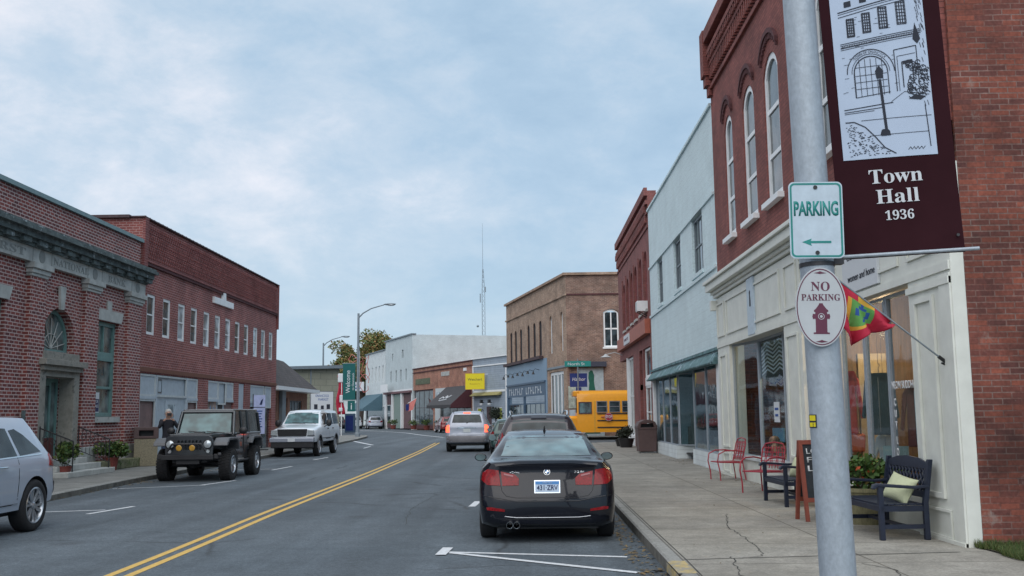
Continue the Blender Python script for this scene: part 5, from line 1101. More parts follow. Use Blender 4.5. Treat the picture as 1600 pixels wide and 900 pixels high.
def wheel(par, x, y, r, w, spokes=5, style='double', rm=None, rr=.66, dark=False, steer=0.0, knobby=False):
    sx = 1 if x > 0 else -1; rm = rm or M['rim']; R0 = r * rr
    b = MB(); prof = [(R0 * .98, -w / 2 + .015), (r * .80, -w / 2), (r * .94, -w / 2 + .01), (r * .985, -w / 2 + .03), (r, -w / 2 + .05), (r, w / 2 - .05), (r * .985, w / 2 - .03), (r * .94, w / 2 - .01), (r * .80, w / 2), (R0 * .98, w / 2 - .015)]
    b.lathe(prof + [prof[0]], (0, 0, 0), 'x', 40, caps=False)
    if knobby:
        for k in range(36):
            a = 2 * math.pi * k / 36
            for t in (-1, 0, 1): b.cbox((t * w * .34, r * .998 * math.sin(a + t * .06), r * .998 * math.cos(a + t * .06)), (w * .27, .05, .03), rx=-(a + t * .06))
    t = b.build('wheel', M['tyre'], par, 40); t.location = (x, y, r - .005); t.rotation_euler = (0, 0, steer)
    c = MB(); f = sx * (w / 2 - .012); bk = sx * (w / 2 - .10)
    c.lathe([(R0, bk), (R0, f), (R0 * .95, f + sx * .008), (R0 * .90, f - sx * .01), (R0 * .88, bk)], (0, 0, 0), 'x', 40, caps=False)
    c.lathe([(.055, bk), (.055, f - sx * .02), (.035, f - sx * .005)], (0, 0, 0), 'x', 16)
    for k in range(spokes):
        for dlt in ((-.13, .13) if style == 'double' else (0,)):
            a = 2 * math.pi * k / spokes + .3; a2 = a + dlt * (1.6 if style == 'double' else 1)
            p0 = Vector((f - sx * .03, .05 * math.sin(a), .05 * math.cos(a))); p1 = Vector((f - sx * .012, R0 * .93 * math.sin(a2), R0 * .93 * math.cos(a2)))
            dd = (p1 - p0); ww = .022 if style == 'double' else .045 * r / .34; s_ = Vector((0, dd.z, -dd.y)).normalized() * ww; q = Vector((sx * .022, 0, 0))
            c.add([p0 - s_ - q, p0 + s_ - q, p1 + s_ - q, p1 - s_ - q, p0 - s_ * .7, p0 + s_ * .7, p1 + s_ * .8, p1 - s_ * .8], [(0, 1, 2, 3), (4, 5, 6, 7), (0, 1, 5, 4), (1, 2, 6, 5), (2, 3, 7, 6), (3, 0, 4, 7)])
    c.build('rim', rm, t, 35)
    d = MB(); d.lathe([(R0 * .97, bk - sx * .01), (R0 * .97, bk)], (0, 0, 0), 'x', 32); d.build('brake_disc', M['rim_dark'] if not dark else M['plastic'], t)
    return t
def mirrorp(par, x, y, z, mat, w=.2, h=.13, facing=-1, gm=None):
    sx = 1 if x > 0 else -1
    b = MB(); b.ball((x, y, z), 1, 12, (w / 2, .07, h / 2)); 
    for i, v in enumerate(b.v):
        yy = v[1] - y; b.v[i] = (v[0], y + (yy if yy * facing < 0 else yy * .25), v[2])
    b.tube([(x - sx * w * .3, y, z - h * .3), (x - sx * (w / 2 + .08), y + .02, z - h * .55)], .02, 6)
    o = b.build('wing_mirror', mat, par, 50)
    g = MB(); g.lathe([(1, 0), (1, .003)], (0, 0, 0), 'y', 20); g.v = [(x + v[0] * w * .42, y + facing * .025 + v[1] * facing, z + v[2] * h * .40) for v in g.v]; g.build('mirror_glass', gm or M['car_glass_sky'], o)
    return o
# -------- black sedan
def black_sedan():
    t = thing('parked_car', 'black four door sedan with a blue plate, nearest car parked at the right kerb', 'car', (.235, 13.1, 0), 0)
    st = [(0, .76, .25, .86, .66, 1.00), (.05, .83, .22, .90, .71, 1.035), (.16, .878, .19, .935, .73, 1.05), (.4, .90, .18, .95, .72, 1.06), (.62, .905, .18, .955, .70, 1.075), (.95, .905, .18, .955, .655, 1.215), (1.35, .905, .18, .95, .60, 1.345), (1.75, .905, .18, .945, .575, 1.40), (2.2, .905, .18, .94, .57, 1.41), (2.6, .905, .18, .935, .58, 1.37), (3.0, .905, .18, .93, .65, 1.17), (3.35, .90, .18, .92, .72, 1.0), (3.9, .885, .18, .86, .70, .92), (4.35, .84, .2, .76, .66, .80), (4.58, .76, .24, .62, .6, .66), (4.62, .68, .3, .55, .52, .6)]
    def rear(x, z): return .10 * abs(x / .9) ** 2.2 + (.10 * ((z - .60) / .3) ** 1 if z > .60 else -.02 * math.sin(max(0, (.6 - z)) / .4 * math.pi)) - (.06 * max(0, min(1, (z - .93) / .08)))
    o, bv, L = car_body(t, M['p_black'], st, rear, lambda x, z: .25 * abs(x / .9) ** 2, [(.80, .365, .335, .905), (3.61, .365, .335, .905)], crown=.012)
    o.data.name = 'body'
    for x in (-.79, .79):
        wheel(t, x, .80, .335, .225, rr=.70); wheel(t, x, 3.61, .335, .225, rr=.70)
    D = lambda *a, **k: decal(t, *a, bv=bv, **k)
    # glass
    decal(t, 'rear_window', M['car_glass_sky'], [(-.615, 1.085), (.615, 1.085), (.595, 1.12), (.53, 1.325), (.48, 1.345), (-.48, 1.345), (-.53, 1.325), (-.595, 1.12)], 'rear', bv, .004, .01, .07)
    decal(t, 'windscreen', M['car_glass'], [(-.64, 1.0), (.64, 1.0), (.52, 1.34), (-.52, 1.34)], 'front', bv, .004, .01, .08)
    for vw in ('left', 'right'):
        decal(t, 'side_window', M['car_glass'], [(1.0, .985), (1.72, .975), (1.72, 1.33), (1.5, 1.315), (1.15, 1.16)], vw, bv, .003, .01, .08)
        decal(t, 'side_window', M['car_glass'], [(1.8, .975), (3.1, .965), (2.85, 1.13), (2.55, 1.30), (2.2, 1.345), (1.8, 1.34)], vw, bv, .003, .01, .08)
    # lamps
    for sx in (-1, 1):
        decal(t, 'tail_light', M['tail_red'], [(sx * a, z) for a, z in [(.37, .735), (.58, .73), (.60, .91), (.42, .87), (.365, .82)]], 'rear', bv, .006, .02, .05)
        decal(t, 'tail_light', M['tail_red'], [(sx * a, z) for a, z in [(.605, .73), (.78, .74), (.86, .80), (.845, .89), (.77, .94), (.63, .925)]], 'rear', bv, .008, .02, .04)
        decal(t, 'lamp_strip', M['tail_clear'], [(sx * a, z) for a, z in [(.44, .84), (.56, .865), (.56, .885), (.44, .86)]], 'rear', bv, .012, .006, .05)
        decal(t, 'reflector', M['tail_red'], [(sx * a, z) for a, z in [(.55, .405), (.78, .425), (.79, .455), (.74, .462), (.55, .435)]], 'rear', bv, .006, .01, .05)
    bb = MB(); bb.box(-.06, .06, -.018, .0, 0, .0)
    # boot shut line and bumper crease
    def line(name, pts, r, mat):
        q = []
        for a, b_ in zip(pts, pts[1:]):
            for k in range(8):
                x = a[0] + (b_[0] - a[0]) * k / 8; z = a[1] + (b_[1] - a[1]) * k / 8; q.append((x, z))
        q.append(pts[-1]); P_ = []
        for x, z in q:
            loc, nr, _, _ = bv.ray_cast(Vector((x, -5, z)), Vector((0, 1, 0)))
            if loc: P_.append(loc + Vector((0, -.001, 0)))
        return MB().tube(P_, r, 6).build(name, mat, t, 50)
    line('shut_line', [(-.60, .73), (-.585, .66), (-.53, .60), (-.4, .578), (.4, .578), (.53, .60), (.585, .66), (.60, .73)], .004, M['plastic'])
    line('bumper_trim', [(-.55, .345), (-.4, .33), (.4, .33), (.55, .345)], .0045, M['rim'])
    line('bumper_crease', [(-.83, .60), (-.62, .575), (-.4, .535), (.4, .535), (.62, .575), (.83, .60)], .006, M['p_black'])
    decal(t, 'number_plate_recess', M['p_black'], [(-.33, .60), (.33, .60), (.36, .80), (-.36, .80)], 'rear', bv, .002, .004, .08)
    decal(t, 'diffuser', M['plastic'], [(-.62, .24), (.62, .24), (.55, .315), (-.55, .315)], 'rear', bv, .003, .01, .08)
    yb = bv.ray_cast(Vector((0, -5, .7)), Vector((0, 1, 0)))[0].y
    bb = MB(); bb.box(-.17, .17, -.012, 0, -.085, .085); p = bb.build('number_plate', M['chrome'], t, bevel=.004); p.location = (0, yb - .006, .715); p.rotation_euler = (R(-9), 0, 0)
    MB().box(-.155, .155, -.015, -.0125, -.07, .07).build('plate_face', M['plate_pale'], p); MB().box(-.155, .155, -.017, -.0155, .03, .07).build('plate_band', M['plate_blue'], p)
    text('431·ZRV', .062, M['ink_blue'], p, (0, -.0165, -.042), width=.27, bold=.01); text('CONNECTICUT', .016, M['plate_pale'], p, (0, -.0175, .043), width=.13)
    # emblem
    ye = bv.ray_cast(Vector((0, -5, .90)), Vector((0, 1, 0)))[0].y
    e = MB().lathe([(.041, -.006), (.041, 0), (.034, -.008)], (0, 0, 0), 'y', 28).build('emblem', M['chrome'], t); e.location = (0, ye - .004, .90); e.rotation_euler = (R(-18), 0, 0)
    MB().lathe([(.036, -.0095), (.036, -.0085)], (0, 0, 0), 'y', 28).build('emblem_ring', M['ink'], e); 
    for k in range(4):
        a0 = k * math.pi / 2; MB().xz([(0, 0)] + [(.023 * math.cos(a0 + i * .2618), .023 * math.sin(a0 + i * .2618)) for i in range(7)], -.0115, -.0098).build('emblem_quarter', M['chrome'] if k % 2 == 0 else M['plate_blue'], e)
    def badge(s, x, z, w):
        yy = bv.ray_cast(Vector((x, -5, z)), Vector((0, 1, 0)))[0].y; text(s, .026, M['chrome'], t, (x, yy - .002, z), width=w, bold=.01)
    badge('xDrive', -.42, .885, .13); badge('328i', .42, .885, .13)
    # exhaust, aerial, mirrors, underbody
    for x in (-.49, -.40): MB().lathe([(.040, -.05), (.043, -.05), (.043, .1), (.030, .1), (.034, -.045)], (x, .03, .235), 'y', 18, caps=False).build('exhaust_pipe', M['chrome'], t, 40)
    MB().add([(-.02, 1.62, 1.40), (.02, 1.62, 1.40), (.015, 1.85, 1.40), (-.015, 1.85, 1.40), (-.004, 1.60, 1.475), (.004, 1.60, 1.475), (0, 1.72, 1.45)], [(0, 1, 5, 4), (0, 4, 6, 3), (1, 2, 6, 5), (4, 5, 6), (3, 6, 2)]).build('aerial_fin', M['plastic'], t)
    for sx in (-1, 1): mirrorp(t, sx * .985, 2.72, .99, M['p_black'], .19, .125)
    MB().box(-.66, .66, .2, 4.4, .17, .35).build('underbody', M['plastic'], t)
    return t
black_sedan()
# -------- generic upright wagon bodies
def suv(label, loc, rz, mat, L=4.75, W=1.90, H=1.76, sill=.38, belt=1.12, wr=.70, r=.37, rearlean=.22, track=None, wb=(.95, 3.72), lit=False, lamps='tall', win=(1.22, 1.62), ww=.66, rails=None, nose=1.25, name='parked_car', cat='car', group=None, detail=True, rim=None, plate=True, lampz=(.93, 1.2), glass=None):
    t = thing(name, label, cat, loc, rz, group); w = W / 2
    st = [(0, w * .88, sill + .05, belt - .05, wr * .93, H - .16), (.06, w * .94, sill, belt - .02, wr * .97, H - .08), (.2, w * .985, sill - .04, belt, wr, H - .03), (.6, w, sill - .08, belt, wr, H), (1.4, w, sill - .1, belt, wr, H + .01), (L - nose - 1.15, w, sill - .1, belt - .01, wr * .97, H - .03), (L - nose - .75, w, sill - .1, belt - .02, wr * .96, H - .10), (L - nose - .3, w, sill - .1, belt - .03, wr * 1.02, H - .38), (L - nose, w * .995, sill - .1, belt - .04, wr * 1.08, belt + .04), (L - .6, w * .97, sill - .08, belt - .12, wr * 1.05, belt - .06), (L - .15, w * .90, sill - .03, belt - .22, wr, belt - .16), (L, w * .82, sill + .04, belt - .32, wr * .9, belt - .26)]
    def rear(x, z): return .07 * abs(x / w) ** 2.5 + (rearlean * (z - belt) / (H - belt) if z > belt else 0) + (-.05 if z < sill + .32 else 0)
    o, bv, L = car_body(t, mat, st, rear, lambda x, z: .2 * abs(x / w) ** 2, [(wb[0], r + .045, r, w), (wb[1], r + .045, r, w)])
    tk = track or w - .13
    for x in (-tk, tk):
        wheel(t, x, wb[0], r, .24, style='single', rm=rim); wheel(t, x, wb[1], r, .24, style='single', rm=rim)
    G = glass or M['car_glass']
    decal(t, 'rear_window', G, [(-ww, win[0]), (ww, win[0]), (ww * .97, win[0] + .1), (ww * .88, win[1]), (-ww * .88, win[1]), (-ww * .97, win[0] + .1)], 'rear', bv, .004, .01, .08)
    decal(t, 'windscreen', M['car_glass'], [(-ww, belt + .08), (ww, belt + .08), (ww * .9, H - .12), (-ww * .9, H - .12)], 'front', bv, .004, .01, .1)
    e = L - nose
    for vw in ('left', 'right'):
        for a, b_, c, d in ((.35, 1.25, .62, 1.25), (1.33, 2.2, 1.33, 2.2), (2.28, e - .25, 2.28, e - .85)):
            decal(t, 'side_window', M['car_glass'], [(a, belt + .06), (b_, belt + .06), (d, H - .13), (c, H - .13)], vw, bv, .003, .01, .12)
    lm = M['tail_lit'] if lit else M['tail_red']
    for sx in (-1, 1):
        decal(t, 'tail_light', lm, [(sx * a, z) for a, z in [(w * .80, lampz[0]), (w * .95, lampz[0]), (w * .955, lampz[1]), (w * .80, lampz[1])]] if lamps == 'tall' else [(sx * a, z) for a, z in [(w * .6, lampz[0]), (w * .93, lampz[0] + .02), (w * .94, lampz[1]), (w * .66, lampz[1])]], 'rear', bv, .01, .02, .06)
        mirrorp(t, sx * (w + .12), e - .55, belt + .04, M['plastic'] if not detail else mat, .2, .17)
    if detail:
        decal(t, 'bumper', M['plastic'] if mat is not M['p_silver'] else P('lower bumper silver', (.22, .215, .23), .5, metal=.3), [(-w * .9, sill + .02), (w * .9, sill + .02), (w * .93, sill + .3), (-w * .93, sill + .3)], 'rear', bv, .02, .03, .12)
        decal(t, 'trim_strip', M['chrome'], [(-.42, 1.05), (.42, 1.05), (.42, 1.09), (-.42, 1.09)], 'rear', bv, .008, .01, .1)
        decal(t, 'hatch_line', M['plastic'], [(-w * .78, sill + .33), (w * .78, sill + .33), (w * .78, sill + .345), (-w * .78, sill + .345)], 'rear', bv, .006, .01, .15)
        decal(t, 'high_brake_lamp', lm if lit else M['p_plum'], [(-.16, H - .085), (.16, H - .085), (.15, H - .04), (-.15, H - .04)], 'rear', bv, .015, .02, .06)
        y0 = bv.ray_cast(Vector((.0, -5, win[0] + .04)), Vector((0, 1, 0)))[0].y; MB().tube([(0, y0 - .01, win[0] + .0), (0, y0 - .02, win[0] + .02), (.3, y0 + .02, win[0] + .06)], .014, 6).ball((0, y0 - .02, win[0] + .0), .03).build('rear_wiper', M['plastic'], t)
    if plate:
        y0 = bv.ray_cast(Vector((0, -5, belt - .22)), Vector((0, 1, 0)))[0].y; MB().box(-.16, .16, y0 - .012, y0 - .002, belt - .3, belt - .15).build('number_plate', M['offwhite'], t)
    if rails:
        b = MB()
        for sx in (-1, 1): b.tube([(sx * wr * .88, .3, H - .02), (sx * wr * .9, .45, H + .06), (sx * wr * .9, 1.4, H + .075), (sx * wr * .88, 2.3, H + .06), (sx * wr * .86, 2.45, H)], .018, 6)
        b.build('roof_rails', rails, t, 50)
    MB().box(-w * .75, w * .75, .25, L - .3, sill - .14, sill + .1).build('underbody', M['plastic'], t)
    return t, bv
suv('silver SUV driving away with its brake lights lit', (-2.74, 45.0, 0), R(0), M['p_silver'], L=4.9, W=1.98, H=1.80, sill=.42, belt=1.18, wr=.72, win=(1.30, 1.66), ww=.67, lit=True, rails=M['plastic'], lampz=(.88, 1.2), r=.38, name='moving_car')
suv('dark plum SUV with silver roof rails parked directly ahead of the black sedan', (.22, 20.4, 0), R(0), M['p_plum'], L=4.65, W=1.86, H=1.64, sill=.40, belt=1.08, wr=.66, win=(1.12, 1.53), ww=.60, rails=M['chrome'], lampz=(.95, 1.28), rearlean=.32, r=.36)
# small green hatchback further up the kerb
suv('dark green small car parked at the right kerb, mostly hidden by the plum SUV', (-.70, 41.2, 0), R(0), M['p_green'], L=4.3, W=1.76, H=1.45, sill=.33, belt=.95, wr=.60, win=(1.0, 1.35), ww=.55, lampz=(.75, .95), r=.32, wb=(.8, 3.35), nose=1.15, detail=False)
# far parked cars
suv('silver hatchback parked on the left by the white building, nearest of the far parked cars', (-19.2, 126.5, 0), R(14), M['p_silver'], L=4.4, H=1.60, sill=.36, belt=1.05, wb=(.85, 3.45), r=.34, lampz=(.85, 1.05), lamps='wide', win=(1.12, 1.48), detail=False, group='cars parked along the far bend')
suv('white SUV parked just beyond the silver hatchback on the far bend', (-22.6, 131.5, 0), R(14), M['p_white'], L=4.6, H=1.62, sill=.36, belt=1.05, wb=(.85, 3.6), r=.34, lampz=(.85, 1.1), win=(1.12, 1.5), detail=False, group='cars parked along the far bend')
suv('dark SUV parked between the white SUV and the lamp post on the far bend', (-25.2, 133.5, 0), R(14), M['p_plum'], L=4.6, H=1.62, sill=.36, belt=1.05, wb=(.85, 3.6), r=.34, lampz=(.85, 1.1), win=(1.12, 1.5), detail=False, group='cars parked along the far bend')
suv('white pickup sized car at the far left of the bend, beside the lamp post', (-28.5, 137, 0), R(190), M['p_white'], L=4.9, H=1.75, sill=.45, belt=1.15, wb=(.95, 3.8), win=(1.2, 1.6), detail=False, group='cars parked along the far bend')
suv('dark red car parked by the orange brick building, glimpsed left of the silver SUV', (-7.25, 94.0, 0), R(14), M['p_red'], L=4.4, H=1.5, sill=.33, belt=.98, wb=(.85, 3.45), r=.33, lampz=(.8, 1.0), win=(1.05, 1.4), detail=False)
# -------- light blue silver crossover at the left edge
def crossover():
    t, bv = suv('pale silver crossover with spoked alloy wheels cut off by the left edge', (-8.38, 15.93, 0), R(180), M['p_edge'], L=4.70, W=1.92, H=1.70, sill=.40, belt=1.08, wr=.66, r=.385, win=(1.15, 1.52), ww=.62, lamps='wide', lampz=(.92, 1.16), wb=(.76, 3.58), nose=1.3, rim=M['rim'], rearlean=.62, track=.86)
    for o in list(t.children):
        if o.name.startswith('wheel'):
            for c in list(o.children): bpy.data.objects.remove(c)
            bpy.data.objects.remove(o)
        elif o.name.startswith('side_window'): bpy.data.objects.remove(o)
    for x in (-.845, .845):
        for y in (.76, 3.58): wheel(t, x, y, .385, .25, spokes=6, style='double', rr=.70)
    for vw in ('left', 'right'):
        decal(t, 'side_window', M['car_glass'], [(.50, 1.17), (1.15, 1.13), (1.22, 1.50), (1.05, 1.52), (.85, 1.43)], vw, bv, .004, .01, .08)
        decal(t, 'side_window', M['car_glass'], [(1.24, 1.13), (2.1, 1.11), (2.1, 1.56), (1.30, 1.53)], vw, bv, .004, .01, .1)
        decal(t, 'side_window', M['car_glass'], [(2.18, 1.11), (3.2, 1.08), (2.5, 1.54), (2.18, 1.56)], vw, bv, .004, .01, .1)
        decal(t, 'window_trim', M['chrome'], [(.5, 1.125), (3.2, 1.06), (3.2, 1.075), (.5, 1.145)], vw, bv, .007, .012, .12)
        decal(t, 'sill_cladding', M['plastic'], [(1.24, .30), (3.10, .30), (3.08, .45), (1.26, .45)], vw, bv, .012, .02, .15)
        sx = 1 if vw == 'right' else -1
        b = MB()
        for k in range(19):
            a = R(8) + R(164) * k / 18; b.cbox((sx * .945, .96 - .425 * math.cos(a), .385 + .425 * math.sin(a)), (.03, .08, .045), rx=0)
        h = MB()
        for yy in (1.62,):
            xx = bv.ray_cast(Vector((sx * 5, yy, .98)), Vector((-sx, 0, 0)))[0].x; h.tube([(xx, yy, .985), (xx + sx * .035, yy + .03, .985), (xx + sx * .035, yy + .2, .985), (xx, yy + .23, .985)], .014, 6)
        h.builds('door_handle', M['chrome'], t, 50)
        decal(t, 'door_line', M['plastic'], [(1.285, .5), (1.297, .5), (1.25, 1.12), (1.238, 1.12)], vw, bv, .002, .006, .1)
        decal(t, 'tail_light', M['tail_red'], [(.13, .93), (.34, .95), (.26, 1.13), (.16, 1.14)], vw, bv, .008, .015, .05)
    return t
crossover()
# -------- charcoal off-roader (front towards the camera)
def offroader():
    t = thing('parked_car', 'charcoal off road truck with knobbly tyres and amber fog lamps parked at the left kerb', 'car', (-8.88, 30.35, 0), R(180)); t.rotation_euler.z = R(180.5)
    PM = M['p_jeep']; L = 4.3; B = MB()
    # tub and doors
    b = MB(); b.xz  # noqa
    sec = lambda w, z: w - .035 * max(0, z - 1.0)
    def prism(prof, w0, w1, zt):  # profile in yz extruded to half width varying with height
        b = MB(); b.plate(prof, [], lambda y, z, d: (d * (w0 + (w1 - w0) * max(0, min(1, (z - 1.15) / (zt - 1.15)))), y, z), -1, 1); return b
    tub = prism([(.18, .62), (.5, .58), (.52, .95), (.62, 1.04), (1.32, 1.04), (1.42, .9), (1.46, .52), (2.75, .52), (2.8, .8), (2.85, 1.20), (.05, 1.20), (.04, .72)], .80, .79, 1.2).build('body', PM, t, bevel=.02)
    hood = MB(); hood.xy([(-.66, 2.85), (.66, 2.85), (.56, 4.05), (-.56, 4.05)], 1.14, 1.235); hood.xy([(-.60, 2.85), (.60, 2.85), (.545, 4.1), (-.545, 4.1)], .8, 1.138); hood.box(-.3, .3, 3.0, 3.9, 1.236, 1.262); hood.build('bonnet', PM, t, bevel=.03)
    MB().box(-.08, .12, 3.05, 3.4, 1.262, 1.285).box(-.42, -.3, 3.3, 3.5, 1.237, 1.26).build('bonnet_vent', M['plastic'], t)
    # grille with seven slots
    g = MB(); holes = [arch(-.335 + k * .098 - .03, -.335 + k * .098 + .03, .80, 1.08, .03, 4) for k in range(7)] if False else [arch(-.325 + k * .095, -.325 + k * .095 + .058, .82, 1.07, .029, 5) for k in range(7)]
    g.xz([(-.62, .70), (.62, .70), (.63, 1.0), (.60, 1.15), (.5, 1.20), (-.5, 1.20), (-.60, 1.15), (-.63, 1.0)], 4.10, 4.16, holes); gr = g.build('grille', PM, t, bevel=.008)
    MB().box(-.45, .45, 4.07, 4.09, .78, 1.12).build('grille_back', M['plastic'], t)
    for sx in (-1, 1):
        h = MB().lathe([(.105, 4.13), (.12, 4.19), (.105, 4.20), (.1, 4.17)], (sx * .49, 0, .975), 'y', 24).build('headlight', M['plastic'], t, 40); MB().lathe([(.10, 4.172), (.098, 4.19), (.05, 4.21)], (sx * .49, 0, .975), 'y', 24).build('lens', M['lamp_clear'], h, 50)
        MB().lathe([(.045, 4.16), (.045, 4.18)], (sx * .50, 0, .79), 'y', 14).build('indicator_lamp', M['lamp_clear'], t)
        # flat fenders front and rear
        for yc, a0, a1 in ((3.42, -1, 1), (.95, -1, 1)):
            f = MB(); prof = [(yc - .60, .82), (yc - .50, 1.06), (yc - .34, 1.13), (yc + .42, 1.13), (yc + .62, 1.02), (yc + .66, .93), (yc + .58, .92), (yc + .40, 1.06), (yc - .30, 1.06), (yc - .42, 1.0), (yc - .52, .80)]
            f.yz(prof, sx * .60 if yc > 2 else sx * .80, sx * .975); f.build('fender', M['plastic_grey'], t, bevel=.02)
        wheel(t, sx * .82, 3.42, .42, .30, spokes=5, style='single', rr=.56, knobby=True); wheel(t, sx * .82, .62 - .04 + .42, .42, .30, spokes=5, style='single', rr=.56, knobby=True)
        MB().tube([(sx * .84, 1.45, .48), (sx * .84, 2.85, .48)], .035, 8).build('side_step', M['plastic'], t)
        # doors and their lines
        d = MB()
        for y0, y1 in ((2.0, 2.74), (1.36, 1.92)): d.box(sx * .802, sx * .815, y0, y1, .62 if y0 > 1.9 else .74, 1.19)
        dd = d.build('door', PM, t, bevel=.01); MB().box(sx * .815, sx * .84, 2.05, 2.17, 1.06, 1.10).box(sx * .815, sx * .84, 1.40, 1.52, 1.06, 1.10).box(sx * .815, sx * .83, 2.68, 2.76, 1.0, 1.06).builds('handle', M['plastic'], dd)
        mirrorp(t, sx * 1.0, 2.66, 1.30, M['plastic'], .24, .2)
        MB().tube([(sx * .8, 2.7, 1.2), (sx * .95, 2.66, 1.26)], .02).build('mirror_arm', M['plastic'], t)
    MB().box(-.817 - .004, -.8165, 2.15, 2.6, .86, .98).build('door_sticker', M['red_sign'], t)
    # cabin: windscreen frame, soft top
    WZ = 1.84
    cab = prism([(.03, 1.20), (2.82, 1.20), (2.56, WZ - .03), (2.40, WZ + .03), (.30, WZ + .02), (.12, WZ - .05)], .775, .70, WZ).build('cabin', M['car_glass'], t)
    fr = MB()
    def P3(y, z, s, o=.012): return (s * (.775 + (.70 - .775) * (z - 1.15) / (WZ - 1.15) + o), y, z)
    for s in (-1, 1):
        for pts in ([(2.84, 1.2), (2.58, WZ - .02)], [(1.96, 1.2), (1.96, WZ)], [(1.30, 1.2), (1.28, WZ)], [(.06, 1.2), (.15, WZ - .04)], [(2.84, 1.21), (.04, 1.21)]): fr.tube([P3(y, z, s) for y, z in pts], .035 if pts[0][0] < 2.8 or pts[1][0] < 1 else .045, 8)
    fr.tube([(-.74, 2.845, 1.215), (.74, 2.845, 1.215)], .04); fr.tube([(-.70, 2.585, WZ - .03), (.70, 2.585, WZ - .03)], .045); fr.tube([(-.7, .14, WZ - .03), (.7, .14, WZ - .03)], .04)
    fr.build('window_frame', PM, t, 50)
    MB().xy([(-.70, .1), (.70, .1), (.70, 2.58), (-.70, 2.58)], WZ - .02, WZ + .05).build('roof', PM, t, bevel=.03)
    # windscreen glass, slightly proud
    b = MB(); b.add([(-.70, 2.855, 1.25), (.70, 2.855, 1.25), (.655, 2.62, WZ - .07), (-.655, 2.62, WZ - .07), (-.70, 2.845, 1.25), (.70, 2.845, 1.25), (.655, 2.61, WZ - .07), (-.655, 2.61, WZ - .07)], [(0, 1, 2, 3), (4, 5, 6, 7), (0, 1, 5, 4), (1, 2, 6, 5), (2, 3, 7, 6), (3, 0, 4, 7)]); b.build('windscreen', M['car_glass_mid'], t)
    MB().tube([(-.1, 2.90, 1.24), (.45, 2.88, 1.30)], .012, 6).tube([(-.55, 2.90, 1.24), (-.05, 2.88, 1.29)], .012, 6).builds('windscreen_wiper', M['plastic'], t)
    # bull bar bumper, fog lamps, chassis
    b = MB(); b.box(-.68, .68, 4.16, 4.30, .58, .70); b.box(-.80, -.68, 4.10, 4.24, .60, .72); b.box(.68, .80, 4.10, 4.24, .60, .72); b.tube([(-.5, 4.34, .8), (-.38, 4.36, .98), (.38, 4.36, .98), (.5, 4.34, .8)], .03, 8); b.tube([(-.85, 4.2, .70), (-.78, 4.24, .70)], .06); b.box(-.3, .3, 4.1, 4.22, .46, .60); b.build('front_bumper', M['plastic'], t, bevel=.015)
    for x in (-.17, .17): f = MB().lathe([(.05, 4.36), (.085, 4.42), (.08, 4.44)], (x, 0, .885), 'y', 18).build('fog_lamp', M['plastic'], t, 40); MB().lathe([(.076, 4.441), (.06, 4.448)], (x, 0, .885), 'y', 18).build('lens', M['amber'], f)
    b = MB(); b.box(-.45, .45, .3, 4.1, .5, .66); b.tube([(-.8, 3.42, .40), (.8, 3.42, .40)], .05); b.tube([(-.8, 1.0, .40), (.8, 1.0, .40)], .05); b.ball((.15, 3.42, .40), .13); b.ball((0, 1.0, .40), .15); b.tube([(-.6, 3.6, .46), (.6, 3.6, .46)], .02); b.box(-.75, .75, .0, .2, .55, .75); b.build('chassis', M['plastic'], t)
    sp = wheel(t, 0, -.16, .41, .26, spokes=5, style='single', rr=.56); sp.rotation_euler = (0, 0, R(90)); sp.location = (0, -.12, 1.08)
    return t
offroader()
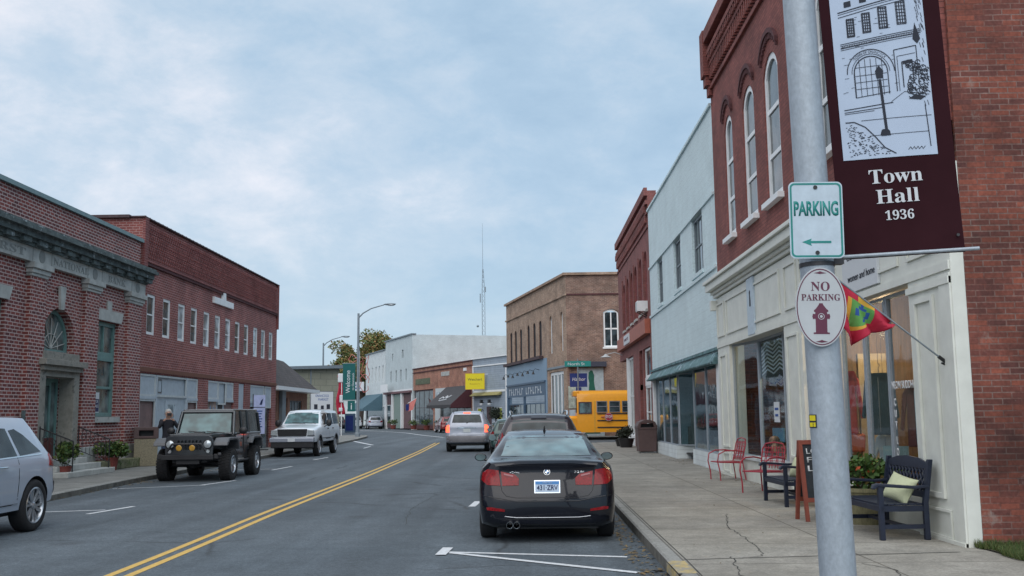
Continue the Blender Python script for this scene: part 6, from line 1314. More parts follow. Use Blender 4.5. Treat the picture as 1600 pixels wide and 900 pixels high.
# -------- big white truck-wagon facing the camera
def wagon():
    t = thing('parked_car', 'large white four wheel drive wagon with black mesh grille parked on the left', 'car', (-9.72, 47.15, 0), R(180.0)); PM = M['p_white']; w = 1.0; t.scale = (.94, 1, 1)
    st = [(0, .90, .62, 1.22, .78, 1.86), (.08, .96, .58, 1.24, .80, 1.90), (.4, 1.0, .56, 1.25, .80, 1.93), (1.5, 1.0, .55, 1.25, .80, 1.945), (3.1, 1.0, .55, 1.24, .78, 1.925), (3.5, 1.0, .55, 1.24, .77, 1.88), (3.9, 1.0, .55, 1.23, .82, 1.55), (4.2, 1.0, .55, 1.22, .86, 1.32), (4.6, .99, .56, 1.18, .86, 1.28), (5.4, .985, .56, 1.10, .84, 1.20), (5.68, .96, .58, 1.05, .80, 1.16), (5.74, .93, .60, 1.0, .78, 1.12)]
    o, bv, L = car_body(t, PM, st, lambda x, z: .10 * max(0, z - 1.2), lambda x, z: .06 * abs(x) ** 3, [(1.2, .47, .40, 1.0), (4.68, .47, .40, 1.0)], crown=.025)
    for x in (-.86, .86):
        for y in (1.2, 4.68): wheel(t, x, y, .40, .26, spokes=8, style='single', rm=M['rim'])
    decal(t, 'windscreen', M['car_glass_mid'], [(-.78, 1.36), (.78, 1.36), (.68, 1.83), (-.68, 1.83)], 'front', bv, .004, .01, .1)
    for vw in ('left', 'right'):
        decal(t, 'side_window', M['car_glass'], [(.25, 1.32), (1.55, 1.32), (1.5, 1.80), (.40, 1.80)], vw, bv, .003, .01, .12)
        decal(t, 'side_window', M['car_glass'], [(1.68, 1.32), (2.6, 1.32), (2.6, 1.80), (1.66, 1.80)], vw, bv, .003, .01, .12); decal(t, 'side_window', M['car_glass'], [(2.72, 1.32), (3.95, 1.30), (3.5, 1.80), (2.72, 1.80)], vw, bv, .003, .01, .12)
        decal(t, 'lower_cladding', M['plastic_grey'], [(1.72, .57), (4.15, .57), (4.12, .76), (1.72, .76)], vw, bv, .014, .03, .15)
        sx = 1 if vw == 'right' else -1
        b = MB()
        for yc in (1.2, 4.68):
            b.tube([(sx * 1.0, yc + .49 * math.cos(R(k * 10 - 5)), .40 + .49 * math.sin(R(k * 10 - 5))) for k in range(20)], .03, 6)
        b.build('wheel_arch_trim', M['plastic_grey'], t, 50)
        mirrorp(t, sx * 1.18, 3.72, 1.38, M['plastic'], .26, .30)
        h = MB()
        for yy in (1.85, 2.95): h.box(sx * .995, sx * 1.03, yy, yy + .18, 1.12, 1.16)
        h.builds('door_handle', M['plastic'], t)
        decal(t, 'door_line', M['plastic_grey'], [(2.66, .77), (2.675, .77), (2.67, 1.3), (2.655, 1.3)], vw, bv, .002, .006, .1)
    MB().xz([(-.62, .86), (.62, .86), (.66, 1.15), (-.66, 1.15)], 5.72, 5.79).build('grille', M['plastic'], t, bevel=.02)
    b = MB()
    for k in range(5): b.box(-.6, .6, 5.79, 5.80, .90 + k * .05, .915 + k * .05)
    b.build('grille_bars', M['rim_dark'], t)
    for sx in (-1, 1): h = MB().xz([(sx * .66, .88), (sx * .95, .90), (sx * .94, 1.10), (sx * .68, 1.13)], 5.62, 5.76).build('headlight', M['lamp_clear'], t, bevel=.02); MB().xz([(sx * .66, .86), (sx * .97, .88), (sx * .97, .90), (sx * .66, .885)], 5.6, 5.765).build('lamp_trim', M['plastic'], h)
    MB().box(-.97, .97, 5.62, 5.90, .62, .80).build('front_bumper', M['p_silver'], t, bevel=.03); MB().box(-.92, .92, 5.60, 5.86, .38, .615).build('valance', M['plastic'], t, bevel=.03)
    MB().box(-.16, .16, 5.905, 5.915, .64, .79).build('number_plate', M['banner_text'], t); MB().box(-.7, .7, .3, 5.4, .45, .62).build('chassis', M['plastic'], t); MB().tube([(-.85, 4.68, .38), (.85, 4.68, .38)], .06).tube([(-.85, 1.2, .38), (.85, 1.2, .38)], .06).build('axle', M['plastic'], t)
    MB().tube([(-.2, 4.22, 1.36), (.4, 4.18, 1.42)], .012).tube([(-.7, 4.22, 1.36), (-.1, 4.18, 1.42)], .012).builds('windscreen_wiper', M['plastic'], t)
    return t
wagon()
# -------- school bus, nose to the left
def bus():
    t = thing('school_bus', 'yellow school bus with its red stop arm crossing the side street', 'bus', (16.0, 63.8, 0), R(90)); Bm = M['bus']
    # local: +y forward -> world -x ; left side (local -x) faces the camera
    w = 1.22; FY = 12.95
    b = MB(); sec = [(-w, .48), (w, .48), (w, 2.55), (w * .93, 2.86), (w * .7, 3.02), (w * .3, 3.08), (-w * .3, 3.08), (-w * .7, 3.02), (-w * .93, 2.86), (-w, 2.55)]
    b.plate(sec, [], lambda x, z, d: (x, d, z), 0, FY); b.build('body', Bm, t, 30)
    b = MB(); b.plate([(a * .96, z) for a, z in [(-w, .55), (w, .55), (w, 1.35), (w * .8, 1.5), (-w * .8, 1.5), (-w, 1.35)]], [], lambda x, z, d: (x, d, z), FY - .0, FY + 1.7); b.build('bonnet', Bm, t, 30)
    b = MB(); b.cbox((0, FY + .04, 2.88), (2.2, .35, .34)); b.build('sign_box', Bm, t, bevel=.05)
    for s in (-1, 1):
        x = s * (w + .012)
        for k in range(14):
            y = FY - 1.22 - k * .79; 
            if y < .6: break
            f = MB().plate(rect(y - .66, y, 1.70, 2.40), [rect(y - .62, y - .04, 1.74, 2.04), rect(y - .62, y - .04, 2.08, 2.36)], lambda a, z, d: (x + s * d, a, z), -.01, .02).build('window', M['rim'], t); MB().box(min(x, x - s * .008), max(x, x - s * .008), y - .64, y - .02, 1.72, 2.38).build('pane', M['glass'], f)
        f = MB().plate(rect(FY - .92, FY - .1, 1.62, 2.36), [rect(FY - .86, FY - .16, 1.68, 2.30)], lambda a, z, d: (x + s * d, a, z), -.01, .02).build('driver_window', M['coping'], t); MB().box(min(x, x - s * .008), max(x, x - s * .008), FY - .88, FY - .14, 1.66, 2.32).build('pane', M['car_glass_sky'], f)
        for z in (1.62, 1.20, .78): MB().box(min(x, x + s * .02), max(x, x + s * .02),   .1, FY - 1.25, z - .035, z + .035).build('rub_rail', M['plastic'], t)
        MB().box(min(x, x + s * .01), max(x, x + s * .01), FY - 1.12, FY - 1.07, .5, 2.4).build('door_line', M['flag_yellow'], t)
        MB().box(min(x, x + s * .012), max(x, x + s * .012), FY - 3.6, FY - 2.7, .52, .72).box(min(x, x + s * .012), max(x, x + s * .012), FY - 5.0, FY - 4.2, .52, .72).builds('skirt_hatch', M['plastic_grey'], t)
        wheel(t, s * (w - .16), 2.6, .48, .28, spokes=8, style='single'); wheel(t, s * (w - .16), FY + .55, .48, .28, spokes=8, style='single')
        MB().lathe([(.62, 0), (.62, .02), (.56, .02), (.56, 0)], (s * (w + .0) if s > 0 else -(w + .02), 2.6, .48), 'x', 30, caps=False).build('wheel_arch', M['plastic'], t)
    b = MB(); b.box(-1.0, 1.0, FY + .02, FY + .04, 1.7, 2.6); b.build('windscreen', M['car_glass'], t)
    b = MB(); b.tube([(-w - .02, FY - 1.5, 1.42), (-w - .10, FY - 1.7, 1.42)], .03)
    b.plate([(.26 * math.cos(R(22.5 + 45 * k)), .26 * math.sin(R(22.5 + 45 * k))) for k in range(8)], [], lambda a, z, d: (-w - .14 + d, FY - 1.95 + a, 1.42 + z), -.01, .01); so_ = b.build('stop_sign', M['red_metal'], t)
    text('STOP', .17, M['banner_text'], so_, (0, 0, 0), width=.38, bold=.02, mp=lambda x, y, z: (-w - .152 + y, FY - 1.95 - x, 1.34 + z))
    MB().plate([(.25 * math.cos(R(22.5 + 45 * k)), .25 * math.sin(R(22.5 + 45 * k))) for k in range(8)], [[(.235 * math.cos(R(22.5 + 45 * k)), .235 * math.sin(R(22.5 + 45 * k))) for k in range(8)]], lambda a, z, d: (-w - .153 + d, FY - 1.95 + a, 1.42 + z), -.001, .002).build('sign_border', M['banner_text'], so_)
    MB().tube([(.9, FY - 3.8, 3.05), (.9, FY - 3.8, 3.5)], .03).build('roof_aerial', M['white'], t); MB().cbox((0, FY - 5.2, 3.14), (1.0, 1.0, .14)).build('roof_hatch', M['flag_yellow'], t)
    return t
bus()

# ================================================================= STREET FURNITURE
# near pole (leaning a little) with its signs
LEAN = R(-1.0)
PX, PY = 1.735, 5.78
pole = thing('street_pole', 'thick galvanised steel pole at the kerb carrying the parking signs and banner', 'pole', (PX, PY, .13)); pole.rotation_euler = (0, LEAN, 0)
b = MB(); b.lathe([(.102, 0), (.098, 1.5), (.093, 4), (.085, 9)], (0, 0, 0), 'z', 40); b.build('shaft', M['galv'], pole, 40)
MB().lathe([(.16, 0), (.16, .03), (.11, .06)], (0, 0, 0), 'z', 24).build('base_plate', M['galv'], pole)
b = MB()
for z in (2.02, 2.36, 2.05): b.lathe([(.099, z - .012), (.101, z - .012), (.101, z + .012), (.099, z + .012)], (0, 0, 0), 'z', 40, caps=False)
b.box(.09, .15, -.03, .03, 2.36, 2.40); b.build('clamp_band', M['rim_dark'], pole, 40)
def plocal(name, label, cat, loc, rot):
    t = thing(name, label, cat, (0, 0, 0)); m = Matrix.Translation((PX, PY, .13)) @ Matrix.Rotation(LEAN, 4, 'Y'); t.location = m @ Vector(loc); t.rotation_euler = rot; return t
def rrect(w, h, r, n=5):
    o = []
    for cx_, cy_, a in ((w / 2 - r, h / 2 - r, 0), (-w / 2 + r, h / 2 - r, 90), (-w / 2 + r, -h / 2 + r, 180), (w / 2 - r, -h / 2 + r, 270)): o += [(cx_ + r * math.cos(R(a + 90 * i / n)), cy_ + r * math.sin(R(a + 90 * i / n))) for i in range(n + 1)]
    return o
ps = plocal('parking_sign', 'white PARKING sign with green lettering and left arrow, on the galvanised pole', 'sign', (-.022, -.125, 2.605), (0, R(.8), R(-2)))
MB().xz(rrect(.305, .445, .03), 0, .004).build('board', M['sign_white'], ps); MB().xz(rrect(.291, .431, .026), -.0012, -.0002, [rrect(.270, .410, .018)]).build('border', M['sign_green'], ps)
text('PARKING', .080, M['sign_green'], ps, (0, -.0005, .028), width=.252, bold=.032, depth=.001)
MB().xz([(-.085, -.128), (-.03, -.108), (-.036, -.122), (.08, -.122), (.08, -.135), (-.036, -.135), (-.03, -.150)], -.0012, -.0002).build('arrow', M['sign_green'], ps)
MB().lathe([(.012, -.004), (.012, 0)], (0, 0, .19), 'y', 12).lathe([(.012, -.004), (.012, 0)], (0, 0, -.19), 'y', 12).builds('bolt', M['black_metal'], ps)
MB().box(-.02, .02, .004, .045, -.2, .2).build('bracket', M['galv'], ps)
os_ = plocal('no_parking_sign', 'oval NO PARKING sign with a maroon fire hydrant, lowest on the galvanised pole', 'sign', (-.028, -.12, 2.105), (0, R(1.2), R(-2)))
def oval(w, h, n=48): return [(w / 2 * math.cos(2 * math.pi * i / n), h / 2 * math.sin(2 * math.pi * i / n)) for i in range(n)]
MB().xz(oval(.287, .452), 0, .006).build('board', M['sign_oval'], os_, bevel=.001); MB().xz(oval(.273, .436), -.0012, -.0002, [oval(.262, .424)]).build('border', M['maroon'], os_)
text('NO', .052, M['maroon'], os_, (0, -.0005, .092), width=.105, depth=.001, useserif=True); text('PARKING', .037, M['maroon'], os_, (0, -.0005, .036), width=.218, depth=.001, useserif=True)
MB().xz([(-.045, -.155), (.045, -.155), (.045, -.147), (.032, -.145), (.032, -.075), (.034, -.068), (.046, -.07), (.050, -.055), (.046, -.04), (.034, -.042), (.032, -.03), (.040, -.028), (.040, -.02), (.030, -.012), (.012, .012), (.010, .02), (-.010, .02), (-.012, .012), (-.030, -.012), (-.040, -.02), (-.040, -.028), (-.032, -.03), (-.034, -.042), (-.046, -.04), (-.050, -.055), (-.046, -.07), (-.034, -.068), (-.032, -.075), (-.032, -.145), (-.045, -.147)], -.0014, -.0002).build('hydrant_mark', M['maroon'], os_)
MB().xz(oval(.036, .036, 20), -.0022, -.0016, [oval(.030, .030, 20)]).plate(oval(.018, .018, 5), [], lambda a, c, d: (a, d, c), -.0022, -.0016).build('hydrant_ring', M['sign_oval'], os_)
for o in os_.children:
    if o.name.startswith('hydrant_ring'): o.location = (0, 0, -.055)
b = MB()
for s in (1, -1):
    z = s * .196; b.xz([(-.035, z - .003), (0, z - .008), (.035, z - .003), (.012, z + .003), (0, z + .008), (-.012, z + .003)], -.0012, -.0002)
b.builds('ornament', M['maroon'], os_); MB().box(-.02, .02, .006, .05, -.15, .15).build('bracket', M['galv'], os_)
st_ = plocal('pole_sticker', 'small black and yellow sticker on the side of the galvanised pole', 'sticker', (-.092, -.035, 1.425), (0, 0, R(-62)))
MB().box(-.028, .028, -.003, 0, 0, .075).build('sheet', M['ink'], st_); MB().box(-.022, .022, -.0045, -.003, .04, .07).box(-.022, .0, -.0045, -.003, .006, .03).box(.006, .022, -.0045, -.003, .006, .03).build('print', M['sign_yellow'], st_)
# banner
bt = plocal('town_banner', 'dark plum Town Hall 1936 banner with a line drawing, hung from the galvanised pole', 'banner', (.10, -.02, 2.385), (0, R(-2.2), R(-5)))
def wob(x, z): return .010 * math.sin(z * 2.3 + 1) + .006 * math.sin(x * 9 + z)
def cloth(name, mat, x0, x1, z0, z1, y, par, nx=12, nz=30, th=.003):
    b = MB(); V = []
    for d in (0, th):
        for j in range(nz + 1):
            for i in range(nx + 1): x = x0 + (x1 - x0) * i / nx; z = z0 + (z1 - z0) * j / nz; V.append((x, y + d + wob(x, z), z))
    k = (nx + 1) * (nz + 1); F = []
    for j in range(nz):
        for i in range(nx): a = j * (nx + 1) + i; F += [(a, a + 1, a + nx + 2, a + nx + 1), (k + a, k + a + nx + 1, k + a + nx + 2, k + a + 1)]
    bd = [i for i in range(nx + 1)] + [j * (nx + 1) + nx for j in range(1, nz + 1)] + [nz * (nx + 1) + i for i in range(nx - 1, -1, -1)] + [j * (nx + 1) for j in range(nz - 1, 0, -1)]
    F += [(bd[i], bd[(i + 1) % len(bd)], bd[(i + 1) % len(bd)] + k, bd[i] + k) for i in range(len(bd))]
    b.add(V, F); return b.build(name, mat, par, 40)
BW = .69; BH = 2.2
cloth('cloth', M['banner'], .045, .045 + BW, 0, BH, 0, bt)
PX0, PX1, PZ0, PZ1 = .105, .105 + .535, .585, 1.60
cloth('picture', M['banner_white'], PX0, PX1, PZ0, PZ1, -.0035, bt, th=.002)
def bm_(x, y, z, base=(0, 0)): X = base[0] + x; Z = base[1] + z; return (X, wob(X, Z) - .0045 + y * .3, Z)
for s_, h, z, w in (('Town', .084, .435, .30), ('Hall', .084, .315, .24), ('1936', .055, .215, .16)):
    text(s_, h, M['banner_text'], bt, (0, 0, 0), width=w, depth=.003, useserif=True, mp=lambda x, y, z_, z=z: (.39 + x, wob(.39 + x, z + z_) - .001 + y, z + z_))
# line drawing: town hall front
ink = MB(); rnd = random.Random(4)
def seg(a, c, w=.0035):
    a = Vector(a); c = Vector(c); L = (c - a).length
    if L < 1e-5: return
    k = max(1, int(L / .06)); n = Vector((-(c - a).y, (c - a).x)).normalized() * w / 2; V = []
    for i in range(k + 1):
        p = a.lerp(c, i / k)
        for s in (1, -1): q = p + n * s; X = PX0 + q.x; Z = PZ0 + q.y; V.append((X, -.0058 + wob(X, Z), Z))
    ink.add(V, [(2 * i, 2 * i + 1, 2 * i + 3, 2 * i + 2) for i in range(k)])
def poly(ps, w=.0035, close=False):
    ps = list(ps) + ([ps[0]] if close else [])
    for a, c in zip(ps, ps[1:]): seg(a, c, w)
def blot(ps):
    tr_ = tessellate_polygon([[Vector((x, y, 0)) for x, y in ps]]); ink.add([(PX0 + x, -.0058 + wob(PX0 + x, PZ0 + y), PZ0 + y) for x, y in ps], tr_)
for k, x in enumerate((.085, .175, .27, .375)):                          # upper windows, hatched
    z0 = .74 + k * .018; h = .115 + k * .01; w = .043 + k * .004; poly([(x, z0), (x + w, z0 + .004), (x + w, z0 + h), (x, z0 + h - .004)], .004, True)
    for i in range(4): seg((x + w * (i + .5) / 4, z0), (x + w * (i + .5) / 4, z0 + h), .0055)
    for i in range(7): seg((x, z0 + h * (i + .5) / 7), (x + w, z0 + h * (i + .5) / 7), .0045)
for k, x in enumerate((.08, .17, .26, .36, .45)):
    z0 = .925 + k * .02; blot([(x, z0), (x + .04, z0 + .006), (x + .04, z0 + .04), (x, z0 + .034)])
for z, w in ((.865, .004), (.882, .003), (.895, .006), (.70, .004), (.690, .003), (.676, .006), (.664, .003)): seg((.04, z), (.50, z + (.095 if z > .8 else .06)), w)
for k in range(46): x = .05 + k * .0098; seg((x, .677 + k * .0013), (x + .004, .69 + k * .0013), .003)
for r_, w in ((.135, .005), (.108, .003), (.095, .006)): poly([(.20 + r_ * math.cos(R(a)), .515 + r_ * math.sin(R(a)) * 1.05) for a in range(0, 181, 10)], w)
poly([(.105, .37), (.105, .515)], .007); poly([(.295, .38), (.295, .515)], .005); seg((.105, .37), (.30, .39), .004)
for k in range(1, 6): seg((.105 + k * .032, .375), (.105 + k * .032, .60), .003)
for z in (.42, .46, .50, .55): seg((.11, z), (.29, z + .006), .003)
for k in range(50):                                                    # stone courses
    x = rnd.uniform(.03, .33); z = rnd.uniform(.38, .86)
    if (x - .2) ** 2 + (z - .515) ** 2 < .02 or (z < .515 and .09 < x < .31): continue
    seg((x, z), (x + rnd.uniform(.012, .03), z + .002), .0022)
poly([(.34, .39), (.34, .64), (.47, .66), (.47, .42)], .005); poly([(.355, .39), (.355, .60), (.46, .615)], .003); poly([(.38, .41), (.38, .565), (.44, .575), (.44, .43)], .006); blot([(.385, .55), (.44, .56), (.44, .575), (.385, .565)])
for k in range(30):                                                    # shrub
    x = .47 + rnd.uniform(-.06, .05); z = .46 + rnd.uniform(-.08, .10); r_ = rnd.uniform(.010, .02); poly([(x + r_ * math.cos(a * .7), z + r_ * math.sin(a * .7)) for a in range(9)], .0045)
for k in range(60): x = .47 + rnd.uniform(-.07, .055); z = .44 + rnd.uniform(-.09, .1); seg((x, z), (x + .008, z - .008), .005)
blot([(.40, .34), (.44, .365), (.50, .35), (.47, .33)])
for k in range(40): x = .485 + rnd.uniform(0, .035); z = rnd.uniform(.3, .98); seg((x, z), (x + .006, z - .03), .003)
blot([(.455, .70), (.475, .80), (.49, .74), (.50, .70), (.48, .67)])
poly([(.258, .165), (.245, .47)], .016); poly([(.225, .135), (.275, .135), (.265, .165), (.235, .165)], .009, True); blot([(.225, .13), (.28, .13), (.275, .16), (.23, .16)]); blot([(.228, .475), (.262, .475), (.27, .52), (.245, .555), (.222, .52)])  # lamp post
seg((.03, .30), (.31, .325), .005); seg((.03, .285), (.25, .30), .004); seg((.03, .275), (.2, .285), .003); poly([(.30, .33), (.38, .385), (.52, .36)], .003); seg((.12, .23), (.52, .235), .003); seg((.16, .135), (.50, .14), .003); seg((.5, .05), (.49, .3), .005)
poly([(.03, .225), (.08, .225), (.14, .19), (.19, .13), (.24, .06), (.30, .02)], .006)
for k in range(240):
    x = rnd.uniform(.03, .26); z = rnd.uniform(.02, .22)
    if z < .225 - max(0, (x - .06)) * .95: seg((x, z), (x + rnd.uniform(.006, .014), z + rnd.uniform(-.006, .006)), .0035)
poly([(.37 + .007 * i, .045 + .008 * ((i * 7) % 3 - 1)) for i in range(15)], .003)
o = ink.build('drawing', M['ink'], bt); 
text('TOWN OF ONANCOCK', .016, M['ink'], bt, (0, 0, 0), width=.2, depth=.0005, mp=lambda x, y, z: (lambda a, r_: (PX0 + .20 + r_ * math.sin(a), -.006 + wob(PX0 + .2, PZ0 + .6), PZ0 + .515 + r_ * math.cos(a) * 1.05))(x / .118, .113 + z))
MB().tube([(-.05, .004, .015), (.045 + BW + .075, .004, .015)], .011, 10).build('lower_rod', M['galv'], bt, 50); MB().tube([(-.05, .004, BH - .02), (.045 + BW + .10, .004, BH - .02)], .011, 10).build('upper_rod', M['galv'], bt, 50)
b = MB(); b.lathe([(.009, -.008), (.009, .0)], (.045 + BW - .035, 0, .10), 'y', 10); b.build('eyelet', M['rim_dark'], bt)

# street lamps on the left
def street_lamp(x, y, h, label, arm=2.6, rz=0.0):
    t = thing('street_lamp', label, 'street lamp', (x, y, .13), rz, 'tall grey street lamps on the left'); b = MB(); b.lathe([(.13, 0), (.12, 1), (.08, h)], (0, 0, 0), 'z', 16); b.lathe([(.2, 0), (.2, .25), (.14, .3)], (0, 0, 0), 'z', 16); b.build('pole', M['pole_grey'], t, 40)
    MB().tube([(0, 0, h - .35), (.35, 0, h + .0), (1.0, 0, h + .35), (arm - .6, 0, h + .6)], .055, 8, r1=.04).build('arm', M['pole_grey'], t, 60)
    b = MB(); b.ball((arm - .15, 0, h + .63), .5, 12, (1, .32, .17)); b.build('lamp_head', M['pole_grey'], t, 60); MB().ball((arm - .05, 0, h + .57), .3, 10, (1, .5, .25)).build('lens', M['lamp_clear'], t, 60); return t
sl1 = street_lamp(-12.75, 75.2, 9.25, 'street lamp with the green Welcome banner, right of the pair on the left', rz=R(-8))
street_lamp(-21.7, 106, 9.3, 'street lamp standing behind the beige building, left of the pair', rz=R(-8))
t = thing('welcome_banner', 'long green Welcome banner hung on the street lamp', 'banner', (-12.85, 75.2, 2.85), R(0)); MB().box(-1.05, -.1, -.012, .012, 0, 2.75).build('cloth', M['green_banner'], t)
MB().tube([(-1.1, 0, 0), (0, 0, 0)], .025).tube([(-1.1, 0, 2.75), (0, 0, 2.75)], .025).build('rod', M['pole_grey'], t)
text('Welcome', .33, M['banner_text'], t, (-.5, -.013, 1.38), width=1.7, rot=R(90)); text('to Onancock', .16, M['banner_text'], t, (-.2, -.013, 1.38), width=1.3, rot=R(90))
t = thing('small_green_sign', 'small green sign fixed low on the street lamp under the Welcome banner', 'sign', (-12.85, 75.1, 2.0), 0); MB().box(-.65, -.1, -.01, .01, 0, .8).build('board', M['green_banner'], t); text('i', .5, M['banner_text'], t, (-.37, -.012, .15))
# decoration of red tube lights
t = thing('light_decoration', 'pale red wire and tube decoration hanging on a white mast behind the street lamp', 'decoration', (-13.9, 82.5, .13))
b = MB(); b.tube([(0, 0, 0), (0, 0, 6.9)], .05); b.build('mast', M['white'], t)
b = MB(); b.tube([(1.35 + .38 * math.cos(a * .5) * (1.5 if a % 2 else 1), 0, 4.2 + .75 * math.sin(a * .5)) for a in range(13)], .035, 6); b.tube([(.9, 0, 5.0), (1.2, 0, 5.9), (1.0, 0, 6.4), (1.5, 0, 6.2), (1.8, 0, 6.5), (1.6, 0, 5.7), (1.9, 0, 4.9), (1.5, 0, 4.5), (.9, 0, 5.0)], .035, 6); b.tube([(1.1, 0, 5.1), (1.6, 0, 5.9)], .03, 6); b.tube([(-.1, 0, 6.2), (-.6, 0, 6.6), (-.9, 0, 6.2), (-.5, 0, 5.9), (-.1, 0, 6.2)], .035, 6); b.tube([(0, 0, 5.9), (1.0, 0, 6.0)], .03, 6)
b.v = [(x * .75 - .55 if x > .3 else x, y, z) for x, y, z in b.v]; b.build('tubes', M['pink_tube'], t, 60)
# hanging flags left
t = thing('hanging_flag', 'crimson and white flag hanging from a short pole beside the beige building', 'flag', (-14.8, 79.6, .13)); MB().tube([(0, 0, 0), (0, 0, 4.9)], .035).build('pole', M['white'], t)
b = MB(); V = []; 
for j in range(15):
    for i in range(7):
        z = 4.75 - j * .22; x = i * .085 * (1 - .25 * math.sin(j * .4)) + .10 * math.sin(j * .5) - .35; V.append((x, .08 * math.sin(i * 1.6 + j * .3), z))
b.add(V, [(j * 7 + i, j * 7 + i + 1, (j + 1) * 7 + i + 1, (j + 1) * 7 + i) for j in range(14) for i in range(6)]); f = b.build('cloth', M['flag_red'], t, 60); md = f.modifiers.new('s', 'SOLIDIFY'); md.thickness = .01
b = MB(); b.box(-.3, .35, -.1, .1, 4.2, 4.9).box(-.15, .2, -.12, .1, 2.6, 3.2).box(-.2, .1, -.12, .1, 1.9, 2.2); b.builds('white_patch', M['banner_text'], t, bevel=.06)
t = thing('blue_cabinet', 'blue cabinet standing on the far pavement left of the street lamp', 'cabinet', (-17.0, 96, .0)); MB().box(-.45, .45, -.4, .4, .1, 1.9).build('case', M['blue_trim'], t, bevel=.04); MB().box(-.35, .35, -.42, -.401, .3, 1.7).build('door', M['sign_blue'], t)
# bins
t = thing('litter_bin', 'brown square litter bin with arched top by the white building window', 'bin', (4.5, 38.6, .13), R(2))
b = MB(); b.plate([(-.33, -.33), (.33, -.33), (.33, .33), (-.33, .33)], [], lambda x, y, z: (x * (1 + .1 * z / .9), y * (1 + .1 * z / .9), z), .06, .9); b.build('body', M['bin_brown'], t, bevel=.02)
MB().xz([(-.38, .9), (.38, .9), (.38, 1.02), (.3, 1.17), (.12, 1.25), (-.12, 1.25), (-.3, 1.17), (-.38, 1.02)], -.38, .38, [[(-.26, .96), (.26, .96), (.22, 1.12), (-.22, 1.12)]]).build('hood', M['bin_brown'], t, bevel=.02); MB().box(-.25, .25, -.2, .2, 0, .06).build('foot', M['offwhite'], t); MB().box(-.3, .3, -.1, .3, .92, 1.1).build('liner', M['black_metal'], t)
t = thing('litter_bin', 'tan litter bin with dark brown lid between the bank and the brick hall', 'bin', (-12.45, 32.7, .13), R(20))
MB().box(-.36, .36, -.36, .36, 0, .88).build('body', M['bin_tan'], t, bevel=.02); MB().xz(rect(-.38, .38, .88, 1.25), -.38, .38, [rect(-.22, .22, .96, 1.14)]).build('lid', M['bin_brown'], t, bevel=.02); MB().box(-.25, .25, -.1, .1, .9, 1.2).build('liner', M['black_metal'], t)
# chalk sign board
t = thing('chalk_board_sign', 'folding chalkboard sign in a red brown frame standing on the pavement', 'sign', (4.10, 14.35, .13), R(8))
for s, ry in ((1, R(-9)), (-1, R(9))):
    m = Matrix.Rotation(ry, 4, 'X'); m = Matrix.Translation((0, s * -.16, 0)) @ m if False else Matrix.Translation((0, -.18 * s, 0)) @ Matrix.Rotation(-s * R(9), 4, 'X')
    b = MB(); b.xz([(-.31, 0), (-.26, 0), (-.26, .26), (.26, .26), (.26, 0), (.31, 0), (.31, 1.12), (-.31, 1.12)], -.02, .02, [rect(-.255, .255, .32, 1.06)]); b.v = [tuple(m @ Vector(p)) for p in b.v]; f = b.build('frame', M['aboard'], t)
    c = MB(); c.xz(rect(-.255, .255, .32, 1.06), -.006, .006); c.v = [tuple(m @ Vector(p)) for p in c.v]; c.build('board', M['chalk'], f)
    if s == 1:
        for k, w_ in enumerate(('LOOK', 'FEEL', 'LIVE')): text(w_, .075, M['chalk_white'], f, (0, 0, 0), width=.38, bold=.01, mp=lambda x, y, z, k=k: tuple(m @ Vector((x - .02, -.0075 + y * .4, .93 - k * .12 + z))))
        text('SALE', .07, M['chalk_white'], f, (0, 0, 0), width=.3, italic=.3, mp=lambda x, y, z: tuple(m @ Vector((x, -.0075 + y * .4, .55 + z)))); text('& MORE', .05, M['chalk_white'], f, (0, 0, 0), width=.3, mp=lambda x, y, z: tuple(m @ Vector((x, -.0075 + y * .4, .40 + z))))
# benches: local +x along the bench, front = -y
def bench(loc, rz, label, w=1.28):
    t = thing('bench', label, 'bench', loc, rz, 'navy wooden benches on the right pavement')
    b = MB()
    for k in range(6): b.box(-w / 2 + .03, w / 2 - .03, -.30 + k * .085, -.225 + k * .085, .40, .422)
    b.box(-w / 2, w / 2, -.32, -.28, .33, .398); b.build('seat', M['bench'], t, bevel=.004)
    for s in (-1, 1):
        x = s * (w / 2 - .03); MB().box(x - .03, x + .03, -.33, -.27, 0, .62).build('front_leg', M['bench'], t, bevel=.006)
        b = MB(); b.yz([(.20, 0), (.26, 0), (.26, .42), (.34, .93), (.285, .93), (.20, .42)], x - .03, x + .03); b.build('rear_leg', M['bench'], t, bevel=.006)
        b = MB(); b.yz([(-.40, .60), (-.38, .645), (-.33, .66), (.1, .625), (.27, .635), (.27, .60), (.1, .59), (-.33, .62), (-.38, .585)], x - .04, x + .04); b.build('armrest', M['bench'], t, bevel=.008)
        b = MB(); b.box(x - .018, x + .018, -.27, .2, .13, .18); b.box(x - .018, x + .018, -.27, .2, .33, .395); b.build('side_rail', M['bench'], t)
    bk = MB(); m = Matrix.Translation((0, .235, .42)) @ Matrix.Rotation(R(-8.5), 4, 'X')
    bk.xz([(-w / 2 + .02, .06), (w / 2 - .02, .06), (w / 2 - .02, .46), (w * .25, .52), (0, .54), (-w * .25, .52), (-w / 2 + .02, .46)], -.015, .02, [rect(-w / 2 + .10, w / 2 - .10, .14, .40)])
    for k in range(11):
        x = -w / 2 + .14 + k * (w - .28) / 10; bk.tube([(x - .05, 0, .13), (x, 0, .2), (x + .045, 0, .27), (x, 0, .34), (x - .05, 0, .41)], .014, 5); bk.tube([(x + .05, 0, .13), (x, 0, .2), (x - .045, 0, .27), (x, 0, .34), (x + .05, 0, .41)], .014, 5)
    bk.v = [tuple(m @ Vector(p)) for p in bk.v]; bk.build('backrest', M['bench'], t); MB().box(-w / 2 + .05, w / 2 - .05, -.02, .02, .14, .175).build('stretcher', M['bench'], t)
    return t
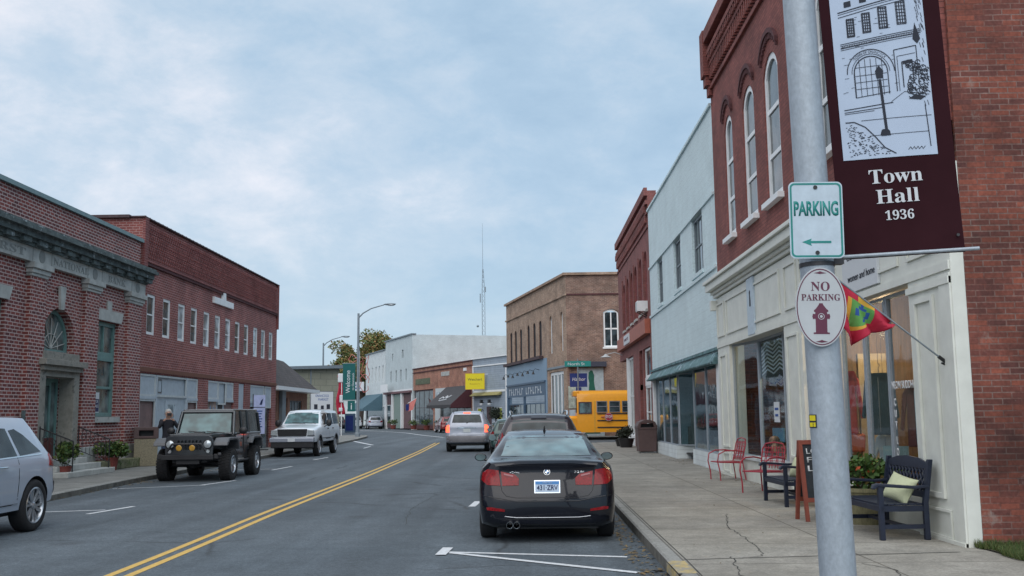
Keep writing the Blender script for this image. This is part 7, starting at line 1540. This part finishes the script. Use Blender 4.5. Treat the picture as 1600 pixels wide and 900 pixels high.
bench((4.42, 12.68, .13), R(-88), 'navy wooden bench with carved back, nearest of the two, at the right window')
bench((4.38, 16.9, .13), R(-88), 'navy wooden bench further along, between the red metal chair and the chalkboard sign')
def cushion(loc, rot, label):
    t = MB(); n = 14; V = []
    for s in (1, -1):
        for j in range(n + 1):
            for i in range(n + 1):
                x = i / n * 2 - 1; z = j / n * 2 - 1; pf = (1 - abs(x) ** 3) * (1 - abs(z) ** 3); pinch = 1 - .10 * (1 - abs(x) ** 2) * abs(z) - .0; V.append((x * .21 * (1 - .08 * (1 - z * z)), s * (.075 * pf ** .6 + .004), z * .17 * (1 - .08 * (1 - x * x))))
    k = (n + 1) ** 2
    for s in (0, 1):
        for j in range(n):
            for i in range(n): a = s * k + j * (n + 1) + i; t.f.append((a, a + 1, a + n + 2, a + n + 1)); t.m.append(0)
    t.v = V
    bd = [i for i in range(n + 1)] + [j * (n + 1) + n for j in range(1, n + 1)] + [n * (n + 1) + i for i in range(n - 1, -1, -1)] + [j * (n + 1) for j in range(n - 1, 0, -1)]
    for i in range(len(bd)): a, c = bd[i], bd[(i + 1) % len(bd)]; t.f.append((a, c, c + k, a + k)); t.m.append(0)
    o = t.build('cushion', M['cushion'], None, 60); o.location = loc; o.rotation_euler = rot; tag(o, label, 'cushion', 'pale cushions on the benches'); return o
cushion((4.47, 12.32, .13 + .58), (R(-28), R(12), R(-68)), 'pale green cushion leaning on the nearest navy bench')
cushion((4.36, 16.42, .13 + .60), (R(-20), R(4), R(-75)), 'pale cushion leaning on the further navy bench')
# red metal chairs
def metal_chair(loc, rz, label):
    t = thing('metal_chair', label, 'chair', loc, rz, 'red metal garden chairs'); w = .27
    b = MB()
    for k in range(9): b.box(-w, w, -.25 + k * .058, -.21 + k * .058, .40, .412)
    b.tube([(-w, -.26, .40), (w, -.26, .40), (w, .26, .38), (-w, .26, .38), (-w, -.26, .40)], .013); b.build('seat', M['red_metal'], t)
    b = MB(); b.tube([(-w + .01, .27, .40), (-w + .01, .36, .80), (-.2, .385, .90), (0, .39, .93), (.2, .385, .90), (w - .01, .36, .80), (w - .01, .27, .40)], .014, 8)
    for k in range(7): x = -.2 + k * .067; b.tube([(x, .275, .44), (x + .02 * (-1) ** k, .32, .62), (x * .9, .37, .86)], .008, 5)
    for z in (.5, .58, .66, .74, .82): b.tube([(-w + .02, .27 + (z - .4) * .22, z), (w - .02, .27 + (z - .4) * .22, z)], .008, 5)
    b.build('backrest', M['red_metal'], t, 50)
    for s in (-1, 1):
        x = s * (w + .01); MB().tube([(x, .31, .62), (x, .1, .655), (x, -.15, .65), (x, -.30, .58), (x, -.33, .42), (x, -.28, .2), (x, -.27, .0)], .014, 8).build('armrest', M['red_metal'], t, 60); MB().tube([(x - s * .02, .27, .42), (x, .33, .0)], .014, 8).build('leg', M['red_metal'], t, 60)
    return t
metal_chair((4.47, 22.95, .13), R(-78), 'red metal garden chair standing furthest away, in front of the left pane'); metal_chair((4.42, 19.2, .13), R(-50), 'red metal garden chair beside the further navy bench')
# plants
def leaves(b, c, rad, n, size, rnd, shape='ball', up=.3):
    for i in range(n):
        while True:
            p = Vector((rnd.uniform(-1, 1), rnd.uniform(-1, 1), rnd.uniform(-1, 1)))
            if .35 < p.length < 1: break
        p = Vector((c[0] + p.x * rad[0], c[1] + p.y * rad[1], c[2] + p.z * rad[2])); d = Vector((rnd.uniform(-1, 1), rnd.uniform(-1, 1), rnd.uniform(-.6, 1))).normalized(); s = size * rnd.uniform(.5, 1.3)
        e = d.cross(Vector((rnd.uniform(-1, 1), rnd.uniform(-1, 1), rnd.uniform(-1, 1)))).normalized() * s * .38
        b.add([p, p + d * s * .5 + e, p + d * s, p + d * s * .5 - e], [(0, 1, 2, 3)])
def potplant(label, loc, potm, pr, ph, fol, rad, n, size, seed, name='potted_plant', pot='pot'):
    rnd = random.Random(seed); t = thing(name, label, 'plant', loc); b = MB(); b.lathe([(pr * .75, 0), (pr, ph * .9), (pr * 1.08, ph * .9), (pr * 1.08, ph), (pr * .92, ph), (pr * .9, ph * .85)], (0, 0, 0), 'z', 20); b.build(pot, potm, t, 40)
    MB().lathe([(pr * .9, ph * .84), (pr * .9, ph * .86)], (0, 0, 0), 'z', 20).build('soil', M['soil'], t)
    b = MB()
    for k in range(8): a = rnd.uniform(0, 6.28); b.tube([(0, 0, ph * .8), (rad[0] * .5 * math.cos(a), rad[1] * .5 * math.sin(a), ph + rad[2] * rnd.uniform(.6, 1.4))], .006, 4)
    b.build('stems', M['bark'], t); b = MB()
    for k in range(9): a = rnd.uniform(0, 6.28); q = rnd.uniform(0, .65); leaves(b, (rad[0] * q * math.cos(a), rad[1] * q * math.sin(a), ph + rad[2] * rnd.uniform(.4, 1.1)), (rad[0] * .45, rad[1] * .45, rad[2] * .5), n // 9, size, rnd)
    b.build('foliage', fol, t); return t
potplant('half barrel planter with leafy orange flowering plants between the window and the nearest bench', (4.55, 13.85, .13), M['barrel'], .30, .48, M['leaf_flower'], (.46, .42, .27), 1500, .085, 2, name='barrel_planter', pot='barrel')
potplant('terracotta pot with bushy plant right of the bank steps', (-12.55, 30.2, .13), M['terracotta'], .22, .38, M['leaf_green'], (.5, .62, .32), 1300, .10, 3)
potplant('bushy potted plant left of the bank steps beside the crossover', (-12.3, 26.6, .13), M['terracotta'], .2, .3, M['leaf_green'], (.42, .42, .42), 900, .10, 4)
potplant('dark shrub in a black tub by the maroon building door', (4.35, 45.0, .13), M['black_metal'], .35, .4, M['leaf_dark'], (.4, .5, .38), 500, .10, 5)
potplant('second dark shrub in a black tub, further from the bin', (4.3, 46.6, .13), M['black_metal'], .3, .3, M['leaf_dark'], (.35, .4, .3), 400, .10, 6)
potplant('round dark bush in a tan pot before the grey clapboard house', (-2.75, 89.5, .13), M['barrel'], .45, .7, M['leaf_dark'], (.75, .75, 1.0), 900, .16, 7)
for k, (x, y, c) in enumerate([(-4.6, 92.5, 'orange'), (-8.7, 102, 'first'), (-10.3, 106, 'second'), (-12.2, 110.5, 'third'), (-15.3, 117, 'fourth')]):
    potplant({0: 'small pot of rusty flowers near the grey clapboard house corner', 1: 'low planter by the black awning of the orange building', 2: 'low planter between the two orange building shopfronts', 3: 'low planter by the dark left shopfront of the orange building', 4: 'low planter in front of the pale column of the white building'}[k], (x - .4, y, .13), M['terracotta'], .35, .45, M['leaf_flower'] if k == 0 else M['leaf_green'], (.6, .6, .4), 260, .16, 20 + k)
t = thing('shop_flag', 'small red white and blue flag hanging from the far column of the white building', 'flag', (-13.5, 112.8, 3.0), R(20)); MB().tube([(0, 0, 0), (.9, -.5, .6)], .03).build('pole', M['white'], t); b = MB(); b.add([(.2, -.1, .12), (.9, -.5, .6), (.5, -.5, -.7), (.0, -.1, -.9)], [(0, 1, 2, 3)]); o = b.build('cloth', M['pink_tube'], t); o.modifiers.new('s', 'SOLIDIFY').thickness = .02
MB().box(-.25, .1, -.16, -.1, -.8, -.1).build('blue_canton', M['sign_blue'], t)
# signs at the corner
t = signboard('blue_shop_sign', 'navy blue sign with white lettering on a post at the brown building corner', (3.3, 64.9, 3.35), R(2), 1.12, .88, M['sign_blue']); text('Harbor', .22, M['banner_text'], t, (0, -.002, .40), width=.85, italic=.2); MB().box(-.18, .18, .0, .04, -.32, -.02).build('lower_board', M['sign_blue'], t); MB().tube([(0, .06, -3.2), (0, .06, 1.0)], .045).builds('post', M['pole_grey'], t)
t = thing('street_name_sign', 'green street name sign at the brown building corner, above the navy sign', 'sign', (3.25, 64.6, 4.65), R(3)); MB().box(-.85, .85, -.015, .015, 0, .36).build('board', M['sign_green'], t, bevel=.01); text('North St', .18, M['banner_text'], t, (-.1, -.017, .09), width=1.1); MB().tube([(.0, .05, -4.5), (0, .05, .5)], .04).builds('post', M['pole_grey'], t)

# flag on the near shopfront
t = thing('shop_flag', 'crimson flag with a green and blue swirl panel angled out from the cream shopfront', 'flag', (4.83, 11.62, 2.19))
A = Vector((0, 0, 0)); Bp = Vector((-1.22, -.05, .98)); MB().tube([A, Bp], .011, 8).build('pole', M['pole_grey'], t, 60)
MB().tube([(.06, 0, -.05), (-.08, 0, .065)], .022, 8).box(.02, .09, -.03, .03, -.1, .08).tube([(0.05, 0, -.06), (-.05, 0, -.01)], .012, 6).build('bracket', M['black_metal'], t)
d = Bp - A; V = []; nu, nv = 16, 14
for j in range(nv + 1):
    for i in range(nu + 1):
        s = .50 + .48 * i / nu; p = A + d * s; v = j / nv; u_ = i / nu; hl = (.06 + .62 * min(1, u_ * 1.25) - (.22 * max(0, u_ - .8) / .2)) * v
        # cloth hangs from the staff, folds gather it towards the middle
        fx_ = -.06 * math.sin(u_ * 3.1) * v; V.append((p.x + fx_ + .02 * math.sin(i * 1.1 + j * .5) * v, p.y + .12 * math.sin(i * .95 + j * .30) * v, p.z - hl - .03 * math.sin(i * .8) * v))
b = MB(); b.add(V, [(j * (nu + 1) + i, j * (nu + 1) + i + 1, (j + 1) * (nu + 1) + i + 1, (j + 1) * (nu + 1) + i) for j in range(nv) for i in range(nu)])
def inb(i, j):
    u = i / nu; v = j / nv
    if .34 < u < .72 and .12 < v < .62:
        c = ((u - .53) / .15) ** 2 + ((v - .37) / .2) ** 2
        return 3 if .30 < c < 1.0 and not (u > .56 and v > .44) else 2
    if (.76 < u < .84 and .12 < v < .66) or (.45 < u < .84 and .64 < v < .72) or (.30 < u < .62 and .03 < v < .11): return 1
    return 0
b.m = [inb(i + .5, j + .5) for j in range(nv) for i in range(nu)]
o = b.build('cloth', [M['flag_red'], M['flag_yellow'], M['flag_green'], M['flag_blue']], t, 80); o.modifiers.new('s', 'SOLIDIFY').thickness = .004

# goods in the near shop windows
def garment(label, loc, rz, mat, h=.85, w=.5, coat=False, name='hanging_jacket'):
    t = thing(name, label, 'clothes', loc, rz); hw = w / 2
    ol = [(-hw * .75, -h), (hw * .75, -h), (hw * .70, -.35), (hw * .72, -.28), (hw * 1.05, -h * .75), (hw * 1.3, -h * .72), (hw * .98, -.10), (hw * .55, -.03), (.07, 0), (0, -.06), (-.07, 0), (-hw * .55, -.03), (-hw * .98, -.10), (-hw * 1.3, -h * .72), (-hw * 1.05, -h * .75), (-hw * .72, -.28), (-hw * .70, -.35)]
    MB().xz(ol, -.06, .06).build('garment', mat, t, bevel=.045); MB().tube([(0, 0, 0), (0, 0, .08), (.03, 0, .11), (.0, 0, .14)], .006, 5).box(-.01, .0, -.063, -.06, -h * .95, -.08).build('hanger', M['chrome'], t); MB().tube([(0, 0, .14), (0, 0, 4.2 - loc[2])], .003, 4).build('wire', M['chrome'], t)
    return t
garment('red jacket hanging in the near shop window left of the mullion', (5.45, 17.25, 2.28), R(-25), M['cloth_red'], 1.05, .42)
garment('dark teal coat hanging in the near shop window beside the silver mullion', (5.40, 15.5, 2.22), R(-25), M['cloth_teal'], .95, .42)
garment('white top hanging below the teal coat in the near shop window', (5.55, 15.75, 1.32), R(-25), M['offwhite'], .55, .3)
garment('brown dress hanging in the right pane of the near shop window', (5.75, 15.0, 2.0), R(-25), P('brown dress cloth', (.20, .06, .05), .9), .9, .35)
t = thing('window_card', 'pale card standing at the bottom of the near shop window', 'card', (5.2, 14.4, .72), R(-40)); MB().box(-.18, .18, 0, .01, 0, .42).build('sheet', P('pale green card', (.36, .45, .42), .8), t)
t = thing('orange_bag', 'orange bag hanging under the red jacket in the near shop window', 'bag', (5.55, 17.2, .95), R(-25)); MB().xz([(-.14, 0), (.14, 0), (.16, .3), (-.16, .3)], -.05, .05).build('bag', P('orange bag cloth', (.45, .10, .03), .8), t, bevel=.03)
t = thing('zigzag_valance', 'black valance with white zigzag stripes in the further cream shop window', 'curtain', (5.22, 21.3, 2.2), R(-90))
MB().xz([(-1.05, .2), (0, .0), (1.05, .2), (1.05, 1.0), (-1.05, 1.0)], 0, .015).build('cloth', M['ink'], t); b = MB()
for k in range(9):
    z = .93 - k * .085
    for i in range(4): x0 = -1.05 + i * .525; up = i % 2; b.xz([(x0, z - (.0 if up else .11)), (x0 + .525, z - (.11 if up else .0)), (x0 + .525, z + .035 - (.11 if up else .0)), (x0, z + .035 - (.0 if up else .11))], -.004, -.001) if z - .15 > .18 else None
b.build('stripes', M['banner_text'], t)
t = thing('window_poster', 'small white notice hung in the middle pane of the further cream shop window', 'poster', (5.17, 21.0, 1.42), R(-90)); MB().box(-.22, .22, 0, .01, 0, .42).build('sheet', M['banner_text'], t); MB().box(-.15, .15, -.004, -.001, .25, .3).box(-.12, .12, -.004, -.001, .12, .17).build('print', M['flag_blue'], t)
t = thing('tablet_display', 'pale blue screen standing in the further cream shop window', 'display', (5.5, 22.3, .98), R(-80)); MB().box(-.3, .3, 0, .03, 0, .3).build('screen', P('pale blue card', (.25, .45, .60), .5), t); MB().box(-.1, .1, -.05, .1, -.04, 0).build('stand', M['black_metal'], t)
t = thing('pumpkin', 'orange pumpkin on the floor of the further cream shop window', 'pumpkin', (5.45, 20.7, .34)); b = MB()
for k in range(8): a = k * .785; b.ball((.10 * math.cos(a), .10 * math.sin(a), .34), .14, 10, (1, 1, 1.1))
b.build('fruit', M['pumpkin'], t, 60); MB().tube([(0, 0, .45), (.02, .01, .55)], .02).build('stalk', M['bark'], t); MB().box(-.3, .3, -.3, .3, 0, .2).build('stand', M['dark_in'], t)
t = thing('cloth_bundle', 'bundle of patterned goods piled in the further cream shop window', 'goods', (5.5, 21.5, .34)); b = MB(); rnd = random.Random(9)
for k in range(12): b.ball((rnd.uniform(-.3, .3), rnd.uniform(-.4, .4), rnd.uniform(.1, .75)), rnd.uniform(.10, .18), 8)
b.build('pile', P('patterned goods', (.22, .14, .09), .8, noise=.9, nscale=7), t, 60)
t = thing('table_lamp', 'white globed table lamp in the further cream shop window', 'lamp', (5.55, 20.9, .9)); MB().tube([(0, 0, 0), (0, 0, .35)], .02).box(-.1, .1, -.1, .1, -.56, 0).build('stand', M['black_metal'], t); MB().ball((0, 0, .45), .13, 12).build('globe', M['banner_text'], t, 60)

# ---- person photographing beside the off-roader
def person(label, loc, rz):
    t = thing('person', label, 'person', loc, rz)
    J = {'pel': (0, 0, .95, .15), 'wa': (0, 0, 1.10, .14), 'ch': (0, .01, 1.32, .165), 'nk': (0, .0, 1.50, .06), 'hd0': (0, -.015, 1.57, .07), 'hd1': (0, -.02, 1.66, .098), 'hd2': (0, -.01, 1.74, .075)}
    E_ = [('pel', 'wa'), ('wa', 'ch'), ('ch', 'nk'), ('nk', 'hd0'), ('hd0', 'hd1'), ('hd1', 'hd2')]
    for s, n in ((1, 'r'), (-1, 'l')):
        J.update({'sh' + n: (s * .17, 0, 1.43, .075), 'el' + n: (s * .27, -.16, 1.24, .05), 'wr' + n: (s * .09, -.27, 1.52, .032), 'hp' + n: (s * .09, 0, .90, .10), 'kn' + n: (s * .11, -.02, .50, .065), 'an' + n: (s * .12, .02, .10, .045), 'to' + n: (s * .13, -.16, .045, .042)})
        E_ += [('ch', 'sh' + n), ('sh' + n, 'el' + n), ('el' + n, 'wr' + n), ('pel', 'hp' + n), ('hp' + n, 'kn' + n), ('kn' + n, 'an' + n), ('an' + n, 'to' + n)]
    def skin(name, J, E_, mat, root, lv=2):
        ks = list(J); me = bpy.data.meshes.new(name); me.from_pydata([J[k][:3] for k in ks], [(ks.index(a), ks.index(c)) for a, c in E_], []); o = bpy.data.objects.new(name, me); COL.objects.link(o)
        md = o.modifiers.new('skin', 'SKIN'); md.use_smooth_shade = True; sv = me.skin_vertices[0].data
        for i, k in enumerate(ks): sv[i].radius = (J[k][3], J[k][3] * (.8 if k in ('ch', 'wa', 'pel') else 1)); sv[i].use_root = (k == root)
        sub_ = o.modifiers.new('sub', 'SUBSURF'); sub_.levels = lv; sub_.render_levels = lv
        bpy.context.view_layer.update(); dg = bpy.context.evaluated_depsgraph_get(); m2 = bpy.data.meshes.new_from_object(o.evaluated_get(dg)); bpy.data.objects.remove(o); m2.name = name
        m2.materials.clear(); [m2.materials.append(x) for x in (mat if isinstance(mat, list) else [mat])]; o = bpy.data.objects.new(name, m2); COL.objects.link(o); o.parent = t; return o
    body = skin('body', J, E_, [M['cloth_dark'], M['denim'], M['skin'], M['plastic']], 'pel')
    for p in body.data.polygons:
        c = p.center; p.material_index = 2 if (c.z > 1.49 and abs(c.x) < .13 and c.y > -.16) or (c.y < -.245 and c.z > 1.45) else (3 if c.z < .10 else (1 if c.z < .92 else 0))
    for s in (1, -1):
        JJ = {'p0': (s * .085, -.275, 1.54, .03), 'p1': (s * .07, -.29, 1.61, .032)}; EE = [('p0', 'p1')]
        for k in range(4):
            x = s * (.095 - k * .020); JJ.update({'a%d' % k: (x, -.30, 1.64, .010), 'b%d' % k: (x - s * .02, -.325, 1.665 - k * .004, .009), 'c%d' % k: (x - s * .05, -.33, 1.66 - k * .006, .008)}); EE += [('p1', 'a%d' % k), ('a%d' % k, 'b%d' % k), ('b%d' % k, 'c%d' % k)]
        JJ.update({'t0': (s * .05, -.285, 1.575, .012), 't1': (s * .03, -.30, 1.60, .010)}); EE += [('p0', 't0'), ('t0', 't1')]
        skin('hand', JJ, EE, M['skin'], 'p0', 1)
    b = MB(); b.ball((0, .012, 1.70), .108, 14, (.95, 1.0, 1.0)); b.v = [(x, max(y, -.055 + (1.76 - z) * .0) if z < 1.72 else y, z) for x, y, z in b.v]; b.build('hair', M['hair'], t, 60)
    b = MB(); b.add([(0, -.145, 1.655), (-.014, -.112, 1.645), (.014, -.112, 1.645), (0, -.108, 1.69)], [(0, 1, 3), (0, 3, 2), (0, 2, 1)]); b.build('nose', M['skin'], t)
    b = MB(); b.ball((-.035, -.108, 1.685), .011, 8).ball((.035, -.108, 1.685), .011, 8); b.build('eyes', M['ink'], t, 60); MB().box(-.022, .022, -.112, -.104, 1.617, 1.623).build('mouth', M['maroon'], t)
    b = MB(); b.ball((-.1, .0, 1.66), .02, 8, (.4, .8, 1.3)).ball((.1, .0, 1.66), .02, 8, (.4, .8, 1.3)); b.build('ears', M['skin'], t, 60)
    c = thing('camera_device', 'small black camera held up by the person beside the off road truck', 'camera', loc, rz); b = MB(); b.box(-.06, .06, -.345, -.30, 1.60, 1.68); b.build('case', M['plastic'], c, bevel=.008); MB().lathe([(.03, -.40), (.032, -.345)], (0, 0, 1.64), 'y', 16).build('lens', M['black_metal'], c)
person('person in dark jacket and jeans holding a camera up beside the off road truck', (-10.85, 30.2, .13), R(25))

# ---- tree behind the white buildings and lattice tower
def tree(label, loc, h, rad, seed, n=9000, mat=None, size=.42):
    rnd = random.Random(seed); t = thing('tree', label, 'tree', loc); b = MB(); b.tube([(0, 0, 0), (.2, 0, h * .25), (.1, .2, h * .5)], .4, 8, r1=.22)
    ends = []
    for k in range(12):
        a = k * .9 + rnd.uniform(-.3, .3); z0 = h * rnd.uniform(.3, .5); e = Vector((rad * .75 * math.cos(a) * rnd.uniform(.5, 1), rad * .75 * math.sin(a) * rnd.uniform(.5, 1), h * rnd.uniform(.55, .95))); b.tube([(.1, .1, z0), (e.x * .5, e.y * .5, (z0 + e.z) / 2 + .5), e], .14, 6, r1=.04); ends.append(e)
        for m_ in range(3): e2 = e + Vector((rnd.uniform(-1, 1), rnd.uniform(-1, 1), rnd.uniform(.2, 1))) * rad * .3; b.tube([e, e2], .04, 5, r1=.012); ends.append(e2)
    b.build('trunk', M['bark'], t); b = MB(); per = n // len(ends)
    for e in ends: q = rad * rnd.uniform(.16, .55); leaves(b, e, (q, q, q * .75), per, size, rnd)
    b.build('crown', mat or M['leaf_tree'], t); return t
tree('autumn tree with thinning rusty green leaves behind the white buildings', (-25.0, 150, 0), 12.2, 4.0, 11, 12000, size=.36)
tree('lower rusty tree right of the autumn tree, behind the white buildings', (-20.8, 152, 0), 13.6, 4.4, 12, 14000, size=.36)
tree('dark green tree below and left of the autumn tree at the end of the street', (-26.2, 156, 0), 9.3, 4.2, 13, 16000, size=.42)
tw = thing('radio_mast', 'tall thin lattice radio mast rising behind the far buildings', 'mast', (-8.8, 201, 0)); b = MB()
for k in range(3):
    a = k * 2.094; b.tube([(.42 * math.cos(a), .42 * math.sin(a), 0), (.38 * math.cos(a), .38 * math.sin(a), 26), (.10 * math.cos(a), .10 * math.sin(a), 31)], .045, 5)
for z in range(0, 31, 1):
    r_ = .42 - .04 * z / 26 if z < 26 else .38 - .28 * (z - 26) / 5
    for k in range(3): a = k * 2.094; a2 = a + 2.094; b.tube([(r_ * math.cos(a), r_ * math.sin(a), z), (r_ * math.cos(a2), r_ * math.sin(a2), z + 1)], .025, 4)
b.tube([(0, 0, 31), (0, 0, 40.5)], .05, 5, r1=.02); b.build('lattice', M['pole_grey'], tw)
b = MB(); b.box(-.65, -.45, -.1, .1, 24.2, 26.0).box(.4, .6, -.1, .1, 26.3, 27.4).ball((-1.1, 0, 19.4), .25); b.builds('antennas', M['pole_grey'], tw)
